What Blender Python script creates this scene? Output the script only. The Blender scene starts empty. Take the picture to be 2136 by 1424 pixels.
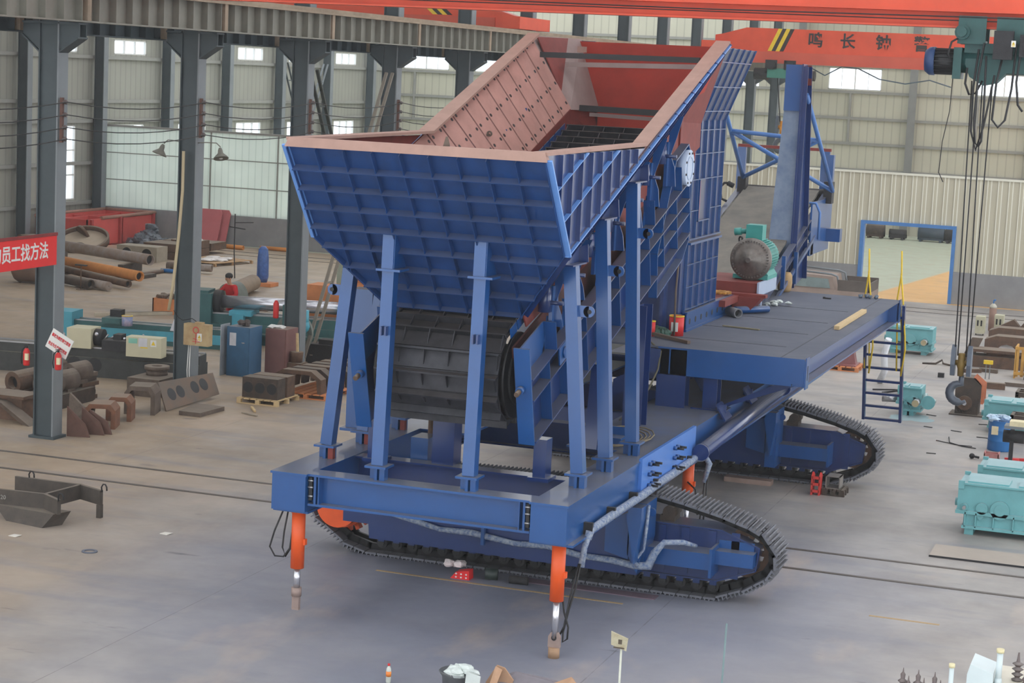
import bpy, bmesh, math, random
from mathutils import Vector, Matrix
random.seed(7)
S = bpy.context.scene
C = S.collection

# ---------------------------------------------------------------- camera, world, light, exposure
def make_camera():
    pitch, roll, yaw = 0.134993902, 0.0479279457, -0.330633696
    cy, sy, cp, sp = math.cos(yaw), math.sin(yaw), math.cos(pitch), math.sin(pitch)
    f = Vector((sy*cp, cy*cp, -sp)); u = Vector((sy*sp, cy*sp, cp)); r = Vector((cy, -sy, 0))
    cr, sr = math.cos(roll), math.sin(roll)
    r2 = r*cr + u*sr; u2 = -r*sr + u*cr
    cam = bpy.data.cameras.new('camera'); o = bpy.data.objects.new('camera', cam); C.objects.link(o)
    M = Matrix((r2, u2, -f)).transposed().to_4x4(); M.translation = Vector((0, 0, 7.5))
    o.matrix_world = M
    cam.sensor_width = 36.0; cam.lens = 36.0*4143.97/2136
    cam.clip_start = 0.5; cam.clip_end = 400
    S.camera = o
make_camera()
W = bpy.data.worlds.new('overcast_sky'); S.world = W; W.use_nodes = True
bg = W.node_tree.nodes['Background']; bg.inputs[0].default_value = (0.93, 0.96, 1.0, 1); bg.inputs[1].default_value = 2.35
def area(name, loc, rot, sx, sy, power, col=(1, 1, 1)):
    l = bpy.data.lights.new(name, 'AREA'); l.shape = 'RECTANGLE'; l.size = sx; l.size_y = sy; l.energy = power; l.color = col
    o = bpy.data.objects.new(name, l); C.objects.link(o); o.location = loc; o.rotation_euler = rot; return o
# east and south sides left unbuilt so the sky lights the hall
S.view_settings.view_transform = 'Standard'; S.view_settings.look = 'None'
S.view_settings.exposure = 0.0; S.view_settings.gamma = 1.0; S.view_settings.use_curve_mapping = False
S.cycles.use_denoising = True; S.cycles.max_bounces = 6; S.cycles.diffuse_bounces = 3; S.cycles.glossy_bounces = 3
S.cycles.transparent_max_bounces = 8; S.cycles.caustics_reflective = False; S.cycles.caustics_refractive = False

# ---------------------------------------------------------------- materials
def lin(c):
    return tuple((x/255/12.92 if x/255 <= 0.04045 else ((x/255+0.055)/1.055)**2.4) for x in c) + (1,)
MATS = {}
def mat(name, rgb, rough=0.6, metal=0.0, var=0.18, scale=3.0, dust=0.0, dustcol=(120, 112, 102), bump=0.0, rgb2=None, spec=0.5, stretch=None, coat=0.0):
    if name in MATS: return MATS[name]
    m = bpy.data.materials.new(name); m.use_nodes = True; nt = m.node_tree; N = nt.nodes; L = nt.links
    b = N['Principled BSDF']; b.inputs['Roughness'].default_value = rough; b.inputs['Metallic'].default_value = metal
    b.inputs['Specular IOR Level'].default_value = spec; b.inputs['Coat Weight'].default_value = coat; b.inputs['Coat Roughness'].default_value = 0.15
    tc = N.new('ShaderNodeTexCoord'); src = tc.outputs['Object']
    if stretch:
        mp = N.new('ShaderNodeMapping'); mp.inputs['Scale'].default_value = stretch; L.new(src, mp.inputs['Vector']); src = mp.outputs[0]
    no = N.new('ShaderNodeTexNoise'); no.inputs['Scale'].default_value = scale; no.inputs['Detail'].default_value = 7; no.inputs['Roughness'].default_value = 0.65
    L.new(src, no.inputs['Vector'])
    cr = N.new('ShaderNodeValToRGB'); L.new(no.outputs['Fac'], cr.inputs['Fac'])
    c = lin(rgb); c2 = lin(rgb2) if rgb2 else None
    cr.color_ramp.elements[0].position = 0.3; cr.color_ramp.elements[1].position = 0.72
    cr.color_ramp.elements[0].color = c2 or tuple(max(0, x*(1-var)) for x in c[:3])+(1,)
    cr.color_ramp.elements[1].color = tuple(min(1, x*(1+(var if not c2 else 0))) for x in c[:3])+(1,)
    out = cr.outputs['Color']
    if dust > 0:
        ge = N.new('ShaderNodeNewGeometry'); sx = N.new('ShaderNodeSeparateXYZ'); L.new(ge.outputs['True Normal'], sx.inputs[0])
        mr = N.new('ShaderNodeMapRange'); mr.inputs['From Min'].default_value = 0.55; mr.inputs['From Max'].default_value = 0.98
        L.new(sx.outputs['Z'], mr.inputs['Value'])
        n2 = N.new('ShaderNodeTexNoise'); n2.inputs['Scale'].default_value = 1.7; n2.inputs['Detail'].default_value = 6; L.new(tc.outputs['Object'], n2.inputs['Vector'])
        mu = N.new('ShaderNodeMath'); mu.operation = 'MULTIPLY'; L.new(mr.outputs[0], mu.inputs[0])
        r2 = N.new('ShaderNodeMapRange'); r2.inputs['From Min'].default_value = 0.25; r2.inputs['From Max'].default_value = 0.6
        r2.inputs['To Min'].default_value = dust*0.65; r2.inputs['To Max'].default_value = dust
        L.new(n2.outputs['Fac'], r2.inputs['Value']); L.new(r2.outputs[0], mu.inputs[1])
        mx = N.new('ShaderNodeMix'); mx.data_type = 'RGBA'; L.new(mu.outputs[0], mx.inputs['Factor']); L.new(out, mx.inputs['A'])
        mx.inputs['B'].default_value = lin(dustcol); out = mx.outputs['Result']
        mr3 = N.new('ShaderNodeMapRange'); L.new(mu.outputs[0], mr3.inputs['Value']); mr3.inputs['To Min'].default_value = rough; mr3.inputs['To Max'].default_value = 0.9
        L.new(mr3.outputs[0], b.inputs['Roughness'])
    L.new(out, b.inputs['Base Color'])
    if bump > 0:
        bp = N.new('ShaderNodeBump'); bp.inputs['Strength'].default_value = bump; bp.inputs['Distance'].default_value = 0.02
        n3 = N.new('ShaderNodeTexNoise'); n3.inputs['Scale'].default_value = scale*8; n3.inputs['Detail'].default_value = 5; L.new(src, n3.inputs['Vector'])
        L.new(n3.outputs['Fac'], bp.inputs['Height']); L.new(bp.outputs[0], b.inputs['Normal'])
    MATS[name] = m; return m

BLUE = mat('blue_gloss_paint', (6, 72, 134), 0.32, 0, 0.10, 1.5, coat=0.5, dust=0.85, dustcol=(98, 98, 102))
BLUED = mat('navy_gloss_paint', (8, 44, 100), 0.28, 0, 0.12, 1.5, coat=0.6, dust=0.7, dustcol=(98, 98, 102))
BLUEM = mat('blue_matt_paint', (14, 58, 112), 0.5, 0, 0.22, 2.5, dust=0.6, dustcol=(98, 98, 102))
DECK = mat('dusty_deck_paint', (92, 96, 108), 0.75, 0, 0.2, 1.2, rgb2=(74, 80, 96))
ORANGE = mat('orange_paint', (222, 84, 22), 0.45, 0, 0.08, 4)
CRANE = mat('crane_red_paint', (212, 76, 44), 0.5, 0, 0.12, 1.2)
PRIMER = mat('red_primer', (122, 50, 44), 0.7, 0, 0.2, 3)
PRIMERO = mat('orange_red_primer', (172, 58, 44), 0.7, 0, 0.2, 1.3)
WEAR = mat('pink_wear_plate', (172, 128, 118), 0.75, 0, 0.14, 2.5)
WEARLIP = mat('pinkish_brown_lip', (160, 128, 116), 0.75, 0, 0.12, 3)
GREYLINER = mat('grey_brown_liner', (150, 132, 128), 0.75, 0, 0.12, 2)
DARK = mat('dark_cast_steel', (42, 42, 44), 0.6, 0.3, 0.3, 6, dust=0.4, dustcol=(96, 90, 84), bump=0.3)
SHOE = mat('track_shoe_steel', (104, 106, 114), 0.6, 0.2, 0.25, 6, dust=0.4, dustcol=(120, 118, 118))
CHAIN = mat('oily_chain_steel', (26, 26, 28), 0.45, 0.5, 0.3, 8)
PAN = mat('rusty_pan_steel', (62, 62, 68), 0.5, 0.3, 0.35, 4, rgb2=(34, 36, 42), dust=0.35, dustcol=(104, 92, 82))
CHROME = mat('bright_rod_steel', (200, 200, 206), 0.25, 0.8, 0.05, 4)
RUST = mat('rusty_steel', (112, 84, 66), 0.8, 0.1, 0.3, 5, rgb2=(78, 64, 54), dust=0.75, dustcol=(142, 130, 116), bump=0.4)
RUSTD = mat('dark_rusty_steel', (84, 70, 60), 0.8, 0.1, 0.3, 5, rgb2=(58, 52, 48), dust=0.75, dustcol=(132, 122, 110), bump=0.4)
CAST = mat('grey_brown_casting', (112, 98, 86), 0.85, 0, 0.2, 4, rgb2=(86, 74, 66), dust=0.6, dustcol=(142, 130, 116), bump=0.5)
COLM = mat('dark_grey_green_paint', (62, 72, 76), 0.55, 0, 0.14, 2, spec=0.4)
COLL = mat('mid_grey_paint', (118, 124, 128), 0.55, 0, 0.10, 2)
GIRD = mat('grey_girder_paint', (126, 124, 114), 0.6, 0, 0.14, 2, dust=0.6, dustcol=(150, 138, 120))
GIRDT = mat('dusty_rail_beam', (150, 132, 112), 0.75, 0, 0.25, 2)
YELL = mat('yellow_paint', (224, 190, 40), 0.5, 0, 0.12, 5)
TEAL = mat('teal_paint', (110, 172, 176), 0.5, 0, 0.10, 3, dust=0.55, dustcol=(186, 196, 200))
TEALG = mat('motor_green_paint', (60, 150, 142), 0.45, 0, 0.10, 4, dust=0.3, dustcol=(150, 170, 165))
LATHE = mat('machine_green_paint', (44, 92, 92), 0.5, 0, 0.2, 3, dust=0.5, dustcol=(110, 112, 104))
LATHEL = mat('machine_cyan_paint', (70, 156, 176), 0.5, 0, 0.12, 3)
HGREEN = mat('hoist_green_paint', (34, 78, 76), 0.5, 0, 0.2, 3, dust=0.4, dustcol=(84, 90, 88))
BLACK = mat('black_rubber', (24, 24, 26), 0.55, 0, 0.2, 6)
BEIGE = mat('beige_enclosure_paint', (196, 190, 160), 0.55, 0, 0.06, 3)
WHITE = mat('white_paint', (222, 222, 218), 0.6, 0, 0.05, 4)
REDP = mat('red_paint', (206, 40, 40), 0.5, 0, 0.08, 4)
BIN = mat('red_bin_paint', (196, 78, 72), 0.6, 0, 0.12, 1.2)
PINKP = mat('pink_primed_plate', (184, 100, 102), 0.7, 0, 0.1, 1.5)
WOOD = mat('pale_timber', (202, 176, 132), 0.8, 0, 0.15, 3, stretch=(1, 8, 8))
WOODO = mat('orange_plywood', (206, 132, 84), 0.8, 0, 0.18, 2)
CARD = mat('brown_cardboard', (176, 140, 112), 0.85, 0, 0.12, 5)
BELT = mat('grey_rubber_belt', (128, 122, 112), 0.85, 0, 0.16, 2, rgb2=(100, 97, 92))
PLAST = mat('wrinkled_clear_plastic', (190, 198, 205), 0.25, 0, 0.4, 22, rgb2=(80, 110, 160), bump=0.8)
STEEL = mat('machined_steel', (168, 168, 170), 0.3, 0.8, 0.1, 6)
GREENIN = mat('transformer_grey_paint', (196, 208, 210), 0.45, 0, 0.05, 3)
CERAM = mat('brown_porcelain', (92, 80, 78), 0.3, 0, 0.1, 5, dust=0.6, dustcol=(140, 132, 128))
BLUEC = mat('cabinet_blue_paint', (44, 90, 124), 0.5, 0, 0.14, 4, dust=0.6, dustcol=(140, 130, 118))
BROWNC = mat('cabinet_brown_paint', (118, 80, 76), 0.6, 0, 0.1, 4, dust=0.6, dustcol=(140, 130, 118))
SKIN = mat('skin', (190, 140, 110), 0.6, 0, 0.04, 8)
HAIR = mat('black_hair', (28, 26, 26), 0.6, 0, 0.2, 20)
CLOTH = mat('red_overall_cloth', (190, 34, 40), 0.85, 0, 0.15, 8)
WALLP = mat('cream_wall_sheet', (196, 192, 172), 0.6, 0, 0.06, 0.6)
GIRT = mat('grey_girt_paint', (142, 142, 136), 0.6, 0, 0.08, 2)
INK = mat('dark_lettering', (44, 34, 34), 0.6, 0, 0.05, 5)
REDINK = mat('red_lettering', (206, 52, 60), 0.6, 0, 0.05, 5)
BARREL = mat('blue_drum_paint', (36, 110, 176), 0.45, 0, 0.12, 3)
LAMPM = mat('grey_lamp_metal', (120, 118, 108), 0.5, 0.3, 0.15, 6)
PIPEO = mat('orange_rust_pipe', (196, 128, 66), 0.75, 0, 0.15, 3)
PIPEG = mat('grey_mill_pipe', (150, 142, 136), 0.65, 0.1, 0.2, 3, rgb2=(128, 104, 86))
TRANSP = None

def sheet_mat(name, rgb, rgb_line, period, width, axis='X', transl=0.0, rough=0.5, wave=0.0):
    """corrugated sheet: rib lines every period metres along one object axis"""
    m = bpy.data.materials.new(name); m.use_nodes = True; nt = m.node_tree; N = nt.nodes; L = nt.links
    b = N['Principled BSDF']; b.inputs['Roughness'].default_value = rough
    tc = N.new('ShaderNodeTexCoord'); sx = N.new('ShaderNodeSeparateXYZ'); L.new(tc.outputs['Object'], sx.inputs[0])
    d = N.new('ShaderNodeMath'); d.operation = 'DIVIDE'; d.inputs[1].default_value = period; L.new(sx.outputs[axis], d.inputs[0])
    fr = N.new('ShaderNodeMath'); fr.operation = 'FRACT'; L.new(d.outputs[0], fr.inputs[0])
    lt = N.new('ShaderNodeMath'); lt.operation = 'LESS_THAN'; lt.inputs[1].default_value = width; L.new(fr.outputs[0], lt.inputs[0])
    no = N.new('ShaderNodeTexNoise'); no.inputs['Scale'].default_value = 0.8; no.inputs['Detail'].default_value = 5; L.new(tc.outputs['Object'], no.inputs['Vector'])
    mr = N.new('ShaderNodeMapRange'); mr.inputs['To Min'].default_value = 0.88; mr.inputs['To Max'].default_value = 1.1; L.new(no.outputs['Fac'], mr.inputs['Value'])
    mx = N.new('ShaderNodeMix'); mx.data_type = 'RGBA'; L.new(lt.outputs[0], mx.inputs['Factor']); mx.inputs['A'].default_value = lin(rgb); mx.inputs['B'].default_value = lin(rgb_line)
    mu = N.new('ShaderNodeMix'); mu.data_type = 'RGBA'; mu.blend_type = 'MULTIPLY'; mu.inputs['Factor'].default_value = 1
    cb = N.new('ShaderNodeCombineColor')
    for i in range(3): L.new(mr.outputs[0], cb.inputs[i])
    L.new(mx.outputs['Result'], mu.inputs['A']); L.new(cb.outputs[0], mu.inputs['B'])
    L.new(mu.outputs['Result'], b.inputs['Base Color'])
    bp = N.new('ShaderNodeBump'); bp.inputs['Strength'].default_value = 0.5; bp.inputs['Distance'].default_value = 0.03
    L.new(lt.outputs[0], bp.inputs['Height']); L.new(bp.outputs[0], b.inputs['Normal'])
    if transl > 0:
        t = N.new('ShaderNodeBsdfTranslucent'); L.new(mu.outputs['Result'], t.inputs['Color'])
        ms = N.new('ShaderNodeMixShader'); ms.inputs[0].default_value = transl
        L.new(b.outputs[0], ms.inputs[1]); L.new(t.outputs[0], ms.inputs[2]); L.new(ms.outputs[0], N['Material Output'].inputs['Surface'])
    MATS[name] = m; return m
SHEETR = sheet_mat('cream_partition_sheet', (190, 184, 162), (226, 224, 208), 0.375, 0.10)
SHEETW = sheet_mat('translucent_white_sheet', (240, 246, 242), (224, 232, 228), 0.30, 0.14, transl=0.7, rough=0.25)
SHEETE = sheet_mat('cream_end_wall_sheet', (188, 186, 168), (172, 170, 154), 0.42, 0.16)
SHEETL = sheet_mat('cream_side_wall_sheet', (150, 150, 140), (138, 138, 130), 0.42, 0.2, axis='Y')

def glass_mat():
    m = bpy.data.materials.new('window_glass'); m.use_nodes = True; nt = m.node_tree; N = nt.nodes; L = nt.links
    t = N.new('ShaderNodeBsdfTransparent'); t.inputs[0].default_value = (0.95, 0.98, 1, 1)
    g = N.new('ShaderNodeBsdfGlossy'); g.inputs['Roughness'].default_value = 0.05
    ms = N.new('ShaderNodeMixShader'); ms.inputs[0].default_value = 0.06
    L.new(t.outputs[0], ms.inputs[1]); L.new(g.outputs[0], ms.inputs[2]); L.new(ms.outputs[0], N['Material Output'].inputs['Surface'])
    return m
GLASS = glass_mat()

def floor_mat():
    m = bpy.data.materials.new('worn_concrete_floor'); m.use_nodes = True; nt = m.node_tree; N = nt.nodes; L = nt.links
    b = N['Principled BSDF']; b.inputs['Specular IOR Level'].default_value = 0.5
    tc = N.new('ShaderNodeTexCoord'); P = tc.outputs['Object']
    def noise(scale, detail=7, st=None, rough=0.6):
        n = N.new('ShaderNodeTexNoise'); n.inputs['Scale'].default_value = scale; n.inputs['Detail'].default_value = detail; n.inputs['Roughness'].default_value = rough
        if st:
            mp = N.new('ShaderNodeMapping'); mp.inputs['Scale'].default_value = st; L.new(P, mp.inputs[0]); L.new(mp.outputs[0], n.inputs['Vector'])
        else: L.new(P, n.inputs['Vector'])
        return n.outputs['Fac']
    def rng(v, a, b_, c=0.0, d=1.0):
        r = N.new('ShaderNodeMapRange'); r.inputs['From Min'].default_value = a; r.inputs['From Max'].default_value = b_
        r.inputs['To Min'].default_value = c; r.inputs['To Max'].default_value = d; L.new(v, r.inputs['Value']); return r.outputs[0]
    def mix(f, A, B):
        x = N.new('ShaderNodeMix'); x.data_type = 'RGBA'
        if isinstance(f, float): x.inputs['Factor'].default_value = f
        else: L.new(f, x.inputs['Factor'])
        for s, v in (('A', A), ('B', B)):
            if isinstance(v, tuple): x.inputs[s].default_value = v
            else: L.new(v, x.inputs[s])
        return x.outputs['Result']
    def mth(op, a, b_=None):
        x = N.new('ShaderNodeMath'); x.operation = op; x.use_clamp = False
        for i, v in ((0, a), (1, b_)):
            if v is None: continue
            if isinstance(v, (int, float)): x.inputs[i].default_value = v
            else: L.new(v, x.inputs[i])
        return x.outputs[0]
    sx = N.new('ShaderNodeSeparateXYZ'); L.new(P, sx.inputs[0]); X = sx.outputs['X']; Y = sx.outputs['Y']
    col = mix(rng(noise(0.55, 8), 0.35, 0.65), lin((142, 137, 134)), lin((170, 164, 158)))
    # tan dust carried in over the west half of the hall
    wob = mth('ADD', X, mth('MULTIPLY', noise(0.12, 4), 14.0))
    tan = rng(wob, -5.0, -12.0)
    col = mix(mth('MULTIPLY', tan, 0.9), col, mix(rng(noise(0.4, 8), 0.3, 0.7), lin((142, 124, 102)), lin((178, 156, 130))))
    # blue plant's reflection on the floor, painted as a bluish grey patch
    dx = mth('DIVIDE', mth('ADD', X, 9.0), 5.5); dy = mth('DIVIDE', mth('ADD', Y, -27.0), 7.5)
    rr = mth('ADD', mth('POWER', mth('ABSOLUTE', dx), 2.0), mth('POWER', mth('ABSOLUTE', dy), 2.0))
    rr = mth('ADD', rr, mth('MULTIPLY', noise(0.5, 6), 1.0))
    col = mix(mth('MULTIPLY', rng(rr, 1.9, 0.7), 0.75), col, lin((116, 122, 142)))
    # streaks of bluish wear and brown dust
    col = mix(mth('MULTIPLY', rng(noise(1.0, 8, (0.25, 1.4, 1)), 0.52, 0.72), 0.55), col, lin((120, 124, 136)))
    col = mix(mth('MULTIPLY', rng(noise(0.7, 9, (1.1, 0.4, 1)), 0.56, 0.75), 0.45), col, lin((190, 170, 152)))
    # dark oil spots
    col = mix(mth('MULTIPLY', rng(noise(1.6, 3, (0.5, 1.6, 1)), 0.68, 0.76), 0.6), col, lin((74, 76, 84)))
    # expansion joints along Y every 5.9 m and fine cracks
    jx = mth('ABSOLUTE', mth('SUBTRACT', mth('FRACT', mth('DIVIDE', mth('ADD', X, 10000*5.9+3.83), 5.9)), 0.5))
    jm = rng(mth('ADD', jx, mth('MULTIPLY', mth('SUBTRACT', noise(3, 5), 0.5), 0.004)), 0.0013, 0.0004)
    col = mix(mth('MULTIPLY', jm, 0.55), col, lin((76, 72, 72)))
    # painted safety floor beyond the partition doorway
    far = rng(Y, 71.6, 71.7)
    dia = mth('SUBTRACT', mth('MULTIPLY', mth('ADD', X, 11.35), 9.0), mth('SUBTRACT', Y, 72.0))
    paint = mix(rng(dia, -0.8, 0.8), lin((178, 186, 166)), lin((218, 172, 110)))
    col = mix(far, col, mix(mth('MULTIPLY', rng(noise(1.2, 8), 0.5, 0.8), 0.6), paint, lin((178, 160, 140))))
    L.new(col, b.inputs['Base Color'])
    L.new(rng(noise(1.2, 6), 0.3, 0.7, 0.42, 0.68), b.inputs['Roughness'])
    return m
FLOORM = floor_mat()

# ---------------------------------------------------------------- mesh builder
class MB:
    def __init__(s): s.v = []; s.f = []; s.mi = []; s.m = 0; s.sm = []
    def add(s, vs, fs, smooth=False):
        b = len(s.v); s.v += [Vector(v) for v in vs]
        for f in fs: s.f.append(tuple(i+b for i in f)); s.mi.append(s.m); s.sm.append(smooth)
        return s
    def hexa(s, p):
        return s.add(p, [(3, 2, 1, 0), (4, 5, 6, 7), (0, 1, 5, 4), (1, 2, 6, 5), (2, 3, 7, 6), (3, 0, 4, 7)])
    def box(s, x0, x1, y0, y1, z0, z1):
        return s.hexa([(x0, y0, z0), (x1, y0, z0), (x1, y1, z0), (x0, y1, z0), (x0, y0, z1), (x1, y0, z1), (x1, y1, z1), (x0, y1, z1)])
    def cbox(s, x, y, z, a, b, c): return s.box(x-a/2, x+a/2, y-b/2, y+b/2, z, z+c)
    def _fr(s, p0, p1, up=(0, 0, 1)):
        d = (Vector(p1)-Vector(p0)).normalized(); u = Vector(up)
        if abs(d.dot(u)) > 0.99: u = Vector((0, 1, 0))
        r = d.cross(u).normalized(); u = r.cross(d).normalized(); return d, r, u
    def beam(s, p0, p1, w, h, up=(0, 0, 1)):
        p0 = Vector(p0); p1 = Vector(p1); d, r, u = s._fr(p0, p1, up); a = r*w/2; b = u*h/2
        return s.hexa([p0-a-b, p0+a-b, p1+a-b, p1-a-b, p0-a+b, p0+a+b, p1+a+b, p1-a+b])
    def ibeam(s, p0, p1, w, h, t=0.02, up=(0, 0, 1)):
        p0 = Vector(p0); p1 = Vector(p1); d, r, u = s._fr(p0, p1, up); k = u*(h/2-t/2)
        s.beam(p0+k, p1+k, w, t, up); s.beam(p0-k, p1-k, w, t, up); return s.beam(p0, p1, t, h-2*t, up)
    def cyl(s, p0, p1, r, n=16, r2=None, smooth=True):
        p0 = Vector(p0); p1 = Vector(p1); r2 = r if r2 is None else r2; d, a, b = s._fr(p0, p1)
        vs = []
        for p, q in ((p0, r), (p1, r2)):
            for i in range(n):
                t = 2*math.pi*i/n; vs.append(p+(a*math.cos(t)+b*math.sin(t))*q)
        B = len(s.v); s.v += vs
        for i in range(n):
            j = (i+1) % n; s.f.append((B+i, B+j, B+n+j, B+n+i)); s.mi.append(s.m); s.sm.append(smooth)
        s.f.append(tuple(B+i for i in reversed(range(n)))); s.mi.append(s.m); s.sm.append(False)
        s.f.append(tuple(B+n+i for i in range(n))); s.mi.append(s.m); s.sm.append(False)
        return s
    def ring(s, p0, p1, ro, ri, n=24):
        p0 = Vector(p0); p1 = Vector(p1); d, a, b = s._fr(p0, p1); vs = []
        for p, q in ((p0, ro), (p1, ro), (p1, ri), (p0, ri)):
            for i in range(n):
                t = 2*math.pi*i/n; vs.append(p+(a*math.cos(t)+b*math.sin(t))*q)
        B = len(s.v); s.v += vs
        for k in range(4):
            for i in range(n):
                j = (i+1) % n; k2 = (k+1) % 4
                s.f.append((B+k*n+i, B+k*n+j, B+k2*n+j, B+k2*n+i)); s.mi.append(s.m); s.sm.append(k in (0, 2))
        return s
    def lathe(s, o, ax, prof, n=20):
        o = Vector(o); d, a, b = s._fr(o, o+Vector(ax)); B = len(s.v)
        for r, t in prof:
            for i in range(n):
                q = 2*math.pi*i/n; s.v.append(o+d*t+(a*math.cos(q)+b*math.sin(q))*r)
        for k in range(len(prof)-1):
            for i in range(n):
                j = (i+1) % n; s.f.append((B+k*n+i, B+k*n+j, B+(k+1)*n+j, B+(k+1)*n+i)); s.mi.append(s.m); s.sm.append(True)
        s.f.append(tuple(B+i for i in reversed(range(n)))); s.mi.append(s.m); s.sm.append(False)
        B2 = B+(len(prof)-1)*n; s.f.append(tuple(B2+i for i in range(n))); s.mi.append(s.m); s.sm.append(False)
        return s
    def tube(s, pts, r, n=8):
        pts = [Vector(p) for p in pts]; B = len(s.v); pr = None
        for k, p in enumerate(pts):
            d = (pts[min(k+1, len(pts)-1)]-pts[max(k-1, 0)]).normalized()
            if pr is None:
                u = Vector((0, 0, 1)) if abs(d.z) < 0.9 else Vector((0, 1, 0)); a = d.cross(u).normalized()
            else: a = (pr-d*pr.dot(d)).normalized()
            pr = a; b = d.cross(a); rr = r[k] if isinstance(r, (list, tuple)) else r
            for i in range(n):
                t = 2*math.pi*i/n; s.v.append(p+(a*math.cos(t)+b*math.sin(t))*rr)
        for k in range(len(pts)-1):
            for i in range(n):
                j = (i+1) % n; s.f.append((B+k*n+i, B+k*n+j, B+(k+1)*n+j, B+(k+1)*n+i)); s.mi.append(s.m); s.sm.append(True)
        s.f.append(tuple(B+i for i in reversed(range(n)))); s.mi.append(s.m); s.sm.append(False)
        B2 = B+(len(pts)-1)*n; s.f.append(tuple(B2+i for i in range(n))); s.mi.append(s.m); s.sm.append(False)
        return s
    def prism(s, poly, vec):
        n = len(poly); p = [Vector(q) for q in poly]; v = Vector(vec)
        return s.add(p+[q+v for q in p], [tuple(reversed(range(n))), tuple(range(n, 2*n))]+[(i, (i+1) % n, n+(i+1) % n, n+i) for i in range(n)])
    def plate(s, poly, t):
        p = [Vector(q) for q in poly]; n = (p[1]-p[0]).cross(p[2]-p[0]).normalized(); return s.prism(poly, n*t)
    def ball(s, c, r, n=12, sq=(1, 1, 1), jit=0):
        c = Vector(c); B = len(s.v); m = max(4, n//2)
        for k in range(1, m):
            ph = math.pi*k/m
            for i in range(n):
                t = 2*math.pi*i/n; q = r*(1+random.uniform(-jit, jit))
                s.v.append(c+Vector((q*math.sin(ph)*math.cos(t)*sq[0], q*math.sin(ph)*math.sin(t)*sq[1], q*math.cos(ph)*sq[2])))
        T = len(s.v); s.v += [c+Vector((0, 0, r*sq[2])), c-Vector((0, 0, r*sq[2]))]
        for k in range(m-2):
            for i in range(n):
                j = (i+1) % n; s.f.append((B+k*n+i, B+(k+1)*n+i, B+(k+1)*n+j, B+k*n+j)); s.mi.append(s.m); s.sm.append(jit == 0)
        for i in range(n):
            j = (i+1) % n
            s.f.append((T, B+i, B+j)); s.f.append((T+1, B+(m-2)*n+j, B+(m-2)*n+i)); s.mi += [s.m]*2; s.sm += [jit == 0]*2
        return s
    def move(s, v, rz=0, start=0):
        M = Matrix.Rotation(rz, 4, 'Z'); v = Vector(v)
        for i in range(start, len(s.v)): s.v[i] = M @ s.v[i] + v
        return s
    def xf(s, M, start=0):
        for i in range(start, len(s.v)): s.v[i] = M @ s.v[i]
        return s

ORG = {}
def _mesh(name, mb, mats, off):
    me = bpy.data.meshes.new(name); me.from_pydata([tuple(v-off) for v in mb.v], [], mb.f)
    for m in (mats if isinstance(mats, (list, tuple)) else [mats]): me.materials.append(m)
    for p, i, sm in zip(me.polygons, mb.mi, mb.sm): p.material_index = i; p.use_smooth = sm
    bm = bmesh.new(); bm.from_mesh(me); bmesh.ops.recalc_face_normals(bm, faces=bm.faces); bm.to_mesh(me); bm.free()
    me.update(); return me
def root(name, label, cat, loc=(0, 0, 0), group=None):
    o = bpy.data.objects.new(name, None); C.objects.link(o); o.location = loc; o.empty_display_size = 0.3
    o['label'] = label; o['category'] = cat
    if group: o['group'] = group
    ORG[o.name] = Vector(loc); return o
def part(name, mb, mats, parent, label=None):
    off = ORG[parent.name]; o = bpy.data.objects.new(name, _mesh(name, mb, mats, off)); C.objects.link(o); o.parent = parent
    ORG[o.name] = off
    if label: o['label'] = label
    return o
def thing(name, mb, mats, label, cat, group=None, kind=None):
    xs = [v.x for v in mb.v]; ys = [v.y for v in mb.v]; zs = [v.z for v in mb.v]
    off = Vector(((min(xs)+max(xs))/2, (min(ys)+max(ys))/2, min(zs)))
    o = bpy.data.objects.new(name, _mesh(name, mb, mats, off)); C.objects.link(o); o.location = off; ORG[o.name] = off
    o['label'] = label; o['category'] = cat
    if group: o['group'] = group
    if kind: o['kind'] = kind
    return o
def struct(name, mb, mats, parent=None):
    if parent is not None: return part(name, mb, mats, parent)
    o = bpy.data.objects.new(name, _mesh(name, mb, mats, Vector((0, 0, 0)))); C.objects.link(o); o['kind'] = 'structure'
    ORG[o.name] = Vector((0, 0, 0)); return o
def dup(r, loc, rz=None, label=None, group=None, scale=None):
    def cp(o, par):
        c = o.copy(); C.objects.link(c)
        if par is not None: c.parent = par
        for ch in list(KIDS(o)): cp(ch, c)
        return c
    n = cp(r, None); n.location = loc
    if rz is not None: n.rotation_euler = (0, 0, rz)
    if scale is not None: n.scale = (scale,)*3 if not isinstance(scale, tuple) else scale
    if label: n['label'] = label
    if group: n['group'] = group
    return n
def KIDS(o): return [c for c in bpy.data.objects if c.parent == o]
def text_mb(s, size, M, mb=None, depth=0.004, sx=1.0, bold=0.0):
    """flat lettering turned into mesh; M places the local XY plane in the world"""
    cu = bpy.data.curves.new('lettering', 'FONT'); cu.body = s; cu.size = size; cu.extrude = depth; cu.offset = bold
    cu.align_x = 'CENTER'; cu.align_y = 'CENTER'; cu.resolution_u = 2
    ob = bpy.data.objects.new('lettering', cu); C.objects.link(ob)
    dg = bpy.context.evaluated_depsgraph_get(); me = bpy.data.meshes.new_from_object(ob.evaluated_get(dg))
    mb = mb or MB(); B = len(mb.v)
    for v in me.vertices: mb.v.append(M @ Vector((v.co.x*sx, v.co.y, v.co.z)))
    for p in me.polygons: mb.f.append(tuple(i+B for i in p.vertices)); mb.mi.append(mb.m); mb.sm.append(False)
    bpy.data.objects.remove(ob); bpy.data.curves.remove(cu); bpy.data.meshes.remove(me); return mb
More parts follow.
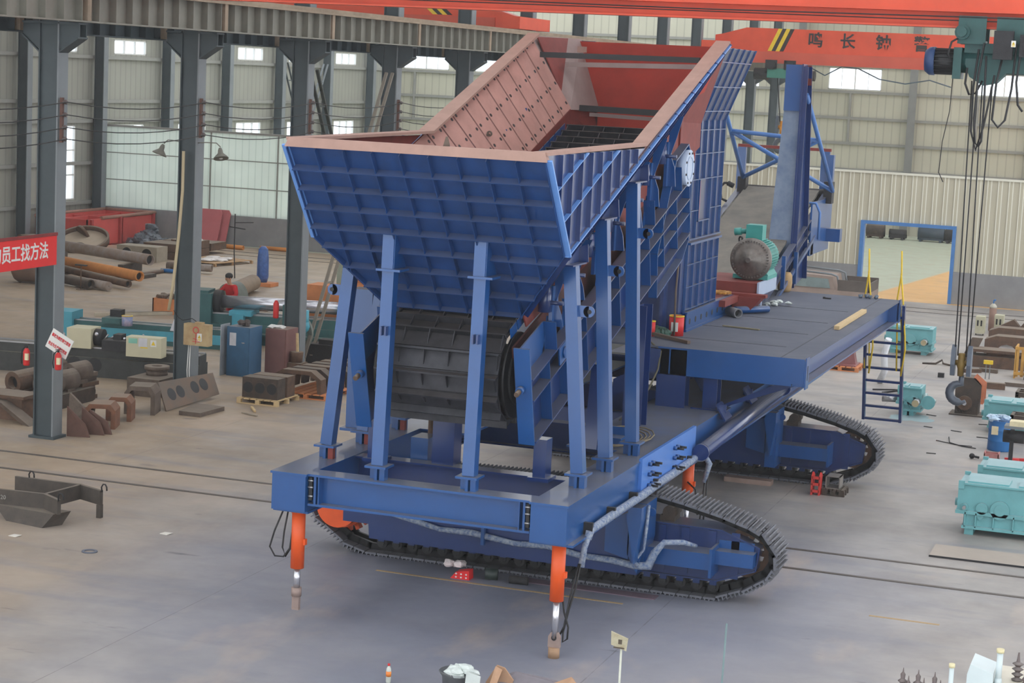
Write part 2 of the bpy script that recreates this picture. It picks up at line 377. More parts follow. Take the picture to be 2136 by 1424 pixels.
def frame_M(o, x, y):
    x = Vector(x).normalized(); y = Vector(y); y = (y-x*x.dot(y)).normalized(); z = x.cross(y)
    M = Matrix((x, y, z)).transposed().to_4x4(); M.translation = Vector(o); return M

# ================================================================ THE HALL
mb = MB(); mb.box(-44, 12, 8, 105, -0.3, 0); struct('floor', mb, FLOORM)
PLASTER = mat('grey_plaster', (150, 150, 150), 0.85, 0, 0.12, 1.0, rgb2=(128, 128, 130))
# north partition of the east bay, with the doorway
mb = MB()
for x0, x1 in ((-21.6, -11.5), (-8.25, 12)): mb.box(x0, x1, 72, 72.24, 0, 1.15)
part_n = struct('wall_north', mb, PLASTER)
mb = MB()
mb.box(-21.6, -11.5, 72.1, 72.16, 1.15, 4.5); mb.box(-8.25, 12, 72.1, 72.16, 1.15, 4.5); mb.box(-11.5, -8.25, 72.1, 72.16, 2.72, 4.5)
struct('cladding', mb, SHEETR, part_n)
mb = MB()
x = -21.5
while x < 0.5:                                      # raised sheet ribs
    if not (-11.5 < x < -8.25): mb.box(x, x+0.035, 72.06, 72.12, 1.15, 4.5)
    else: mb.box(x, x+0.035, 72.06, 72.12, 2.74, 4.5)
    x += 0.375
for z in (2.35, 3.45):
    for a, b in ((-21.6, -11.6), (-8.2, 2)): mb.box(a, b, 72.16, 72.22, z, z+0.06)
mb.box(-21.6, 2, 72.04, 72.2, 4.48, 4.55)
struct('cladding_rib', mb, mat('pale_sheet_rib', (224, 222, 206), 0.5, 0, 0.05, 2), part_n)
mb = MB(); FR = mat('blue_door_frame_paint', (70, 124, 186), 0.5, 0, 0.1, 3)
mb.box(-11.6, -11.46, 71.96, 72.28, 0, 2.78); mb.box(-8.32, -8.2, 71.96, 72.28, 0, 2.78); mb.box(-11.46, -8.32, 71.96, 72.28, 2.66, 2.78)
struct('door_1', mb, FR)
# north partition of the west bay, white translucent sheet
mb = MB(); mb.box(-43.2, -21.6, 72, 72.24, 0, 1.2); pw = struct('wall_north_west', mb, PLASTER)
mb = MB(); mb.box(-43.2, -21.6, 72.1, 72.14, 1.2, 4.5); struct('cladding', mb, SHEETW, pw)
mb = MB()
for z in (2.3, 3.4): mb.box(-43.2, -21.6, 72.05, 72.1, z, z+0.04)
mb.box(-43.2, -21.6, 72.02, 72.16, 4.48, 4.56)
for x in (-38.0, -35.0, -32.0, -29.0, -26.0, -23.0): mb.box(x, x+0.05, 72.04, 72.1, 1.2, 4.5)
struct('frame', mb, GIRT, pw)
mb = MB(); mb.box(-43.15, -43.0, 71.9, 72.05, 0, 4.6); struct('corner_post', mb, mat('pinkish_timber', (196, 160, 140), 0.7, 0, 0.1, 3), pw)

def wall_with_holes(name, axis, c, t, a0, a1, z1, holes, m):
    """sheet wall; holes = (a, b, zlo, zhi) openings along the axis"""
    mb = MB()
    def q(u0, u1, za, zb):
        if u1-u0 < 1e-3 or zb-za < 1e-3: return
        if axis == 'X': mb.box(u0, u1, c, c+t, za, zb)
        else: mb.box(c-t, c, u0, u1, za, zb)
    zs = sorted({0, z1} | {h[2] for h in holes} | {h[3] for h in holes})
    for za, zb in zip(zs, zs[1:]):
        cur = a0
        for h in sorted(h for h in holes if h[2] <= za and h[3] >= zb): q(cur, h[0], za, zb); cur = h[1]
        q(cur, a1, za, zb)
    return struct(name, mb, m)
wy = [67.9, 73.4, 79.0, 84.6, 90.1, 95.7]
hw = [(y, y+2.65, 7.42, 8.02) for y in wy]+[(y, y+2.6, 1.5, 4.5) for y in wy]
wall_with_holes('wall_west', 'Y', -43.3, 0.1, 20, 104, 14, hw, SHEETL)
he = [(-18.97, -16.2, 7.38, 8.5), (-11.4, -8.6, 7.38, 8.5), (-3.9, -1.1, 7.38, 8.5), (-42.9, -40.15, 7.38, 8.45), (-38.65, -36.0, 7.38, 8.45), (-25.6, -22.6, 7.2, 8.0)]
wall_with_holes('wall_far', 'X', 104, 0.1, -43.3, 12, 14, he, SHEETE)
WF = mat('white_window_frame', (214, 214, 210), 0.5, 0, 0.04, 3)
wn = 0
for ax, hs in (('Y', hw), ('X', he)):
    for a, b, z0, z1 in hs:
        wn += 1; mb = MB(); mg = MB(); n = 2 if ax == 'X' else 3
        def bar(u0, u1, za, zb, tgt, th):
            if ax == 'X': tgt.box(u0, u1, 104.05-th, 104.05+th, za, zb)
            else: tgt.box(-43.35-th, -43.35+th, u0, u1, za, zb)
        bar(a, a+.05, z0, z1, mb, .05); bar(b-.05, b, z0, z1, mb, .05); bar(a, b, z0, z0+.05, mb, .05); bar(a, b, z1-.05, z1, mb, .05)
        for k in range(1, n): u = a+(b-a)*k/n; bar(u-.03, u+.03, z0, z1, mb, .04)
        if z1-z0 > 2:
            for k in (1, 2): zz = z0+(z1-z0)*k/3; bar(a, b, zz-.03, zz+.03, mb, .04)
        elif ax == 'X':
            for k in (1, 3): u = a+(b-a)*k/4; bar(u-.012, u+.012, z0, z1, mb, .03)
        w = struct('window_%d' % wn, mb, WF); bar(a, b, z0, z1, mg, .006); struct('pane', mg, GLASS, w)
# girts and wind posts of the outer walls
mb = MB()
for z in (9.6, 8.55, 7.2, 5.85, 4.55, 3.2, 1.4): mb.box(-43.2, 12, 103.85, 104, z, z+0.14)
for x in (-42.2, -31, -26.4, -17.8, -11.3, -6.0): mb.box(x, x+0.12, 103.84, 104, 4.6, 7.2)
struct('trim_1', mb, GIRT)
mb = MB()
for z in (9.6, 8.2, 7.2, 5.4, 4.6, 2.9, 1.3): mb.box(-43.3, -43.16, 20, 104, z, z+0.14)
struct('trim_2', mb, GIRT)
# sunken rails in the floor
for i, y in enumerate((31.53, 30.22, 69.7, 68.5)):
    mb = MB(); mb.box(-43, 12, y-0.035, y+0.035, 0.0, 0.012); mb.box(-43, 12, y+0.035, y+0.075, 0.0, 0.004)
    struct('trim_%d' % (i+3), mb, mat('rail_groove_steel', (92, 84, 78), 0.5, 0.3, 0.2, 2, stretch=(0.3, 1, 1)))
LANE = mat('worn_lane_paint', (176, 150, 110), 0.8, 0, 0.12, 2)
mb = MB(); mb.box(-11.2, -7.35, 26.84, 26.9, 0, 0.004)
mb.box(-4.0, -3.0, 28.0, 28.06, 0, 0.004)
struct('trim_7', mb, LANE)
mb = MB()                                   # unseen roof, its openings shaped for the light; omitted north west for brightness
for a, b in ((-43.3, -38.0), (-35.0, -31.5), (-28.5, -24.0)): mb.box(a, b, 4, 72, 13.6, 13.7)
for a, b in ((-22.0, -17.5), (-13.5, -10.5), (-5.5, -3.5), (3.5, 12)): mb.box(a, b, 4, 104, 13.6, 13.7)
for k in range(17):
    for a, b in ((-38.0, -35.0), (-31.5, -28.5), (-24.0, -22.0), (-17.5, -13.5), (-10.5, -5.5), (-3.5, 3.5)):
        if a < -21 and k > 10: continue
        mb.box(a, b, 4+k*6, 5.2+k*6, 13.6, 13.7)
struct('ceiling', mb, mat('roof_sheet', (176, 176, 170), 0.6, 0, 0.05, 1))

# ---- steel columns of the crane row
def column(x0, y, label, x1=None, top=13.4, haunch=True, cat='column', group=None, dep=0.34):
    x1 = x1 or x0+0.44
    r = root('steel_column', label, cat, ((x0+x1)/2, y+dep/2, 0), group)
    mb = MB(); mb.box(x0, x0+0.03, y, y+dep, 0, top)
    mb.box(x0+0.03, x1-0.03, y+0.05, y+0.075, 0, top)
    part('web', mb, COLM, r)
    mb = MB(); mb.box(x1-0.03, x1, y, y+dep, 0, top); part('flange', mb, COLL, r, 'outer flange coloured lighter grey as the lit side')  # lighter colour on this flange stands in for light from the east
    if haunch:
        mb = MB(); a, b = x0-0.37, x1+0.42
        mb.prism([(a, y+0.04, 8.0), (a, y+0.04, 7.78), (x0, y+0.04, 7.48), (x1, y+0.04, 7.46), (b, y+0.04, 7.74), (b, y+0.04, 8.0)], (0, 0.02, 0))
        mb.prism([(a, y+0.28, 8.0), (a, y+0.28, 7.78), (x0, y+0.28, 7.48), (x1, y+0.28, 7.46), (b, y+0.28, 7.74), (b, y+0.28, 8.0)], (0, 0.02, 0))
        mb.box(a, b, y, y+dep, 7.98, 8.02)
        mb.hexa([(x1, y, 7.44), (b, y, 7.72), (b, y+dep, 7.72), (x1, y+dep, 7.44), (x1, y, 7.47), (b, y, 7.75), (b, y+dep, 7.75), (x1, y+dep, 7.47)])
        mb.hexa([(x0, y, 7.44), (x0, y+dep, 7.44), (a, y+dep, 7.75), (a, y, 7.75), (x0, y, 7.47), (x0, y+dep, 7.47), (a, y+dep, 7.78), (a, y, 7.78)])
        part('bracket', mb, COLM, r)
    mb = MB(); mb.box(x0-0.06, x1+0.06, y-0.06, y+dep+0.06, 0, 0.05); part('base_plate', mb, COLM, r)
    return r
CY = [33.0+5.55*k for k in range(13)]
clab = ['dark grey steel column nearest on the left, carrying the red banner and tilted white sign',
        'dark grey steel column with two lamp arms and a beige switch box',
        'dark grey steel column just left of the hopper with crossed bracing behind it',
        'dark grey steel column behind the far end of the crossed bracing',
        'dark grey steel column just above the left hopper edge, lower part hidden']
for k, y in enumerate(CY):
    column(-21.1, y, clab[k] if k < 5 else 'dark grey steel column of the distant crane row, seen above the hopper', group=None if k < 5 else 'far columns of the crane row')
for k in range(7):
    column(-43.1, 66.0+5.55*k, 'blue grey steel column standing along the far left outer wall', haunch=False, group='outer wall columns')
for x in (-20.4, -14.5, -8.4): 
    r = root('wind_post', 'tall grey post against the far end wall', 'column', (x, 103.6, 0), 'end wall posts')
    mb = MB(); mb.box(x-0.2, x+0.2, 103.55, 103.57, 0, 13); mb.box(x-0.02, x+0.02, 103.57, 103.82, 0, 13); part('web', mb, mat('grey_post_paint', (122, 124, 122), 0.6, 0, 0.1, 2), r)
# ---- runway beams, both sides of the row
def runway(x, z0, h, side, y0, y1, label, m, mt):
    r = root('crane_runway_beam', label, 'beam', (x, (y0+y1)/2, z0))
    mb = MB(); mb.box(x-0.012, x+0.012, y0, y1, z0, z0+h); mb.box(x-0.16, x+0.16, y0, y1, z0, z0+0.03)
    part('web', mb, m, r)
    mb = MB(); y = y0+0.1
    while y < y1:
        mb.box(x+0.012, x+0.16, y, y+0.02, z0+0.03, z0+h); y += 0.62
    part('stiffener', mb, m, r).__setitem__('kind', 'stuff')
    mb = MB(); mb.box(x-0.2, x+0.2, y0, y1, z0+h, z0+h+0.05); mb.box(x-0.05, x+0.05, y0, y1, z0+h+0.05, z0+h+0.14); part('rail', mb, mt, r)
    mb = MB()
    for y in CY: mb.box(x+0.03, x+0.17, y+0.1, y+0.24, z0+0.03, z0+h)
    part('joint_plate', mb, GIRDT, r)
runway(-20.28, 8.03, 0.6, 1, 26, 103, 'long grey ribbed crane runway beam with dusty brown top along the columns', GIRD, GIRDT)
runway(-21.75, 7.80, 0.6, 1, 26, 103, 'darker ribbed runway beam of the next bay behind the front runway beam', COLM, GIRDT)
# ---- crossed bracing, laced double members
def laced(p0, p1, w, label, m, group, n=9, rr=0.05):
    p0 = Vector(p0); p1 = Vector(p1); d = (p1-p0); s = Vector((0, w/2, 0))
    r = root('cross_brace', label, 'brace', tuple(p1 if p1.z < p0.z else p0), group)
    mb = MB(); mb.beam(p0-s, p1-s, rr, rr*1.6, (1, 0, 0)); mb.beam(p0+s, p1+s, rr, rr*1.6, (1, 0, 0)); part('chord', mb, m, r)
    mb = MB()
    for k in range(1, n): q = p0+d*k/n; mb.beam(q-s, q+s, 0.03, 0.05)
    part('lacing', mb, m, r)
laced((-20.9, 44.9, 7.3), (-20.9, 49.3, 0.2), 0.42, 'dark laced brace slanting down to the right beside the hopper', mat('dark_brace_paint', (52, 58, 54), 0.6, 0, 0.1, 3), None, 8)
laced((-20.75, 49.35, 7.3), (-20.75, 44.8, 0.2), 0.42, 'light brown laced brace slanting down to the left behind the hopper', mat('brownish_brace_paint', (120, 112, 100), 0.6, 0, 0.1, 3), None, 8)
laced((-42.9, 88.9, 7.4), (-42.9, 93.3, 0.5), 0.5, 'thin grey brace falling to the right on the far outer wall', COLM, None, 8)
laced((-42.75, 93.3, 7.4), (-42.75, 88.9, 0.5), 0.5, 'thin grey brace falling to the left on the far outer wall', COLL, None, 8)
# ---- bare power wires on insulator brackets
for k, y in enumerate(CY[:7]):
    r = root('insulator_bracket', 'brown insulator bracket on the %s crane row column' % ['first', 'second', 'third', 'fourth', 'fifth', 'sixth', 'seventh'][k], 'insulator', (-20.6, y, 5.8))
    mb = MB(); mb.box(-20.63, -20.57, y+0.02, y+0.08, 5.75, 6.6); part('bracket', mb, mat('brown_bracket', (92, 62, 52), .7), r)
    for z in (5.82, 6.04, 6.28, 6.52):
        mb = MB(); mb.lathe((-20.57, y+0.05, z), (1, 0, 0), [(0.03, 0), (0.05, 0.02), (0.03, 0.04), (0.05, 0.06), (0.03, 0.08)], 10); part('insulator', mb, CERAM, r)
wl = {6.52: 'top', 6.28: 'second', 6.04: 'third', 5.82: 'lowest'}
for z in (6.52, 6.28, 6.04, 5.82):
    pts = []
    ys = [27.45]+CY[:9]
    for a, b in zip(ys, ys[1:]):
        for j in range(6): t = j/6; pts.append((-20.49, a+(b-a)*t+0.05, z-0.14*4*t*(1-t)))
    mb = MB(); mb.tube(pts, 0.011, 5); thing('power_wire', mb, BLACK, '%s of the four bare power wires strung along the column row' % wl[z], 'wire')
# ---- lamps on the second column
for s, xl in ((-1, -21.52), (1, -20.10)):
    xc = -21.1 if s < 0 else -20.66
    r = root('flood_lamp', 'grey flood lamp on the %s arm of the second column' % ('left' if s < 0 else 'right'), 'lamp', (xc, 38.6, 5.5))
    mb = MB(); mb.tube([(xc, 38.62, 5.64), (xc+s*0.2, 38.62, 5.66), (xl-s*0.12, 38.62, 5.66), (xl-s*0.02, 38.62, 5.58)], 0.012, 6); part('arm', mb, LAMPM, r)
    mb = MB(); mb.lathe((xl-s*0.02, 38.6, 5.56), (s*0.25, -0.25, -0.9), [(0.03, 0), (0.05, 0.05), (0.06, 0.12), (0.16, 0.22), (0.165, 0.24)], 18); part('lamp_shade', mb, LAMPM, r)
    mb = MB(); mb.ball(Vector((xl-s*0.02, 38.6, 5.56))+Vector((s*0.25, -0.25, -0.9)).normalized()*0.2, 0.06, 10); part('bulb', mb, WHITE, r)
mb = MB(); mb.tube([(-20.92, 38.45, 5.45), (-20.92, 38.45, 4.6), (-20.96, 38.4, 3.6), (-21.03, 38.32, 2.5), (-21.08, 38.25, 1.98)], [0.035]*5, 8)
thing('cable_conduit', mb, mat('yellowed_plastic_tube', (188, 172, 138), 0.6, 0, 0.05, 4), 'yellowed plastic cable tube running down the second column', 'conduit')
# ---- switch box on the second column
r = root('switch_box', 'beige switch box with red drawing hung on the second column', 'electrical box', (-20.4, 38.4, 1.24))
mb = MB(); mb.box(-20.7, -20.1, 38.25, 38.45, 1.26, 1.73); mb.box(-20.46, -20.28, 38.3, 38.42, 1.73, 1.77); part('housing', mb, mat('rust_stained_beige_paint', (190, 170, 126), 0.6, 0, 0.1, 3, rgb2=(160, 128, 88)), r)
def warn(parent, x, y, z, w=0.11, h=0.17):
    mb = MB(); mb.box(x-w/2, x+w/2, y-0.006, y, z-h/2, z+h/2); a = part('warning_sticker', mb, WHITE, parent, 'white sticker with yellow warning triangle')
    mb = MB(); mb.prism([(x-w*.36, y-0.007, z-h*.14), (x+w*.36, y-0.007, z-h*.14), (x, y-0.007, z+h*.36)], (0, -0.003, 0)); mb.box(x-w*.34, x+w*.34, y-0.009, y-0.006, z-h*.38, z-h*.24)
    part('triangle', mb, YELL, a)
    mb = MB(); mb.prism([(x-w*.05, y-0.011, z-h*.08), (x+w*.05, y-0.011, z+h*.04), (x, y-0.011, z+h*.04), (x+w*.06, y-0.011, z+h*.24), (x-w*.06, y-0.011, z+h*.04)], (0, -0.002, 0)); part('bolt_symbol', mb, INK, a)
warn(r, -20.31, 38.25, 1.45)
mb = MB(); mb.ring((-20.4, 38.248, 1.6), (-20.4, 38.243, 1.6), 0.075, 0.06, 20); mb.beam((-20.4, 38.246, 1.52), (-20.4, 38.246, 1.3), 0.012, 0.006, (0, 1, 0)); mb.beam((-20.48, 38.246, 1.35), (-20.3, 38.246, 1.35), 0.012, 0.006, (0, 1, 0)); mb.beam((-20.46, 38.246, 1.42), (-20.34, 38.246, 1.38), 0.012, 0.006, (0, 1, 0))
part('red_drawing', mb, REDINK, r)
mb = MB(); mb.tube([(-20.98, 38.3, 1.98), (-20.85, 38.25, 1.85), (-20.7, 38.2, 1.8), (-20.5, 38.25, 1.85), (-20.45, 38.35, 1.78)], 0.01, 6); part('cable', mb, BLACK, r)
mb = MB(); mb.tube([(-20.62, 38.35, 1.26), (-20.62, 38.3, 0.7), (-20.6, 38.35, 0.0)], 0.012, 6); mb.tube([(-20.58, 38.35, 1.26), (-20.57, 38.3, 0.7), (-20.56, 38.35, 0.0)], 0.012, 6); part('conduit', mb, WHITE, r)
# ---- banner, tilted sign, extinguishers on the first column
r = root('banner', 'red cloth banner with white characters tied to the nearest left column', 'banner', (-20.6, 30.2, 3.4))
mb = MB(); mb.box(-20.62, -20.6, 27.6, 32.95, 3.42, 4.02); part('cloth', mb, mat('red_banner_cloth', (226, 44, 44), 0.8, 0, 0.05, 3), r)
mb = MB(); text_mb('的员工找方法', 0.34, frame_M((-20.597, 31.72, 3.70), (0, 1, 0), (0, 0, 1)), mb, 0.003, 0.92, 0.006); part('lettering', mb, WHITE, r)
mb = MB(); mb.box(-20.63, -20.59, 27.6, 32.97, 3.98, 4.04); part('batten', mb, mat('maroon_batten', (130, 40, 40), 0.7), r)
r = root('wall_sign', 'tilted white sign with red characters on the nearest left column', 'sign', (-20.45, 32.9, 1.65))
a = math.radians(-26); ux = Vector((math.cos(a), 0, math.sin(a))); uz = Vector((-math.sin(a), 0, math.cos(a))); o = Vector((-20.45, 32.86, 1.91))
mb = MB(); mb.hexa([o-ux*.25-uz*.2, o+ux*.25-uz*.2, o+ux*.25-uz*.2+Vector((0, .02, 0)), o-ux*.25-uz*.2+Vector((0, .02, 0)), o-ux*.25+uz*.2, o+ux*.25+uz*.2, o+ux*.25+uz*.2+Vector((0, .02, 0)), o-ux*.25+uz*.2+Vector((0, .02, 0))]); part('board', mb, WHITE, r)
mb = MB()
for s, q in (('事故为家庭带来悲痛', 0.09), ('安全为生产带来效益', -0.09)): text_mb(s, 0.075, frame_M(o+uz*q-Vector((0, 0.005, 0)), ux, uz*1.0), mb, 0.002, 0.66, 0.002)
for v in mb.v: pass
part('lettering', mb, REDINK, r)
for lab, x, y in (('red fire extinguisher hanging right of the tilted white sign', -20.42, 32.78), ('red fire extinguisher peeking out left of the nearest column', -21.2, 32.9)):
    r = root('fire_extinguisher', lab, 'fire extinguisher', (x, y, 1.42))
    mb = MB(); mb.lathe((x, y, 1.42), (0, 0, 1), [(0.055, 0), (0.065, 0.02), (0.065, 0.27), (0.04, 0.32), (0.02, 0.34)], 16); part('cylinder', mb, REDP, r)
    mb = MB(); mb.box(x+0.0, x+0.066, y-0.067, y-0.02, 1.53, 1.66); part('paper_label', mb, mat('cream_paper', (226, 214, 176), 0.8), r)
    mb = MB(); mb.cyl((x, y, 1.75), (x, y, 1.8), 0.022, 10); mb.beam((x-0.06, y, 1.8), (x+0.05, y, 1.83), 0.03, 0.015); part('valve', mb, DARK, r)
    mb = MB(); mb.tube([(x-0.02, y, 1.79), (x-0.09, y-0.02, 1.72), (x-0.1, y-0.03, 1.55), (x-0.09, y-0.02, 1.45)], 0.012, 6); part('hose', mb, BLACK, r)

# ================================================================ OVERHEAD CRANES
def hoist_rope_set(): pass
r = root('bridge_crane_girder', 'orange bridge crane girder crossing the top of the picture', 'crane', (-10, 33, 8.5))
mb = MB(); mb.box(-20.5, 10, 32.82, 33.18, 8.53, 8.56); mb.box(-20.5, 10, 32.97, 33.03, 8.56, 8.8); mb.box(-20.5, 10, 32.78, 33.22, 8.78, 8.83); part('rail_flange', mb, CRANE, r)
mb = MB(); mb.box(-20.5, 10, 32.8, 33.2, 8.83, 9.9); part('box_girder', mb, CRANE, r)
mb = MB(); mb.tube([(-20, 32.7, 8.71), (-12, 32.7, 8.7), (-8, 32.7, 8.68), (-4, 32.7, 8.7), (8, 32.7, 8.7)], 0.012, 6); mb.tube([(-20, 32.72, 8.66), (-10, 32.72, 8.65), (-5, 32.72, 8.64), (8, 32.7, 8.66)], 0.01, 6); part('festoon_cable', mb, BLACK, r)
mb = MB(); mb.box(-20.75, -20.05, 31.4, 34.6, 8.82, 9.15); part('end_carriage', mb, CRANE, r)
def far_crane(x0, x1, y, z0, z1, zt, flip, label, stripes, text=None):
    r = root('bridge_crane_girder', label, 'crane', ((x0+x1)/2, y, z0))
    xe = x1 if flip else x0; d = -1 if flip else 1      # tapered end
    P = [(xe, z1-0.35), (xe, z0+0.45), (xe+d*0.9, z0), (x0 if flip else x1, z0), (x0 if flip else x1, z1), (xe+d*1.35, z1), (xe+d*0.3, z1-0.3)]
    mb = MB(); mb.prism([(a, y, b) for a, b in P], (0, 0.6, 0)); part('box_girder', mb, CRANE, r)
    mb = MB(); mb.box(min(xe+d*0.95, x0 if flip else x1), max(xe+d*0.95, x0 if flip else x1), y-0.14, y+0.3, z0-0.06, z0); mb.box(min(xe+d*0.95, x0 if flip else x1), max(xe+d*0.95, x0 if flip else x1), y-0.05, y, z0, z0+0.42)
    part('rail_flange', mb, mat('faded_crane_paint', (196, 84, 62), 0.6, 0, 0.1, 1), r)
    mb = MB(); mk = MB()
    for i, xx in enumerate(stripes):
        tgt = mb if i % 2 == 0 else mk; w = 0.17; sl = 0.42*(-1 if flip else 1)
        tgt.prism([(xx, y-0.012, z0+0.45), (xx+w, y-0.012, z0+0.45), (xx+w+sl, y-0.012, z1), (xx+sl, y-0.012, z1)], (0, 0.01, 0))
    part('yellow_stripe', mb, YELL, r); part('black_stripe', mk, INK, r)
    mb = MB(); mb.box(xe-0.3, xe+0.3, y-1.2, y+1.8, 8.82, 9.2); part('end_carriage', mb, CRANE, r)
    if text:
        for ch, xx in text:
            mb = MB(); text_mb(ch, 0.66, frame_M((xx, y-0.014, 9.36), (1, 0, 0), (0, 0, 1)), mb, 0.004, 1.0, 0.014); part('lettering', mb, INK, r)
    return r
far_crane(-20.3, 10, 84, 8.42, 9.82, 0, False, 'orange bridge crane girder with black characters across the far right', [-18.0, -17.83, -17.66, -17.49], [('鸣', -15.98), ('长', -14.62), ('钟', -13.13), ('警', -11.55)])
far_crane(-43, -20.9, 60.5, 8.75, 9.55, 0, True, 'orange bridge crane girder seen above the runway on the left', [-24.0, -23.83, -23.66, -23.49])
# near hoist
def hoist():
    X0, Y0 = -4.46, 33
    r = root('electric_hoist', 'dark green electric rope hoist with blue motor cap under the front crane', 'hoist', (-3.6, 33, 7.6))
    mb = MB(); mb.lathe((-4.31, 33, 7.99), (-1, 0, 0), [(0.23, -0.01), (0.225, 0.08), (0.17, 0.15), (0.05, 0.155)], 24); part('motor_cap', mb, mat('navy_cap_paint', (34, 62, 104), 0.5, 0, 0.1, 3), r, 'blue fan cap')
    mb = MB(); mb.cyl((-4.31, 33, 7.99), (-3.99, 33, 7.99), 0.19, 24)
    for k in range(18):
        t = 2*math.pi*k/18; c, s = math.cos(t), math.sin(t); mb.beam((-4.3, 33+c*0.2, 7.99+s*0.2), (-4.0, 33+c*0.2, 7.99+s*0.2), 0.012, 0.03, (0, c, s))
    part('motor', mb, BLACK, r, 'black finned motor')
    mb = MB(); mb.box(-3.99, -3.86, 32.76, 33.24, 7.72, 8.22); part('gear_housing', mb, HGREEN, r)
    mb = MB(); mb.cyl((-3.86, 33, 8.02), (-2.2, 33, 8.02), 0.2, 24); mb.box(-3.83, -2.3, 32.82, 33.18, 8.14, 8.3); mb.prism([(-3.8, 32.8, 7.96), (-3.72, 32.8, 7.76), (-3.5, 32.8, 7.63), (-3.3, 32.8, 7.68), (-3.15, 32.8, 7.84), (-2.3, 32.8, 7.84), (-2.3, 32.8, 8.05), (-3.8, 32.8, 8.05)], (0, 0.4, 0)); part('drum_housing', mb, HGREEN, r)
    for cx in (-3.72, -3.12):
        mb = MB(); mb.box(cx-0.22, cx+0.22, 32.7, 32.74, 8.28, 8.72); mb.box(cx-0.22, cx+0.22, 33.26, 33.3, 8.28, 8.72); mb.box(cx-0.2, cx+0.2, 32.72, 33.28, 8.28, 8.34); part('trolley_plate', mb, HGREEN, r)
        for dx in (-0.12, 0.12):
            for yy in (32.76, 33.18):
                mb = MB(); mb.cyl((cx+dx, yy, 8.62), (cx+dx, yy+0.06, 8.62), 0.08, 16); part('wheel', mb, DARK, r)
    mb = MB(); mb.cyl((-3.86, 32.6, 8.46), (-3.86, 32.72, 8.46), 0.12, 16); mb.cyl((-3.86, 32.5, 8.46), (-3.86, 32.6, 8.46), 0.08, 16); part('travel_motor', mb, HGREEN, r)
    mb = MB(); mb.box(-3.35, -3.05, 32.5, 32.66, 8.05, 8.5); mb.box(-2.95, -2.7, 32.55, 32.68, 8.1, 8.45); part('control_box', mb, DARK, r)
    warn(r, -3.04, 32.5, 8.3, 0.07, 0.1)
    mb = MB()
    for pts in ([(-3.84, 32.7, 8.42), (-4.02, 32.65, 8.3), (-4.06, 32.6, 8.1), (-4.0, 32.7, 8.0)],
                [(-3.5, 32.6, 8.3), (-3.55, 32.55, 7.8), (-3.56, 32.5, 7.1), (-3.52, 32.5, 6.72), (-3.46, 32.5, 6.66), (-3.42, 32.5, 6.75), (-3.42, 32.5, 7.3), (-3.45, 32.55, 8.1)],
                [(-3.58, 32.62, 8.2), (-3.62, 32.6, 7.6), (-3.6, 32.55, 6.9), (-3.5, 32.5, 6.6), (-3.4, 32.5, 7.0), (-3.3, 32.55, 7.8)],
                [(-3.0, 32.6, 8.3), (-3.02, 32.55, 7.6), (-3.08, 32.5, 7.1), (-3.18, 32.5, 6.98), (-3.28, 32.5, 7.1), (-3.26, 32.55, 7.7), (-3.2, 32.6, 8.1)],
                [(-3.75, 32.7, 7.9), (-3.76, 32.66, 7.65), (-3.68, 32.6, 7.48), (-3.58, 32.6, 7.5), (-3.5, 32.7, 7.7)],
                [(-2.92, 32.6, 8.3), (-2.95, 32.5, 7.7), (-2.9, 32.5, 7.35), (-2.82, 32.5, 7.25)]): mb.tube(pts, 0.018, 6)
    mb.tube([(-3.99, 32.9, 7.72), (-4.0, 32.9, 7.2), (-4.08, 32.9, 6.7), (-4.1, 32.9, 6.2), (-4.02, 32.9, 6.05)], 0.008, 5)
    part('loose_cable', mb, BLACK, r)
hoist()
for i, (a, b, lab) in enumerate(((( -3.69, 32.95, 7.7), (-3.62, 32.97, 3.22), 'leftmost wire rope holding the near crane hook'), ((-3.60, 33.05, 7.7), (-3.58, 33.03, 3.22), 'second wire rope from the left holding the near crane hook'),
        ((-3.52, 32.95, 7.7), (-3.44, 32.97, 3.22), 'third wire rope from the left holding the near crane hook'), ((-3.37, 33.05, 7.8), (-3.40, 33.03, 3.22), 'rightmost wire rope holding the near crane hook'))):
    mb = MB(); mb.tube([a, b], 0.011, 6); thing('wire_rope', mb, DARK, lab, 'rope')
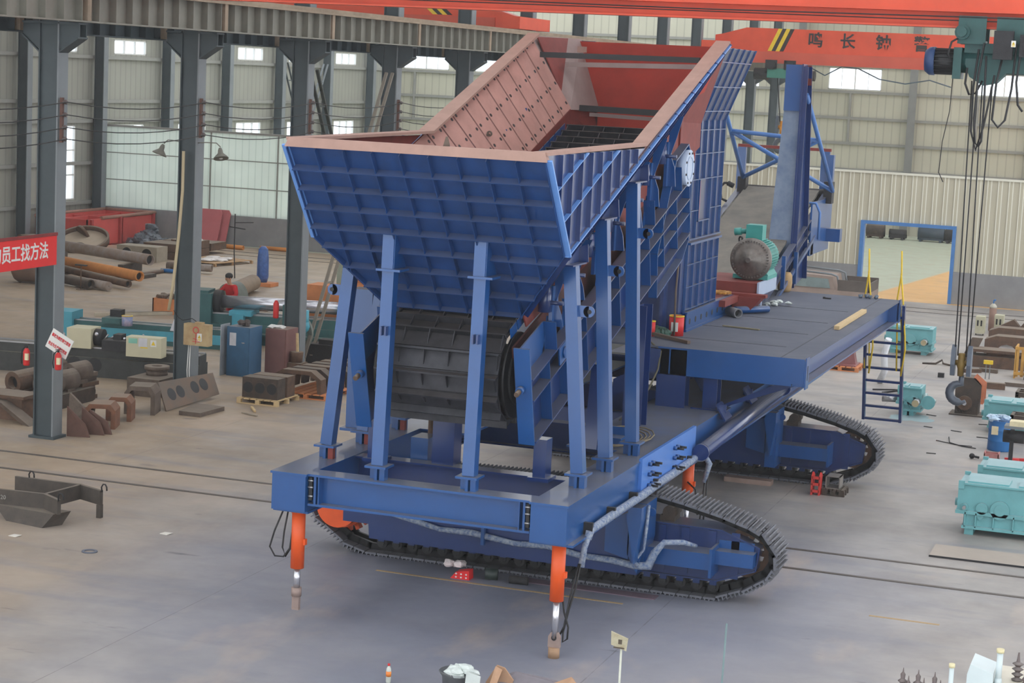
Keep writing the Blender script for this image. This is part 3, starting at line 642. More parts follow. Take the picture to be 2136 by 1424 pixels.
def hook(o, s, label, body):
    o = Vector(o); r = root('crane_hook', label, 'hook', tuple(o))
    for sx in (-1, 1):
        mb = MB(); n = 20
        mb.prism([(o.x+sx*0.13*s-0.035*s, o.y+0.1*s*a, o.z+0.16*s*b) for a, b in ((0, 2.2), (0.9, 1.7), (1.2, 0.2), (0.8, -0.9), (0.3, -1.0), (-0.3, -1.0), (-0.8, -0.9), (-1.2, 0.2), (-0.9, 1.7))], (0.07*s, 0, 0))
        part('sheave_guard', mb, mat('slate_guard_paint', (84, 92, 104), 0.5, 0.2, 0.15, 5), r)
    mb = MB(); mb.cyl((o.x-0.14*s, o.y, o.z+0.06*s), (o.x+0.14*s, o.y, o.z+0.06*s), 0.045*s, 12); mb.lathe((o.x, o.y, o.z-0.16*s), (0, 0, 1), [(0.05*s, 0), (0.055*s, 0.12*s), (0.085*s, 0.2*s), (0.06*s, 0.25*s), (0.06*s, 0.36*s), (0.045*s, 0.38*s)], 14); part('crosshead', mb, body, r)
    pts = []; rad = []
    c = Vector((o.x, o.y, o.z-0.48*s))
    pts += [(o.x+0.02*s, o.y, o.z-0.15*s), (o.x+0.02*s, o.y, o.z-0.22*s)]; rad += [0.04*s, 0.045*s]
    for k in range(12):
        t = math.radians(80+k*21); q = 0.155*s*(1 if k < 10 else 1.08)
        pts.append((c.x+math.cos(t)*q, c.y, c.z+0.04*s+math.sin(t)*q)); rad.append(s*(0.05+0.022*math.sin(math.pi*k/12)-(0.03 if k > 9 else 0)))
    mb = MB(); mb.tube(pts, rad, 10); part('hook', mb, mat('slate_hook_steel', (76, 82, 92), 0.45, 0.4, 0.15, 5), r)
hook((-3.51, 33, 3.05), 1.0, 'large steel crane hook block hanging on ropes at the right', mat('ochre_hook_paint', (120, 96, 44), 0.6, 0.2, 0.2, 5))
# far hoist
r = root('electric_hoist', 'small green electric hoist under the lettered far crane', 'hoist', (-17, 84, 7.9))
mb = MB(); mb.box(-17.9, -16.5, 83.7, 84.3, 7.75, 8.15); part('drum_housing', mb, mat('far_hoist_green', (58, 122, 108), 0.5, 0, 0.1, 3), r)
for x in (-17.75, -16.95):
    mb = MB(); mb.cyl((x, 83.6, 8.3), (x, 83.7, 8.3), 0.2, 16); mb.box(x-0.25, x+0.25, 83.7, 83.75, 8.1, 8.5); part('wheel', mb, DARK, r)
mb = MB(); mb.cyl((-18.5, 84, 7.9), (-17.9, 84, 7.9), 0.25, 16); mb.cyl((-16.5, 84, 7.9), (-15.9, 84, 7.9), 0.22, 16); part('motor', mb, DARK, r)
mb = MB(); mb.tube([(-17.5, 84, 7.8), (-17.25, 84, 5.8)], 0.025, 5); mb.tube([(-16.9, 84, 7.8), (-17.1, 84, 5.8)], 0.025, 5); thing('wire_rope', mb, DARK, 'pair of ropes hanging from the small far hoist', 'rope')
hook((-17.17, 84, 5.6), 1.6, 'small hook with ochre block hanging from the far hoist', mat('orange_block_paint', (214, 140, 40), 0.5, 0, 0.1, 4))
mb = MB(); mb.tube([(-16.3, 84.5, 8.3), (-15.6, 84.6, 7.95), (-14.9, 84.6, 8.35), (-14.2, 84.6, 8.3), (-13.3, 84.6, 7.9), (-12.2, 84.6, 7.75), (-11.2, 84.6, 7.95), (-10.3, 84.6, 7.7)], 0.03, 6); thing('festoon_cable', mb, mat('blue_grey_cable', (84, 104, 118), 0.6), 'sagging grey cable strung below the lettered crane', 'cable')

# ================================================================ THE TRACKED CRUSHING PLANT
XC = -9.32
M = root('tracked_crushing_plant', 'huge blue tracked crushing plant with hopper, deck and conveyor in the middle of the hall', 'machine', (XC, 31, 0))
def mir(mb, start=0):
    for i in range(start, len(mb.v)): mb.v[i].x = 2*XC-mb.v[i].x
    return mb
# ---- chassis
mb = MB()
for s in (1, -1):
    k = len(mb.v)
    mb.box(-7.74, -7.25, 23.6, 41.0, 1.56, 2.05); mb.box(-7.76, -7.23, 23.58, 41.0, 2.05, 2.08); mb.box(-7.76, -7.17 if s > 0 else -7.25, 23.66, 41.0, 1.53, 1.56)
    mb.box(-8.55, -7.76, 27.6, 36.5, 2.05, 2.08)
    if s < 0: mir(mb, k)
ch = part('chassis_frame', mb, BLUE, M)
def sub(name, mb, m, p, label=None): return part(name, mb, m, p, label)
mb = MB(); a, b = -10.88, -7.76
mb.box(a, b, 23.64, 23.98, 2.05, 2.08); mb.box(a, b, 23.78, 23.81, 1.68, 2.05); mb.box(a, b, 23.64, 23.98, 1.65, 1.68)
for x in (-10.80, -7.86): mb.box(x, x+0.03, 23.65, 23.97, 1.68, 2.05); 
for x in (-10.74, -7.92): mb.box(x, x+0.015, 23.65, 23.8, 1.68, 2.05)
sub('cross_beam', mb, BLUE, ch)
for x in (-10.855, -7.80):
    mb = MB(); mb.box(x-0.02, x+0.025, 23.66, 23.70, 1.72, 2.03); q = sub('splice_slot', mb, BLACK, ch)
    for z in (1.78, 1.9, 1.99):
        mb = MB(); mb.cyl((x-0.03, 23.655, z), (x+0.04, 23.655, z), 0.012, 8); sub('bolt', mb, STEEL, ch)
for y, z1 in ((25.2, 2.06), (29.4, 2.06), (33.5, 2.06), (37.5, 2.06)):
    mb = MB(); mb.ibeam((a, y+0.13, (1.6+z1)/2), (b, y+0.13, (1.6+z1)/2), 0.26, z1-1.6, 0.025); sub('cross_beam', mb, BLUED, ch)
mb = MB(); mb.box(-11.2, -7.9, 26.2, 26.22, 2.0, 2.06)
for s in (1,):
    mb = MB(); mb.box(-7.25, -7.2, 26.95, 30.1, 1.56, 2.12); sub('splice_plate', mb, mat('bright_blue_splice_paint', (74, 122, 196), 0.35, 0, 0.06, 2), ch)
for y in (27.3, 28.72):
    for z in (1.99, 1.84, 1.68):
        for dy in (0, 0.16):
            if y > 28 and z < 1.7 and dy: pass
            mb = MB(); mb.cyl((-7.2, y+dy, z), (-7.14, y+dy, z), 0.032, 6); mb.m = 1; mb.cyl((-7.14, y+dy, z), (-7.04, y+dy, z), 0.018, 8); sub('bolt', mb, [BLUE, BLACK], ch)
for y in (24.35, 25.4, 26.5, 27.6, 28.7, 29.6):
    mb = MB(); mb.box(-7.25, -7.13, y, y+0.06, 1.56, 1.72); sub('hose_bracket', mb, BLACK, ch)
mb = MB(); mb.tube([(-7.17, 24.35, 1.5), (-7.16, 24.4, 1.62), (-7.16, 25.0, 1.62), (-7.15, 25.9, 1.63), (-7.16, 26.9, 1.61), (-7.14, 27.8, 1.64), (-7.16, 28.7, 1.62), (-7.15, 29.9, 1.64), (-7.1, 30.2, 1.6)], [0.04, 0.05, 0.06, 0.055, 0.062, 0.055, 0.065, 0.055, 0.06], 10)
mb.tube([(-7.15, 24.3, 1.62), (-7.2, 24.28, 1.4), (-7.22, 24.24, 1.15)], [0.05, 0.04, 0.045], 8); mb.tube([(-7.08, 30.2, 1.66), (-7.0, 30.3, 1.5), (-7.06, 30.25, 1.2)], [0.05, 0.05, 0.03], 8)
sub('wrapped_hose_bundle', mb, PLAST, ch, 'hose bundle wrapped in clear plastic')
mb = MB(); mb.cyl((-7.06, 29.95, 1.74), (-7.06, 36.2, 1.92), 0.115, 24); mb.cyl((-7.06, 29.9, 1.74), (-7.06, 29.98, 1.742), 0.13, 24); mb.cyl((-7.06, 36.15, 1.92), (-7.06, 36.25, 1.923), 0.15, 24); sub('side_cylinder', mb, BLUED, ch)
for y in (31.7, 33.7):
    mb = MB(); mb.prism([(-7.28, y, 2.2), (-7.28, y+0.4, 2.2), (-7.1, y+0.45, 1.95), (-7.1, y-0.05, 1.95)], (0.01, 0, 0.03)); mb.box(-7.3, -7.14, y+0.18, y+0.2, 1.95, 2.2); sub('bracket', mb, BLUED, ch)
# inner posts
mb = MB(); mb.box(-9.78, -9.46, 25.3, 25.6, 2.06, 2.95); sub('centre_post', mb, BLUED, ch)
mb = MB(); mb.box(-10.18, -9.92, 25.5, 25.9, 2.0, 2.36); sub('step_box', mb, BLUE, ch)
mb = MB(); mb.box(-10.6, -9.6, 26.0, 26.3, 1.4, 1.55); mb.cyl((-10.15, 26.2, 2.0), (-10.15, 26.2, 2.5), 0.05, 10); sub('timber_block', mb, RUST, ch)
# ---- levelling jacks
def jack(x, y, zt, zb, zr, loops, foot):
    r = part('levelling_jack', MB().cyl((x, y, zb), (x, y, zt), 0.092, 24).cyl((x, y, zt-0.06), (x, y, zt), 0.1, 24).box(x+0.07, x+0.12, y-0.03, y+0.03, (zb+zt)/2-0.08, (zb+zt)/2), ORANGE, M)
    sub('rod', MB().cyl((x, y, zr), (x, y, zb), 0.045, 16), CHROME, r)
    mb = MB()
    if foot == 'lug':
        mb.prism([(x-0.08, y-0.03, zr-0.12), (x+0.08, y-0.03, zr-0.12), (x+0.08, y-0.03, zr+0.02), (x+0.045, y-0.03, zr+0.08), (x-0.045, y-0.03, zr+0.08), (x-0.08, y-0.03, zr+0.02)], (0, 0.06, 0)); mb.m = 1; mb.ring((x, y-0.04, zr+0.01), (x, y-0.032, zr+0.01), 0.035, 0.015, 16)
        mb.m = 2; mb.cyl((x, y, 0.0), (x, y, zr-0.12), 0.075, 20)
    else:
        mb.cyl((x, y, zr-0.09), (x, y, zr+0.03), 0.07, 12); mb.box(x-0.05, x+0.05, y-0.03, y+0.03, zr-0.28, zr-0.08)
    sub('foot', mb, [mat('brown_foot_steel', (150, 130, 122), 0.6, 0.1, 0.1, 8), BLACK, mat('tan_foot_disc', (160, 128, 100), 0.7)], r)
    mb = MB()
    for p in loops: mb.tube(p, 0.013, 6)
    if loops: sub('hydraulic_hose', mb, BLACK, r)
jack(-7.42, 23.88, 1.54, 0.76, 0.26, [[(-7.22, 24.2, 1.2), (-7.25, 24.15, 0.9), (-7.3, 24.05, 0.6), (-7.34, 23.98, 0.32), (-7.33, 23.95, 0.2), (-7.27, 23.95, 0.25), (-7.27, 23.97, 0.4), (-7.33, 23.95, 0.6), (-7.35, 23.93, 0.78)], [(-7.24, 24.2, 1.2), (-7.3, 24.1, 0.8), (-7.33, 23.98, 0.4), (-7.37, 23.95, 0.3)]], 'lug')
jack(-11.11, 23.88, 1.54, 0.72, 0.42, [[(-11.33, 23.9, 1.54), (-11.45, 23.85, 1.2), (-11.5, 23.82, 0.98), (-11.42, 23.82, 0.86), (-11.3, 23.84, 0.86), (-11.22, 23.86, 0.98), (-11.2, 23.88, 1.2)], [(-11.27, 23.9, 1.54), (-11.32, 23.88, 1.2), (-11.33, 23.86, 0.98), (-11.28, 23.86, 0.86), (-11.2, 23.86, 1.0)]], 'block')
jack(-7.32, 30.25, 1.54, 0.85, 0.35, [[(-7.05, 30.3, 1.4), (-7.07, 30.25, 0.8), (-7.1, 30.2, 0.4)], [(-7.02, 30.35, 1.4), (-7.03, 30.3, 0.9), (-7.05, 30.3, 0.4)], [(-7.3, 30.15, 1.2), (-7.15, 30.1, 1.1), (-7.1, 30.1, 0.7)]], 'block')
# ---- crawlers
LOOP = [(-12.35, 0.33), (-12.05, 0.12), (-11.7, 0.03), (-6.25, 0.03), (-5.72, 0.24), (-5.45, 0.42), (-5.34, 0.62), (-5.36, 0.84), (-5.5, 1.02), (-5.75, 1.14), (-6.2, 1.27), (-6.8, 1.40), (-7.4, 1.50), (-11.6, 1.42), (-12.2, 1.25), (-12.62, 0.98), (-12.72, 0.7), (-12.58, 0.46)]
def loop_at(d, loop=LOOP):
    n = len(loop); segs = [(Vector(loop[i]), Vector(loop[(i+1) % n])) for i in range(n)]
    tot = sum((b-a).length for a, b in segs); d %= tot
    for a, b in segs:
        l = (b-a).length
        if d <= l: return a+(b-a)*(d/l), (b-a).normalized(), tot
        d -= l
def shoe_mb(p, t, y0, y1, mb=None):
    mb = mb or MB(); n = Vector((t.y, -t.x))       # outward normal (loop runs counter clockwise)
    def q(a, b, y): v = p+t*a+n*b; return (v.x, y, v.y)
    mb.hexa([q(-.095, -.02, y0), q(.09, -.02, y0), q(.09, -.02, y1), q(-.095, -.02, y1), q(-.095, .01, y0), q(.09, .01, y0), q(.09, .01, y1), q(-.095, .01, y1)])
    for a in (-.075, -.01, .055): mb.hexa([q(a, .01, y0), q(a+.02, .01, y0), q(a+.02, .01, y1), q(a, .01, y1), q(a+.003, .062, y0), q(a+.017, .062, y0), q(a+.017, .062, y1), q(a+.003, .062, y1)])
    return mb
def crawler(dy):
    Y0 = 27.66+dy; Y1 = Y0+0.64; ym = Y0+0.32
    mb = MB()
    tot = loop_at(0)[2]; n = int(tot/0.197); 
    for k in range(n):                                # chain links
        for o in (-0.11, 0.11):
            p, t, _ = loop_at(k*tot/n); nn = Vector((-t.y, t.x)); c = p+nn*0.075
            mb.beam((c.x-t.x*0.115, ym+o, c.y-t.y*0.115), (c.x+t.x*0.115, ym+o, c.y+t.y*0.115), 0.05, 0.10, (-t.y, 0, t.x))
    cr = part('crawler_track', mb, CHAIN, M)
    hid = MB()
    for k in range(n):
        p, t, _ = loop_at(k*tot/n)
        vis = (p.x > -7.35) or p.y < 0.35 if dy == 0 else p.x > -7.2
        if dy > 0 and p.y < 0.2 and p.x < -6.3: vis = False
        if dy == 0 and p.y < 0.1 and -10.6 < p.x < -8.4: vis = False
        if vis: sub('track_shoe', shoe_mb(p, t, Y0, Y1), SHOE, cr)
        else: shoe_mb(p, t, Y0, Y1, hid)
    o = sub('hidden_track_shoes', hid, SHOE, cr); o['kind'] = 'stuff'
    # idler wheel with lightening holes
    c = (-5.80, 0.72); mb = MB(); mb.ring((c[0], ym-0.07, c[1]), (c[0], ym+0.07, c[1]), 0.36, 0.30, 36); mb.ring((c[0], ym-0.03, c[1]), (c[0], ym+0.03, c[1]), 0.305, 0.24, 36); mb.cyl((c[0], ym-0.03, c[1]), (c[0], ym+0.03, c[1]), 0.16, 24); mb.cyl((c[0], ym-0.12, c[1]), (c[0], ym+0.12, c[1]), 0.07, 16)
    for k in range(9):
        t = 2*math.pi*k/9; mb.beam((c[0]+math.cos(t)*.15, ym, c[1]+math.sin(t)*.15), (c[0]+math.cos(t)*.26, ym, c[1]+math.sin(t)*.26), 0.075, 0.05, (0, 1, 0))
    sub('idler_wheel', mb, RUST, cr)
    # drive sprocket
    c = (-12.18, 0.74); mb = MB(); mb.cyl((c[0], Y0-0.12, c[1]), (c[0], Y0+0.1, c[1]), 0.34, 30); mb.cyl((c[0], Y0+0.1, c[1]), (c[0], Y1-0.1, c[1]), 0.38, 30)
    for k in range(17):
        t = 2*math.pi*k/17; mb.beam((c[0]+math.cos(t)*.36, ym, c[1]+math.sin(t)*.36), (c[0]+math.cos(t)*.47, ym, c[1]+math.sin(t)*.47), 0.07, 0.12, (0, 1, 0))
    sub('drive_sprocket', mb, ORANGE, cr, 'orange drive sprocket')
    # side frame with stiffeners
    fy = Y0+0.06; P = [(-11.5, 0.33), (-6.2, 0.30), (-5.62, 0.52), (-5.58, 0.86), (-6.15, 1.06), (-7.2, 1.07), (-11.6, 1.1)]
    mb = MB(); mb.prism([(x, fy, z) for x, z in P], (0, 0.5, 0))
    for (x0, z0), (x1, z1) in zip(P, P[1:]+P[:1]): mb.beam((x0, fy-0.02, z0), (x1, fy-0.02, z1), 0.06, 0.02, (0, 0, 1) if abs(x1-x0) > 0.1 else (1, 0, 0))
    for x in (-7.1, -6.75, -6.35, -6.0): mb.box(x, x+0.12, fy-0.03, fy, 0.36, 1.04)
    fr = sub('side_frame', mb, BLUED, cr)
    mb = MB(); mb.box(-7.3, -6.22, fy-0.42, fy-0.02, 0.54, 0.78); mb.box(-6.22, -6.18, fy-0.46, fy-0.0, 0.44, 0.86)
    if dy == 0: mb.box(-6.18, -5.62, fy-0.25, fy-0.02, 0.6, 0.8); mb.box(-6.18, -5.66, fy-0.03, fy+0.0, 0.8, 0.92)
    sub('tension_beam', mb, BLUE, cr)
    for k in range(22):
        x = -11.5+k*0.25
        if x > -6.15: break
        mb = MB(); mb.cyl((x, Y0+0.12, 0.19), (x, Y1-0.12, 0.19), 0.085, 14); mb.cyl((x, Y0+0.09, 0.19), (x, Y0+0.14, 0.19), 0.045, 10)
        mb.m = 1; mb.box(x-0.05, x+0.05, Y0+0.08, Y0+0.12, 0.22, 0.34); sub('track_roller', mb, [DARK, BLUED], cr)
    mb = MB(); mb.cyl((-6.98, Y0+0.14, 1.2), (-6.98, Y1-0.1, 1.2), 0.1, 14); mb.box(-7.12, -6.9, Y0+0.16, Y1-0.15, 1.05, 1.15); sub('carrier_roller', mb, RUSTD, cr)
    # cross member that carries the chassis on this crawler
    f = Y0-0.5
    mb = MB(); mb.prism([(-11.9, f, 0.62), (-11.48, f, 0.62), (-11.46, f, 0.40), (-7.25, f, 0.37), (-7.25, f, 0.85), (-7.32, f, 1.53), (-11.9, f, 1.53)], (0, 0.44, 0))
    be = sub('walking_beam', mb, BLUED, cr)
    mb = MB(); mb.box(-7.34, -7.14, f-0.14, f+0.46, 0.37, 1.46) if dy else mb.prism([(-7.38, f-0.12, 1.46), (-7.12, f-0.12, 1.46), (-7.12, f-0.12, 0.9), (-7.22, f-0.12, 0.42), (-7.38, f-0.12, 0.7)], (0, 0.55, 0))
    mb.prism([(-7.72, f-0.12, 0.7), (-7.36, f-0.12, 0.62), (-7.36, f-0.12, 1.32), (-7.72, f-0.12, 1.15)], (0, 0.12, 0)); mb.prism([(-7.2, f-0.1, 0.62), (-7.12, f-0.1, 1.25), (-7.12, f-0.1, 1.45), (-7.3, f-0.1, 1.45), (-7.34, f-0.1, 1.3)], (0, -0.3, 0))
    mb.cyl((-7.10, f+0.1, 1.3), (-7.10, f+0.13, 1.3), 0.06, 14)
    sub('bracket', mb, BLUE, cr)
    return cr
c1 = crawler(0)
# plastic wrapped hoses along the near walking beam
mb = MB(); f = 27.1
mb.tube([(-11.1, f, 0.83), (-10.85, f, 0.80), (-10.3, f, 0.69), (-9.8, f, 0.70), (-9.1, f, 0.62), (-8.6, f, 0.65), (-8.1, f, 0.57), (-7.6, f, 0.56), (-7.25, f-0.03, 0.53), (-7.05, f-0.05, 0.56), (-6.98, f-0.02, 0.75), (-6.85, f, 0.92), (-6.6, f+0.1, 0.93), (-6.45, f+0.3, 0.85)], [0.03, 0.045, 0.04, 0.05, 0.042, 0.05, 0.045, 0.05, 0.055, 0.07, 0.06, 0.045, 0.04, 0.03], 10)
mb.tube([(-7.08, f-0.08, 1.45), (-7.1, f-0.1, 1.1), (-7.12, f-0.1, 0.8), (-7.25, f-0.1, 0.62), (-7.2, f-0.08, 0.55)], [0.02, 0.025, 0.02, 0.03, 0.04], 8)
sub('wrapped_hose_bundle', mb, PLAST, c1, 'hose bundle wrapped in clear plastic')
for x in (-9.62, -8.45): sub('hose_clip', MB().box(x, x+0.05, f-0.07, f, 0.55, 0.82), BLUE, c1)
c2 = crawler(9.28)
# ---- hopper
hp = part('hopper', MB().prism([(XC-1.735, 23.07, 6.45), (XC+1.735, 23.07, 6.45), (XC+1.735, 24.03, 5.235), (XC+0.95, 24.76, 4.31), (XC-0.95, 24.76, 4.31), (XC-1.735, 24.03, 5.235)], (0, 0.03, 0.024)), BLUEM, M)
def face(x, z, d=0.0): return Vector((x, 23.07+(6.45-z)*0.79-d*0.785, z-d*0.62))
mb = MB(); 
for k in range(1, 9):
    z = 6.45-k*0.262; hx = 1.735 if z > 5.235 else 1.735-(5.235-z)*0.785/0.925
    if z < 4.36: break
    p = face(XC-hx, z); q = face(XC+hx, z); d = Vector((0, -0.785, -0.62))*0.115
    mb.hexa([p, q, q+Vector((0, .008, -.01)), p+Vector((0, .008, -.01)), p+d, q+d, q+d+Vector((0, .008, -.01)), p+d+Vector((0, .008, -.01))])
sub('horizontal_rib', mb, BLUEM, hp)
mb = MB(); k = 0
x = -1.735+0.385
while x < 1.73:
    zb = 5.235-max(0, (abs(x)-0.95))*0.0 if abs(x) < 0.95 else 5.235-(1.735-abs(x))*0.925/0.785
    zb = 4.33 if abs(x) < 0.95 else zb
    p = face(XC+x, 6.44); q = face(XC+x, zb); d = Vector((0, -0.785, -0.62))*0.09; w = Vector((0.012, 0, 0))
    mb.hexa([p, p+w, q+w, q, p+d, p+d+w, q+d+w, q+d]); x += 0.385
sub('vertical_rib', mb, BLUEM, hp)
mb = MB()
pl = [(-1.735, 6.45), (-1.735, 5.235), (-0.95, 4.33), (0.95, 4.33), (1.735, 5.235), (1.735, 6.45)]
for (xa, za), (xb, zb) in zip(pl, pl[1:]): a = face(XC+xa, za, 0.04); b = face(XC+xb, zb, 0.04); mb.beam(a, b, 0.012, 0.08, (0, 0.785, 0.62))
sub('edge_flange', mb, BLUEM, hp)
# lips
mb = MB(); mb.hexa([(XC-1.76, 23.0, 6.42), (XC+1.76, 23.0, 6.42), (XC+1.76, 23.12, 6.42), (XC-1.76, 23.12, 6.42), (XC-1.72, 23.05, 6.54), (XC+1.72, 23.05, 6.54), (XC+1.72, 23.14, 6.54), (XC-1.72, 23.14, 6.54)]); sub('front_lip', mb, WEARLIP, hp)
for s in (1, -1):
    xo = XC+s*1.76; xi = XC+s*1.53
    mb = MB(); mb.hexa([(xi, 23.1, 6.5), (xo, 23.05, 6.5), (xo, 27.55, 6.53), (xi, 27.6, 6.53), (xi, 23.1, 6.54), (xo, 23.05, 6.54), (xo, 27.55, 6.57), (xi, 27.6, 6.57)])
    mb.hexa([(xi, 27.6, 6.53), (xo, 27.55, 6.53), (xo, 32.35, 8.12), (xi+s*0.0, 32.3, 8.12), (xi, 27.6, 6.57), (xo, 27.55, 6.57), (xo, 32.35, 8.16), (xi, 32.3, 8.16)])
    sub('side_lip', mb, WEARLIP, hp)
    # vertical triangular cheek
    xw = XC+s*1.735
    mb = MB(); mb.prism([(xw, 23.08, 6.5), (xw, 24.03, 5.235), (xw, 27.55, 6.5)], (-s*0.02, 0, 0)); ck = sub('side_cheek', mb, BLUED, hp)
    mb = MB(); mb.prism([(xw-s*0.021, 23.12, 6.5), (xw-s*0.021, 24.03, 5.3), (xw-s*0.021, 27.5, 6.5)], (-s*0.01, 0, 0)); sub('cheek_lining', mb, PRIMER, hp, 'dark red primed inner face')
    mb = MB(); y = 23.55
    while y < 27.3:
        zb = 6.45-(y-23.07)/0.79 if y < 24.03 else 5.235+(y-24.03)*0.3594
        mb.box(min(xw, xw+s*.06), max(xw, xw+s*.06), y, y+0.012, zb, 6.5); y += 0.43
    sub('cheek_rib', mb, BLUED, hp)
    mb = MB()
    for t in (0.33, 0.66):
        y0 = 23.08+0.95*t; z0 = 6.45-1.215*t; y1 = y0+(6.5-z0)/0.3594; mb.beam((xw+s*.03, y0, z0), (xw+s*.03, y1, 6.5), 0.06, 0.012)
    mb.beam((xw+s*.03, 24.0, 5.20), (xw+s*.03, 32.3, 8.08), 0.05, 0.02); mb.beam((xw+s*.035, 24.03, 5.2), (xw+s*.035, 23.05, 6.44), 0.09, 0.03, (0, 1, 1))
    sub('cheek_flange', mb, mat('lit_edge_blue_paint', (96, 142, 206), 0.32, 0, 0.06, 3), hp)  # lighter blue puts the light caught on the flange edges into colour
    # sloping side wall
    A = Vector((xw, 24.03, 5.235)); B = Vector((xw, 32.3, 8.14)); Dn = Vector((XC+s*0.95, 32.4, 6.9)); E = Vector((XC+s*0.95, 24.76, 4.31))
    def W(u, v): return (A*(1-u)+B*u)*(1-v)+(E*(1-u)+Dn*u)*v
    mb = MB(); mb.add([W(0, 0), W(1, 0), W(1, 1), W(0, 1)], [(0, 1, 2, 3)]); n = (W(1, 0)-W(0, 0)).cross(W(0, 1)-W(0, 0)).normalized()
    if n.x*s > 0: n = -n
    mb = MB(); mb.prism([W(0, 0), W(1, 0), W(1, 1), W(0, 1)], -n*0.02); sub('sloping_wall', mb, BLUED, hp)
    mb = MB()
    for k in range(0, 19):
        u = k/18; p = W(u, 0)-n*0.02; q = W(u, 0.98)-n*0.02; mb.beam(p-n*0.03, q-n*0.03, 0.012, 0.06, n)
    for v in (0.35, 0.68): mb.beam(W(0, v)-n*0.05, W(1, v)-n*0.05, 0.012, 0.06, n)
    sub('wall_rib', mb, BLUED, hp)
    L = (B-A).length; np_ = 18
    hol = MB()
    for k in range(np_):
        u0 = k/np_+0.0022; u1 = (k+1)/np_-0.0022; mb = MB()
        g = (0.012, 0.985)
        mb.prism([W(u0, g[0]), W(u1, g[0]), W(u1, g[1]), W(u0, g[1])], n*0.03); 
        o = sub('wear_plate', mb, WEAR, hp)
        if s < 0:
            for uu in (u0+(u1-u0)*0.16, u1-(u1-u0)*0.16):
                for v in (0.1, 0.37, 0.64, 0.9): c = W(uu, v)+n*0.031; hol.cyl(c, c+n*0.003, 0.03, 10)
    if s < 0: o = sub('bolt_hole', hol, BLACK, hp); o['kind'] = 'stuff'
    mb = MB(); mb.add([W(0, 0)+n*.004, W(1, 0)+n*.004, W(1, 1)+n*.004, W(0, 1)+n*.004], [(0, 1, 2, 3)]); sub('primed_backing', mb, PRIMER, hp, 'dark red primer in the gaps')
    # vertical skirt down to the pans
    mb = MB(); xs = XC+s*0.95; mb.prism([(xs, 24.76, 4.31), (xs, 32.4, 6.9), (xs, 33.9, 6.9), (xs, 33.9, 6.35), (xs, 24.9, 4.14)], (s*0.02, 0, 0)); sub('skirt_plate', mb, PRIMER, hp, 'dark red primed skirt')
    if s < 0:
        c = W(0.62, 0.5)+n*0.03; mb = MB(); mb.ring(c+n*0.05+Vector((0, -.01, 0)), c+n*0.05+Vector((0, .015, 0)), 0.045, 0.02, 14); mb.beam(c, c+n*0.04, 0.05, 0.02); sub('lifting_lug', mb, CAST, hp)
mb = MB(); mb.ring((XC+0.05, 23.9, 6.52), (XC+0.05, 23.93, 6.52), 0.05, 0.02, 14)
mb = MB(); mb.prism([(XC+.35, 23.12, 6.52), (XC+.45, 23.12, 6.52), (XC+.41, 23.12, 6.66), (XC+.39, 23.12, 6.66)], (0, .02, 0)); sub('lifting_lug', mb, CAST, hp)
# far end of the hopper
for s in (1, -1):
    mb = MB(); P = [(XC+s*1.735, 32.3, 8.12), (XC+s*1.30, 33.92, 8.12), (XC+s*0.86, 33.92, 6.88), (XC+s*0.95, 32.4, 6.9)]
    mb.plate(P if s > 0 else P, 0.03); sub('corner_wall', mb, PRIMERO if s > 0 else GREYLINER, hp)
    mb = MB(); P = [(XC+s*1.60, 32.4, 8.1), (XC+s*1.34, 33.9, 8.12), (XC+s*0.82, 33.9, 6.8), (XC+s*0.82, 33.9, 6.3), (XC+s*0.98, 32.4, 6.3), (XC+s*0.98, 32.4, 6.9)]
    mb.prism(P, (s*0.02, 0, 0)); sub('chute_wall', mb, PRIMER, hp, 'dark red primed chute wall')
mb = MB(); mb.prism([(XC-1.40, 33.84, 8.08), (XC+1.36, 33.84, 8.08), (XC+0.9, 33.84, 6.88), (XC+0.9, 33.84, 6.1), (XC-0.9, 33.84, 6.1), (XC-0.9, 33.84, 6.88)], (0, 0.03, 0)); sub('end_wall', mb, PRIMERO, hp, 'orange red end wall')
mb = MB(); mb.beam((XC-1.37, 31.92, 7.8), (XC+1.37, 31.92, 7.82), 0.1, 0.09); mb.beam((XC-0.77, 32.36, 6.94), (XC+0.77, 32.36, 6.92), 0.1, 0.1); sub('cross_brace', mb, BLACK, hp, 'dark cross brace')
mb = MB(); mb.beam((XC-1.2, 32.8, 7.66), (XC+1.2, 32.8, 7.72), 0.1, 0.08); mb.beam((XC-0.72, 32.8, 6.83), (XC+0.75, 32.8, 6.80), 0.1, 0.06); sub('cross_brace', mb, GREYLINER, hp)
mb = MB(); mb.cbox(XC-1.05, 33.2, 7.88, 0.14, 0.1, 0.1); sub('bracket', mb, WEARLIP, hp)
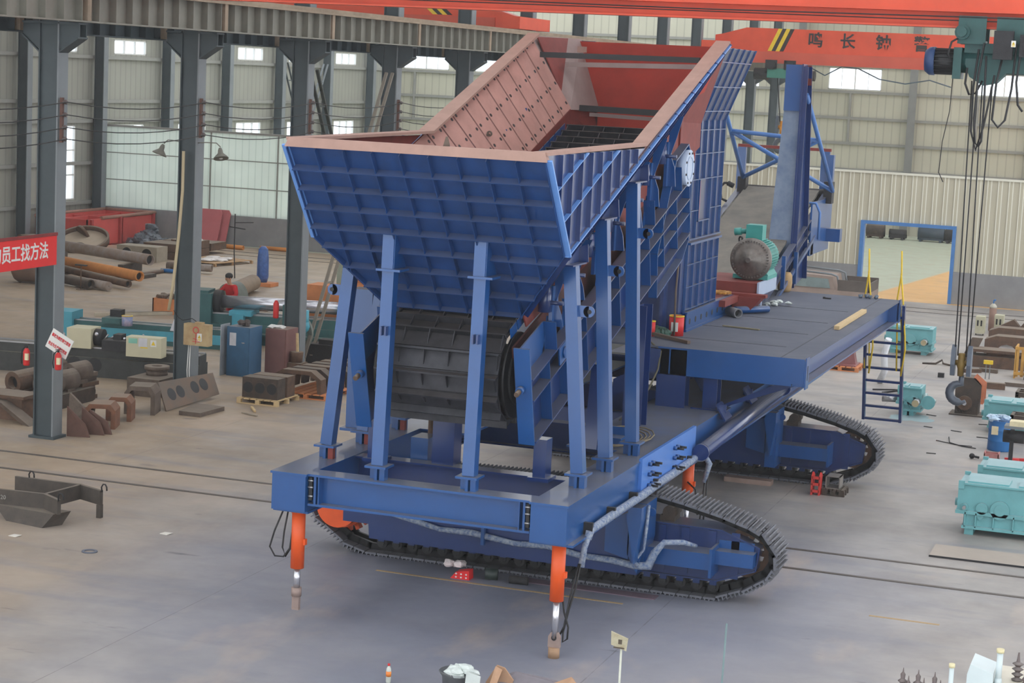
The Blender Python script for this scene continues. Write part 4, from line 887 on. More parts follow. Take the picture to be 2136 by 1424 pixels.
# ---- legs under the hopper
def leg(base, top, w, up=None, lug=None, red=False):
    b = Vector(base); t = Vector(top)
    o = part('support_leg', MB().beam(b+Vector((0, 0, 0.0)), t, w, w, (0, 1, 0)), BLUE, M)
    mb = MB(); mb.box(b.x-.15, b.x+.15, b.y-.15, b.y+.15, b.z-0.03, b.z); mb.box(b.x-.12, b.x+.12, b.y-.02, b.y+.02, 2.08, b.z-0.03); mb.box(b.x-.02, b.x+.02, b.y-.12, b.y+.12, 2.08, b.z-0.03)
    mb.m = 1; mb.box(b.x+0.045, b.x+0.12, b.y-.1, b.y-.02, 2.08, b.z-0.03); sub('foot_stand', mb, [BLUE, PRIMER if red else BLUE], o)
    if lug: 
        s = lug[0]; z = lug[1]; f = (z-b.z)/(t.z-b.z); c = b+(t-b)*f; x = c.x+s*w/2
        mb = MB(); mb.box(min(x, x+s*.14), max(x, x+s*.14), c.y-.02, c.y+.02, z-.075, z+.075); mb.cyl((x+s*.14, c.y-.02, z), (x+s*.14, c.y+.02, z), 0.075, 16); mb.m = 1; mb.ring((x+s*.15, c.y-.023, z), (x+s*.15, c.y-.02, z), 0.03, 0.0, 14); sub('lifting_lug', mb, [BLUE, BLACK], o)
    return o
for x in (-9.96, -8.68):
    o = leg((x, 23.86, 2.27), (x, 23.98, 4.84), 0.165)
    mb = MB(); mb.box(x-.15, x+.19, 23.84, 24.16, 4.84, 4.87); mb.m = 0
    mb.prism([(x-.09, 23.88, 4.87), (x+.07, 23.88, 4.87), (x+.07, 23.9, 5.4), (x-.09, 23.9, 5.4)], (0, 0.1, 0)); mb.prism([(x+.07, 23.9, 4.87), (x+.07, 24.4, 4.87), (x+.07, 23.92, 5.4)], (0.012, 0, 0)); sub('head_gusset', mb, BLUE, o)
    mb = MB(); mb.box(x-.03, x-.01, 23.78, 23.9, 4.0, 4.12); mb.box(x+.03, x+.05, 23.78, 23.9, 4.0, 4.12); sub('eye_plate', mb, BLUED, o)
for s in (1, -1):
    for i, (y0, y1, z1) in enumerate(((24.82, 24.86, 5.02), (26.07, 26.2, 5.55), (27.42, 27.65, 6.0))):
        o = leg((XC+s*1.82, y0, 2.27), (XC+s*1.56, y1, z1), 0.17, lug=(s, 4.42+0.43*i) if s > 0 or i == 0 else None, red=(s < 0))
        mb = MB(); x = XC+s*1.56; mb.prism([(x, y1-.3, z1+.02), (x, y1+.35, z1+.02), (x, y1+.35, z1+.3), (x, y1-.3, z1+.1)], (0.015, 0, 0)); mb.box(x-.12, x+.12, y1-.3, y1+.3, z1, z1+.02); mb.prism([(x-.09, y1+.28, z1+.02), (x+.15, y1+.28, z1+.02), (x+.13, y1+.28, z1+.26), (x-.05, y1+.28, z1+.2)], (0, .015, 0)); sub('head_gusset', mb, BLUED, o)
# ---- apron feeder: pans on an inclined chain
U = Vector((0.958, 0.287)); Wd = Vector((0.287, -0.958))          # along / down in (Y, Z)
O = Vector((24.12, 3.92))
def fs(s_, w_, x): p = O+U*s_+Wd*w_; return Vector((x, p.x, p.y))
fd = part('apron_feeder', MB().prism([fs(.3, .1, XC+.93), fs(7.9, .1, XC+.93), fs(7.9, .9, XC+.93), fs(.3, .9, XC+.93)], (.03, 0, 0)).prism([fs(.3, .1, XC-.93), fs(7.9, .1, XC-.93), fs(7.9, .9, XC-.93), fs(.3, .9, XC-.93)], (-.03, 0, 0)), mat('dark_maroon_primer', (74, 36, 34), 0.7, 0, .3, 4), M)
dc = Vector((24.78, 3.50)); R = 0.60
U2 = Vector((0.948, 0.318)); N2 = Vector((-0.318, 0.948))
def pan(p, t, lab=None):
    """p, t in (Y, Z); outward normal n"""
    n = Vector((-t.y, t.x)); mb = MB()
    def q(a, b, x): v = p+t*a+n*b; return Vector((x, v.x, v.y))
    x0 = XC-.86; x1 = XC+.86
    mb.hexa([q(-.14, 0, x0), q(.14, 0, x0), q(.14, 0, x1), q(-.14, 0, x1), q(-.14, .025, x0), q(.14, .025, x0), q(.14, .025, x1), q(-.14, .025, x1)])
    mb.hexa([q(.1, .025, x0), q(.125, .025, x0), q(.125, .025, x1), q(.1, .025, x1), q(.09, .12, x0), q(.115, .12, x0), q(.115, .12, x1), q(.09, .12, x1)])
    for x in (x0+.02, XC-.55, XC-.2, XC+.15, XC+.5, x1-.03): mb.hexa([q(-.1, .02, x), q(.1, .02, x), q(.1, .02, x+.012), q(-.1, .02, x+.012), q(-.06, .05, x), q(.1, .115, x), q(.1, .115, x+.012), q(-.06, .05, x+.012)])
    return sub('feeder_pan', mb, PAN, fd)
for k in range(28): pan(dc+U2*(k*0.285)+N2*R, U2)
for k in range(1, 7):
    a = math.radians(108.5+k*26); d = Vector((math.cos(a), math.sin(a))); pan(dc+d*R, Vector((d.y, -d.x)))
for k in range(8): pan(dc+U*(k*0.285+.1)-Vector((-0.287, 0.958))*R, -U)
mb = MB(); mb.cyl((XC-.95, dc.x, dc.y), (XC+.95, dc.x, dc.y), 0.4, 30); sub('tail_drum', mb, DARK, fd)
for s in (1, -1):
    x = XC+s*.9
    mb = MB(); mb.cyl((x-.02, dc.x, dc.y), (x+.02, dc.x, dc.y), 0.58, 30); sub('drum_flange', mb, CHAIN, fd)
    mb = MB()
    for k in range(0, 28): c = dc+U2*(k*0.285)+N2*(R+.06); mb.beam((x+s*.0, c.x-.12*U2.x, c.y-.12*U2.y), (x, c.x+.12*U2.x, c.y+.12*U2.y), 0.012, 0.14, (0, -.318, .948))
    o = sub('pan_end_plates', mb, BLUE, fd); o['kind'] = 'stuff'
    # side girder
    xw = XC+s*1.12; xf = XC+s*1.30; a, b = min(xw, xf), max(xw, xf)
    mb = MB(); mb.prism([fs(.05, .42, xw), fs(8.1, .42, xw), fs(8.1, 1.32, xw), fs(.05, 1.32, xw)], (s*.02, 0, 0))
    def strip(s0, s1, w0, wt=.02, xo=xf): mb.prism([fs(s0, w0, xw), fs(s1, w0, xw), fs(s1, w0+wt, xw), fs(s0, w0+wt, xw)], (xo-xw, 0, 0))
    strip(.05, 8.1, .42); strip(.05, 8.1, 1.32); strip(.05, 8.1, .72)
    gd = sub('side_girder', mb, BLUED, fd)
    mb = MB()
    for k in range(10):
        q = .75+k*.82; mb.prism([fs(q, .42, xw), fs(q+.015, .42, xw), fs(q+.015, 1.32, xw), fs(q, 1.32, xw)], (xf-xw-s*.01, 0, 0))
        if k in (0, 1, 3, 5, 6, 8): mb.prism([fs(q+.15, .42, xw), fs(q+.45, -.0, xw), fs(q+.75, .42, xw)], (s*.02, 0, 0)); mb.prism([fs(q+.3, .42, xw), fs(q+.315, .42, xw), fs(q+.315, .02, xw), fs(q+.3, .02, xw)], (xf-xw, 0, 0))
    o = sub('girder_stiffener', mb, BLUE, fd)
    mb = MB(); mb.prism([fs(.05, 0, xw), fs(1.0, 0, xw), fs(1.0, .42, xw), fs(.05, .42, xw)], (s*.02, 0, 0)); mb.prism([fs(.02, -.02, xw-s*.06), fs(.05, -.02, xw-s*.06), fs(.05, 1.36, xw-s*.06), fs(.02, 1.36, xw-s*.06)], (s*.22, 0, 0)); sub('end_plate', mb, BLUE, fd)
    mb = MB(); c = fs(.0, .55, xw+s*.02); mb.cyl(c+Vector((0, .05, 0)), c+Vector((0, -.07, -.02)), .055, 14); mb.m = 1; mb.cyl(c+Vector((0, -.07, -.02)), c+Vector((0, -.17, -.05)), .035, 12); sub('tension_screw', mb, [BLUE, RUST], fd)
    mb = MB(); mb.prism([fs(1.15, .45, xf-s*.02), fs(1.6, .45, xf-s*.02), fs(1.6, .7, xf-s*.02), fs(1.15, .7, xf-s*.02)], (s*.02, 0, 0)); c = fs(1.35, .58, xf); mb.cyl(c, c+Vector((s*.03, 0, 0)), .08, 16); sub('bearing_block', mb, BLUE, fd)
    # supports
    mb = MB(); y = 25.0
    mb.box(a, b, 25.0, 25.25, 2.08, 2.62); mb.box(a-.06, b+.06, 24.95, 25.3, 2.05, 2.1); mb.ibeam((XC+s*1.2, 27.5, 2.08), (XC+s*1.2, 27.7, 3.3), .2, .24, .02, (0, 1, 0)); mb.ibeam((XC+s*1.2, 29.75, 2.08), (XC+s*1.2, 29.75, 4.0), .3, .36, .02, (0, 1, 0)); sub('support_post', mb, BLUED, fd)
    # head plates with bearing cover
    mb = MB(); xh = XC+s*1.14
    mb.prism([(xh, 30.3, 4.75), (xh, 31.15, 6.2), (xh, 31.9, 6.45), (xh, 32.2, 6.2), (xh, 32.25, 4.85), (xh, 31.9, 4.55), (xh, 30.4, 4.05)], (s*.02, 0, 0)); hd = sub('head_plate', mb, BLUED, fd)
    mb = MB(); H = [(30.3, 4.75), (31.15, 6.2), (31.9, 6.45), (32.2, 6.2), (32.25, 4.85), (31.9, 4.55), (30.4, 4.05)]
    for (y0, z0), (y1, z1) in zip(H, H[1:]+H[:1]): mb.beam((xh+s*.07, y0, z0), (xh+s*.07, y1, z1), .14, .02)
    mb.beam((xh+s*.07, 30.3, 4.7), (xh+s*.07, 32.2, 5.3), .14, .02); sub('head_flange', mb, BLUE, fd)
    mb = MB(); mb.cyl((xh+s*.02, 31.92, 6.06), (xh+s*.17, 31.92, 6.06), .30, 28); mb.ring((xh+s*.17, 31.92, 6.06), (xh+s*.18, 31.92, 6.06), .2, .185, 28); mb.m = 1
    for k in range(8): t = 2*math.pi*k/8+.39; mb.cyl((xh+s*.17, 31.92+math.cos(t)*.26, 6.06+math.sin(t)*.26), (xh+s*.185, 31.92+math.cos(t)*.26, 6.06+math.sin(t)*.26), .018, 8)
    sub('bearing_cover', mb, [mat('pale_blue_cover_paint', (170, 186, 210), 0.35, 0, 0.05, 4), INK], fd, 'pale round bearing cover with bolts')
# skirt posts with clamp rollers between feeder and hopper
for s in (1, -1):
    for k in range(7):
        y = 25.3+k*.93; x = XC+s*1.22; zb = O.y+(y-O.x)*.3-.15; zt = 5.235+(y-24.03)*.3594-.78; zm = zb+(zt-zb)*.45
        if y > 30.9: break
        mb = MB(); mb.prism([(x, y, zb), (x+s*.13, y, zb), (x+s*.1, y, zm-.2), (x+s*.02, y, zm), (x+s*.1, y, zm+.25), (x+s*.2, y, zt), (x, y, zt), (x-s*.03, y, zm)], (0, .02, 0)); mb.box(min(x-s*.05, x+s*.0), max(x-s*.05, x), y-.1, y+.14, zb, zm+.2)
        o = sub('skirt_post', mb, BLUE, fd)
        mb = MB(); mb.cyl((x-s*.1, y-.14, zm-.15), (x-s*.1, y-.14, zm+.18), .09, 14); mb.cyl((x-s*.16, y-.13, zm-.02), (x+s*.16, y-.13, zm-.02), .03, 10); sub('skirt_clamp', mb, BLUED, fd)
# ---- crusher housing
ck = part('crusher_housing', MB().box(-10.12, -8.52, 33.97, 36.3, 3.3, 6.8), BLUED, M)
for s in (1, -1):
    xo = XC+s*.8; xt = XC+s*1.3
    mb = MB(); mb.prism([(xo, 33.97, 6.8), (xt, 33.97, 8.08), (xt, 36.3, 8.08), (xo, 36.3, 6.8)], (s*.02, 0, -.01)); mb.prism([(xo-s*.0, 33.95, 6.3), (xo-s*.14, 33.95, 6.3), (xo-s*.14, 33.95, 6.85), (xt-s*.26, 33.95, 8.09), (xt, 33.95, 8.09), (xo, 33.95, 6.8)], (0, -.02, 0)); fl = sub('flared_wall', mb, BLUED, ck)
    mb = MB()
    for z, t in ((3.45, 0), (3.85, 0), (4.25, 0), (5.2, 0), (5.75, 0), (6.2, 0), (6.62, 0)):
        if z == 5.2:
            mb.box(min(xo, xo+s*.05), max(xo, xo+s*.05), 33.97, 34.55, z, z+.015); mb.box(min(xo, xo+s*.05), max(xo, xo+s*.05), 35.4, 36.3, z, z+.015)
        else: mb.box(min(xo, xo+s*.05), max(xo, xo+s*.05), 33.97, 36.3, z, z+.015)
    mb.box(min(xo, xo+s*.1), max(xo, xo+s*.1), 33.95, 36.32, 4.62, 4.66); mb.box(min(xo, xo+s*.07), max(xo, xo+s*.07), 33.95, 36.32, 4.7, 4.72)
    for k in range(6):
        y = 33.99+k*.46
        mb.box(min(xo, xo+s*.05), max(xo, xo+s*.05), y, y+.014, 3.3, 4.62)
        if k in (2, 3): mb.box(min(xo, xo+s*.05), max(xo, xo+s*.05), y, y+.014, 4.72, 5.0); mb.box(min(xo, xo+s*.05), max(xo, xo+s*.05), y, y+.014, 5.75, 6.8)
        else: mb.box(min(xo, xo+s*.05), max(xo, xo+s*.05), y, y+.014, 4.72, 6.8)
        mb.hexa([(xo, y, 6.8), (xo+s*.05, y, 6.8), (xo+s*.05, y+.014, 6.8), (xo, y+.014, 6.8), (xt, y, 8.08), (xt+s*.05, y, 8.08), (xt+s*.05, y+.014, 8.08), (xt, y+.014, 8.08)])
    for t in (.12, .46, .8): x = xo+(xt-xo)*t; z = 6.8+1.28*t; mb.box(min(x, x+s*.055), max(x, x+s*.055), 33.97, 36.3, z, z+.016)
    mb.box(min(xo, xo+s*.06), max(xo, xo+s*.06), 34.55, 35.4, 5.0, 5.02); mb.box(min(xo, xo+s*.06), max(xo, xo+s*.06), 34.55, 34.57, 5.0, 5.75); mb.box(min(xo, xo+s*.06), max(xo, xo+s*.06), 35.38, 35.4, 5.0, 5.75)
    sub('casing_rib', mb, BLUE, ck)
    mb = MB(); mb.box(min(xo, xo+s*.02), max(xo, xo+s*.02), 34.6, 34.75, 5.05, 5.72); sub('inspection_slot', mb, PRIMERO, ck, 'red primed slot')
mb = MB(); mb.box(-10.3, -8.52, 33.7, 33.95, 3.1, 4.6); mb.box(-8.78, -8.72, 33.4, 33.7, 3.1, 4.5); mb.box(-9.9, -8.75, 33.3, 33.34, 4.6, 5.9); sub('front_housing', mb, BLUED, ck)
for s in (1, -1):
    mb = MB(); x = XC+s*.82; mb.box(min(x, x+s*.09), max(x, x+s*.09), 33.95, 39.0, 3.08, 3.12); mb.box(min(x, x+s*.09), max(x, x+s*.09), 33.95, 39.0, 3.40, 3.43); mb.box(min(x+s*.06, x+s*.08), max(x+s*.06, x+s*.08), 33.95, 39.0, 3.12, 3.4); hb = sub('base_beam', mb, BLUE, ck)
    mb = MB()
    for k in range(10):
        y = 34.2+k*.42+(.35 if k > 6 else 0)
        if y > 38.9: break
        mb.cyl((x+s*.079, y, 3.25), (x+s*.083, y, 3.25), .055, 16)
    o = sub('beam_holes', mb, BLACK, ck, 'row of dark round holes'); 
# ---- deck platform
X0, X1, YA, YB = -8.35, -5.87, 31.87, 42.39
dk = part('deck_platform', MB().box(-12.0, X1, YA, YB, 3.05, 3.08), DECK, M)
mb = MB(); mb.box(X0, X1-.01, YA-.02, YA-.002, 2.66, 3.08); mb.box(X0, X1-.21, YA-.02, YA+.2, 2.62, 2.66); mb.box(X0+.2, X0+.22, YA-.03, YA+.2, 2.64, 3.05); sub('near_edge_beam', mb, BLUE, dk)
mb = MB(); mb.box(X1-.2, X1-.18, YA+.02, YB, 2.66, 3.05); mb.box(X1-.2, X1, YA+.02, YB, 2.62, 2.65); mb.box(X1-.2, X1, YA, YA+.03, 2.62, 3.05); mb.box(X1-.2, X1, YB-.03, YB, 2.62, 3.05); mb.box(X1-.2, X1, YB-.45, YB-.43, 2.65, 3.05)
mb.box(X1, X1+.02, YA, YA+.25, 2.58, 3.1); mb.box(X1, X1+.02, YB-.22, YB+.02, 2.62, 3.1); sub('side_edge_beam', mb, BLUE, dk)
mb = MB(); mb.box(X1+.02, X1+.024, YA+.1, YA+.14, 2.72, 2.96); mb.box(X1+.02, X1+.024, YB-.12, YB-.09, 2.72, 3.0); sub('joint_slot', mb, BLACK, dk)
mb = MB(); mb.box(-12.0, X1, YB-.02, YB, 2.62, 3.05); mb.box(-12.0, X1, YB-.2, YB, 2.62, 2.66)
for y in (34.6, 37.2, 39.8): mb.box(-12.0, X1-.2, y, y+.12, 2.75, 3.05)
sub('rear_edge_beam', mb, BLUED, dk)
mb = MB()
for y in (33.2, 35.15, 37.1, 39.3): mb.box(X0-.2, X1-.6, y, y+.05, 3.08, 3.084)
mb.box(X1-.42, X1-.4, YA, YB, 3.08, 3.083); sub('deck_seam', mb, mat('dark_seam', (66, 70, 78), 0.8), dk)
mb = MB()
for y in (32.1, 36.0, 40.0):
    mb.ibeam((-7.45, y, 2.08), (-7.45, y, 2.64), .24, .3, .02, (0, 1, 0)); mb.box(-7.75, -7.15, y-.2, y+.2, 2.08, 2.1)
    mb.prism([(-7.4, y+.2, 2.08), (-7.3, y+.2, 2.08), (-5.95, y+.2, 2.62), (-6.3, y+.2, 2.62)], (0, .03, 0))
mb.ibeam((-8.1, 32.0, 2.08), (-8.1, 32.0, 3.05), .5, .3, .02, (0, 1, 0)); mb.prism([(-7.9, 32.4, 2.62), (-7.5, 32.4, 2.62), (-7.7, 32.4, 2.3)], (0, .02, 0)); sub('deck_post', mb, BLUED, dk)
mb = MB(); mb.box(X0-.25, X0+.05, YA-.05, YA+.3, 2.64, 3.04); mb.prism([(-9.2, 32.2, 2.1), (-8.3, 32.2, 2.6), (-8.3, 32.2, 2.9), (-9.2, 32.2, 2.4)], (0, .1, 0)); sub('deck_bracket', mb, BLUED, dk)
mb = MB(); mb.box(-8.05, -7.8, 27.9, 28.2, 2.08, 2.2); mb.box(-8.1, -7.7, 28.2, 28.23, 2.08, 2.32); sub('angle_bracket', mb, BLUE, dk)
# left hand wing of the plant seen between the legs
mb = MB(); mb.box(-11.9, -11.5, 28.0, 28.3, 1.6, 3.7); mb.box(-11.45, -11.1, 26.1, 26.4, 2.26, 4.3); mb.box(-11.5, -11.05, 26.0, 26.5, 2.24, 2.28); sub('left_post', mb, BLUE, fd)
mb = MB(); mb.tube([(-11.93, 28.0, 3.7), (-11.93, 28.0, 4.6)], .03, 10); sub('yellow_pipe', mb, YELL, fd, 'yellow pipe')
mb = MB()
for z in (1.5, 1.62, 1.74, 1.86, 1.98): mb.tube([(-12.1, 30.2, z), (-11.0, 30.2, z)], .022, 8)
sub('hydraulic_pipes', mb, BLUE, ch)
# ladder
def LP(x, t): return Vector((x, 42.45+t*.75, 2.98-t*2.64))
ld = part('ladder', MB().beam(LP(-6.60, 0), LP(-6.60, 1), .06, .14, (0, 1, 0)).beam(LP(-5.80, 0), LP(-5.80, 1), .06, .14, (0, 1, 0)), BLUED, M)
for k in range(1, 10):
    t = k/9.05; mb = MB(); mb.beam(LP(-6.58, t), LP(-5.82, t), .1, .05); sub('rung', mb, BLUED, ld)
mb = MB()
for x in (-6.62, -5.93):
    mb.tube([(x, 42.45, 4.12), (x+.03, 42.45, 3.62), (x-.03, 42.5, 3.08), (x, 42.6, 2.4), (x+.02, 42.8, 1.5)], .018, 8); mb.tube([(x+.02, 42.45, 3.64), (x+.1, 42.45, 3.08), (x+.18, 42.55, 2.3), (x+.2, 42.6, 2.0), (x+.12, 42.8, 1.4)], .018, 8); mb.tube([(x+.05, 42.5, 3.0), (x+.1, 42.7, 2.1), (x+.12, 42.8, 1.5)], .016, 8)
sub('handrail_tube', mb, YELL, ld, 'yellow handrail tubes')
# ---- drive motor on its base
mt = part('drive_motor', MB().cyl((-8.30, 38.42, 4.06), (-8.30, 39.5, 4.06), .335, 32), TEALG, M)
mb = MB()
for k in range(40):
    t = 2*math.pi*k/40; c, s = math.cos(t), math.sin(t); mb.beam((-8.30+c*.35, 38.5, 4.06+s*.35), (-8.30+c*.35, 39.35, 4.06+s*.35), .012, .05, (c, 0, s))
sub('cooling_fins', mb, TEALG, mt).__setitem__('kind', 'stuff')
mb = MB(); mb.lathe((-8.30, 38.44, 4.06), (0, -1, 0), [(.41, -.06), (.42, 0), (.41, .05), (.30, .08), (.24, .14), (.14, .16), (.13, .22), (.05, .22), (.05, .3)], 40)
for k in range(40): t = 2*math.pi*k/40; mb.box(-8.30+math.cos(t)*.36-.012, -8.30+math.cos(t)*.36+.012, 38.35, 38.39, 4.06+math.sin(t)*.36-.012, 4.06+math.sin(t)*.36+.012)
sub('end_bell', mb, mat('oily_grey_end_bell', (112, 106, 100), 0.35, 0.3, 0.3, 9), mt, 'grey brown end bell under clear film')
mb = MB(); mb.box(-8.48, -8.15, 38.65, 39.0, 4.42, 4.72); mb.box(-8.42, -8.2, 38.7, 38.95, 4.36, 4.44); mb.cyl((-8.48, 38.8, 4.58), (-8.68, 38.8, 4.56), .05, 12); mb.cyl((-8.6, 38.8, 4.57), (-8.74, 38.8, 4.55), .075, 8); sub('terminal_box', mb, TEALG, mt)
mb = MB(); mb.ring((-8.58, 38.6, 4.42), (-8.56, 38.62, 4.42), .07, .045, 16); sub('lifting_eye', mb, DARK, mt)
mb = MB(); mb.box(-8.66, -7.96, 38.5, 39.4, 3.66, 3.74); mb.prism([(-8.1, 38.55, 3.74), (-7.96, 38.55, 3.74), (-8.06, 38.55, 3.9)], (0, .8, 0)); sub('foot', mb, TEALG, mt)
mb = MB(); mb.box(-9.2, -8.0, 37.9, 39.6, 3.44, 3.64); mb.box(-9.2, -7.78, 37.55, 37.75, 3.40, 3.46); mb.prism([(-8.62, 37.5, 3.1), (-8.1, 37.5, 3.1), (-7.85, 37.5, 3.40), (-8.62, 37.5, 3.40)], (0, .5, 0)); mb.box(-9.2, -8.3, 36.4, 37.6, 3.3, 3.42); bs = sub('motor_base', mb, PRIMER, mt, 'dark red primed base')
mb = MB(); mb.box(-8.02, -7.98, 37.85, 39.5, 3.4, 3.66); mb.box(-8.3, -8.0, 38.2, 38.3, 3.08, 3.4); sub('base_cover', mb, mat('pale_blue_cover_paint', (170, 186, 210)), mt)
mb = MB(); mb.ring((-8.62, 37.3, 3.46), (-8.62, 37.3, 3.5), .19, .12, 24)
for k in range(14): t = 2*math.pi*k/14; mb.cbox(-8.62+math.cos(t)*.2, 37.3+math.sin(t)*.2, 3.46, .04, .04, .04)
sub('ochre_gear_ring', mb, mat('ochre_primer', (190, 136, 60), 0.7), mt)
# ---- mast, truss and discharge conveyor
ms = part('mast', MB().hexa([(-8.95, 42.9, 3.15), (-8.40, 42.9, 3.15), (-8.40, 43.2, 3.15), (-8.95, 43.2, 3.15), (-8.76, 42.95, 6.94), (-8.40, 42.95, 6.94), (-8.40, 43.25, 6.94), (-8.76, 43.25, 6.94)]), mat('weathered_blue_grey_paint', (126, 142, 162), 0.6, 0, 0.2, 3, rgb2=(88, 108, 138)), M)
mb = MB(); mb.box(-8.76, -8.40, 42.9, 43.25, 6.94, 7.93); sub('mast_head', mb, BLUE, ms)
mb = MB(); mb.prism([(-8.40, 42.85, 7.95), (-8.40, 43.3, 7.95), (-8.40, 44.3, 3.2), (-8.40, 42.85, 3.0)], (.03, 0, 0)); mb.beam((-8.34, 43.32, 7.9), (-8.34, 44.3, 3.2), .14, .02); mb.beam((-8.34, 42.9, 7.9), (-8.34, 42.9, 3.1), .14, .02, (0, 1, 0)); sub('mast_side_plate', mb, BLUED, ms)
mb = MB(); mb.beam((-8.33, 43.32, 7.93), (-8.33, 43.4, 7.5), .1, .02); sub('cap', mb, PRIMER, ms)
def tubes(name, prs, r, m, p):
    mb = MB()
    for a, b in prs: mb.cyl(a, b, r, 14)
    return sub(name, mb, m, p)
LBL = mat('sky_blue_tube_paint', (76, 122, 186), 0.35, 0, 0.08, 3)
La, Lb = Vector((-10.25, 43.3, 7.2)), Vector((-10.25, 46.0, 5.3)); Ra, Rb = Vector((-8.35, 43.3, 7.3)), Vector((-8.12, 46.0, 5.1))
m1 = La+(Lb-La)*.42; m2 = Ra+(Rb-Ra)*.46
for nm, a, b in (('truss_leg', La, Lb), ('truss_leg', Ra, Rb), ('truss_bar', m1, m2), ('truss_diagonal', m1, Rb), ('truss_diagonal', Lb, m2)): tubes(nm, [(a, b)], .05, LBL, ms)
cv = part('discharge_conveyor', MB().hexa([(-10.25, 38.6, 2.9), (-8.5, 38.6, 2.9), (-8.5, 46.4, 5.02), (-10.25, 46.4, 5.02), (-10.25, 38.6, 2.96), (-8.5, 38.6, 2.96), (-8.5, 46.4, 5.08), (-10.25, 46.4, 5.08)]), BELT, M, 'wide grey rubber belt')
for x in (-10.4, -8.35):
    mb = MB(); mb.ibeam((x, 38.6, 2.78), (x, 47.0, 5.05), .14, .26, .02); sub('stringer', mb, BLUED, cv)
mb = MB()
for k in range(7): y = 40+k*1.0; z = 2.96+(y-38.6)*.272-.2; mb.cyl((-10.3, y, z), (-8.45, y, z), .07, 12)
sub('carry_roller', mb, BLACK, cv)
for y in (41.0, 42.4, 43.8, 45.2):
    z = 2.96+(y-38.6)*.272; mb = MB(); mb.tube([(-10.42, y, z), (-10.55, y, z+.05), (-10.6, y, z+.3), (-10.5, y, z+.42), (-10.38, y, z+.42)], .03, 8); mb.cyl((-10.42, y, z+.42), (-10.28, y, z+.36), .06, 12); sub('guide_roller', mb, DARK, cv)
mb = MB(); mb.tube([(-8.3, 44.2, 4.9), (-8.15, 44.2, 4.9), (-8.05, 44.2, 4.7), (-8.05, 44.2, 4.1)], .03, 8); sub('guard_tube', mb, LBL, cv)
mb = MB(); mb.box(-10.64, -10.44, 47, 47.12, 4.9, 5.97); mb.box(-8.62, -8.42, 47, 47.12, 3.9, 5.97); mb.box(-8.44, -8.3, 46.9, 47.1, 3.9, 5.9); en = sub('end_frame', mb, BLUE, cv)
mb = MB(); mb.box(-10.64, -8.4, 47, 47.12, 5.97, 6.04); sub('top_bar', mb, PRIMER, cv, 'dark red primed top bar')
mb = MB(); mb.box(-8.9, -8.28, 44.6, 44.9, 3.68, 3.95); mb.box(-8.7, -7.95, 46.4, 46.7, 3.9, 4.2); mb.box(-8.32, -8.28, 44.5, 46.8, 3.7, 4.9)
for y in (41.5, 42.8): mb.box(-8.3, -8.22, y, y+.1, 3.2, 3.9)
mb.beam((-8.28, 41, 3.0), (-8.28, 45, 4.1), .06, .08); sub('side_outrigger', mb, BLUE, cv)
mb = MB(); mb.box(-9.0, -8.9, 46.5, 46.9, 4.6, 5.1); mb.box(-10.4, -10.2, 46.1, 46.4, 4.9, 5.3); mb.box(-8.35, -8.15, 46.1, 46.4, 4.8, 5.3); sub('bearing_block', mb, DARK, cv)
mb = MB(); mb.cyl((-10.3, 46.5, 4.95), (-8.4, 46.5, 4.95), .16, 20); sub('head_pulley', mb, DARK, cv)

# ================================================================ THINGS ON THE DECK
mb = MB(); mb.beam((-6.14, 36.2, 3.12), (-6.16, 39.4, 3.12), .1, .07); thing('timber_plank', mb, WOOD, 'pale timber plank lying on the dark deck near its edge', 'plank')
def can(x, y, z, r, h, m, lab, cat='paint can'):
    o = root('paint_can', lab, cat, (x, y, z)); part('can_body', MB().cyl((x, y, z), (x, y, z+h), r, 20), m, o)
    part('rim', MB().ring((x, y, z+h-.01), (x, y, z+h+.01), r+.004, r-.012, 20), YELL, o)
    return o
o = can(-8.46, 33.42, 3.08, .13, .34, REDP, 'red and white paint can with yellow rim at the foot of the ribbed housing')
part('paper_label', MB().box(-8.52, -8.40, 33.285, 33.3, 3.16, 3.32), WHITE, o)
can(-8.80, 33.05, 3.08, .06, .26, REDP, 'small red can left of the red and white paint can')
mb = MB()
for k in range(7): mb.ball((-8.66+random.uniform(-.1, .1), 33.2+random.uniform(-.1, .1), 3.14+random.uniform(0, .06)), .09, 8, (1, 1, .8), .3)
thing('plastic_bag', mb, mat('dark_green_bag', (52, 84, 72), 0.5, 0, 0.5, 12), 'crumpled dark green bag between the two red cans', 'bag')
mb = MB(); mb.beam((-8.75, 33.0, 3.13), (-7.98, 32.45, 3.11), .07, .05); thing('wooden_rod', mb, mat('dark_brown_wood', (96, 80, 70), 0.8), 'short dark wooden batten lying across the near deck corner', 'batten')
mb = MB(); mb.tube([(-8.45, 33.25, 3.1), (-8.47, 33.28, 3.9), (-8.44, 33.3, 4.7)], .018, 8); thing('steel_rod', mb, mat('brown_rod', (98, 86, 78), 0.7), 'thin upright rod leaning beside the red and white paint can', 'rod')
mb = MB(); mb.tube([(-8.9, 32.6, 3.10), (-8.5, 31.95, 3.12), (-8.3, 31.85, 3.0), (-8.32, 31.8, 2.7), (-8.4, 31.6, 2.4), (-8.42, 30.6, 2.15), (-8.4, 29.9, 2.12)], .016, 6); thing('electric_cable', mb, mat('olive_cable', (92, 88, 70), 0.6), 'olive cable hanging over the near deck beam', 'cable')
mb = MB()
for k in range(5): 
    r = .22+.05*k; mb.tube([(-7.95+math.cos(t*.42)*r*1.1, 28.4+math.sin(t*.42)*r*2.2, 2.10+.012*k) for t in range(16)], .012, 5)
thing('cable_coil', mb, mat('olive_cable2', (120, 108, 84), 0.6), 'coil of olive cable lying on the chassis beside the hopper legs', 'cable')
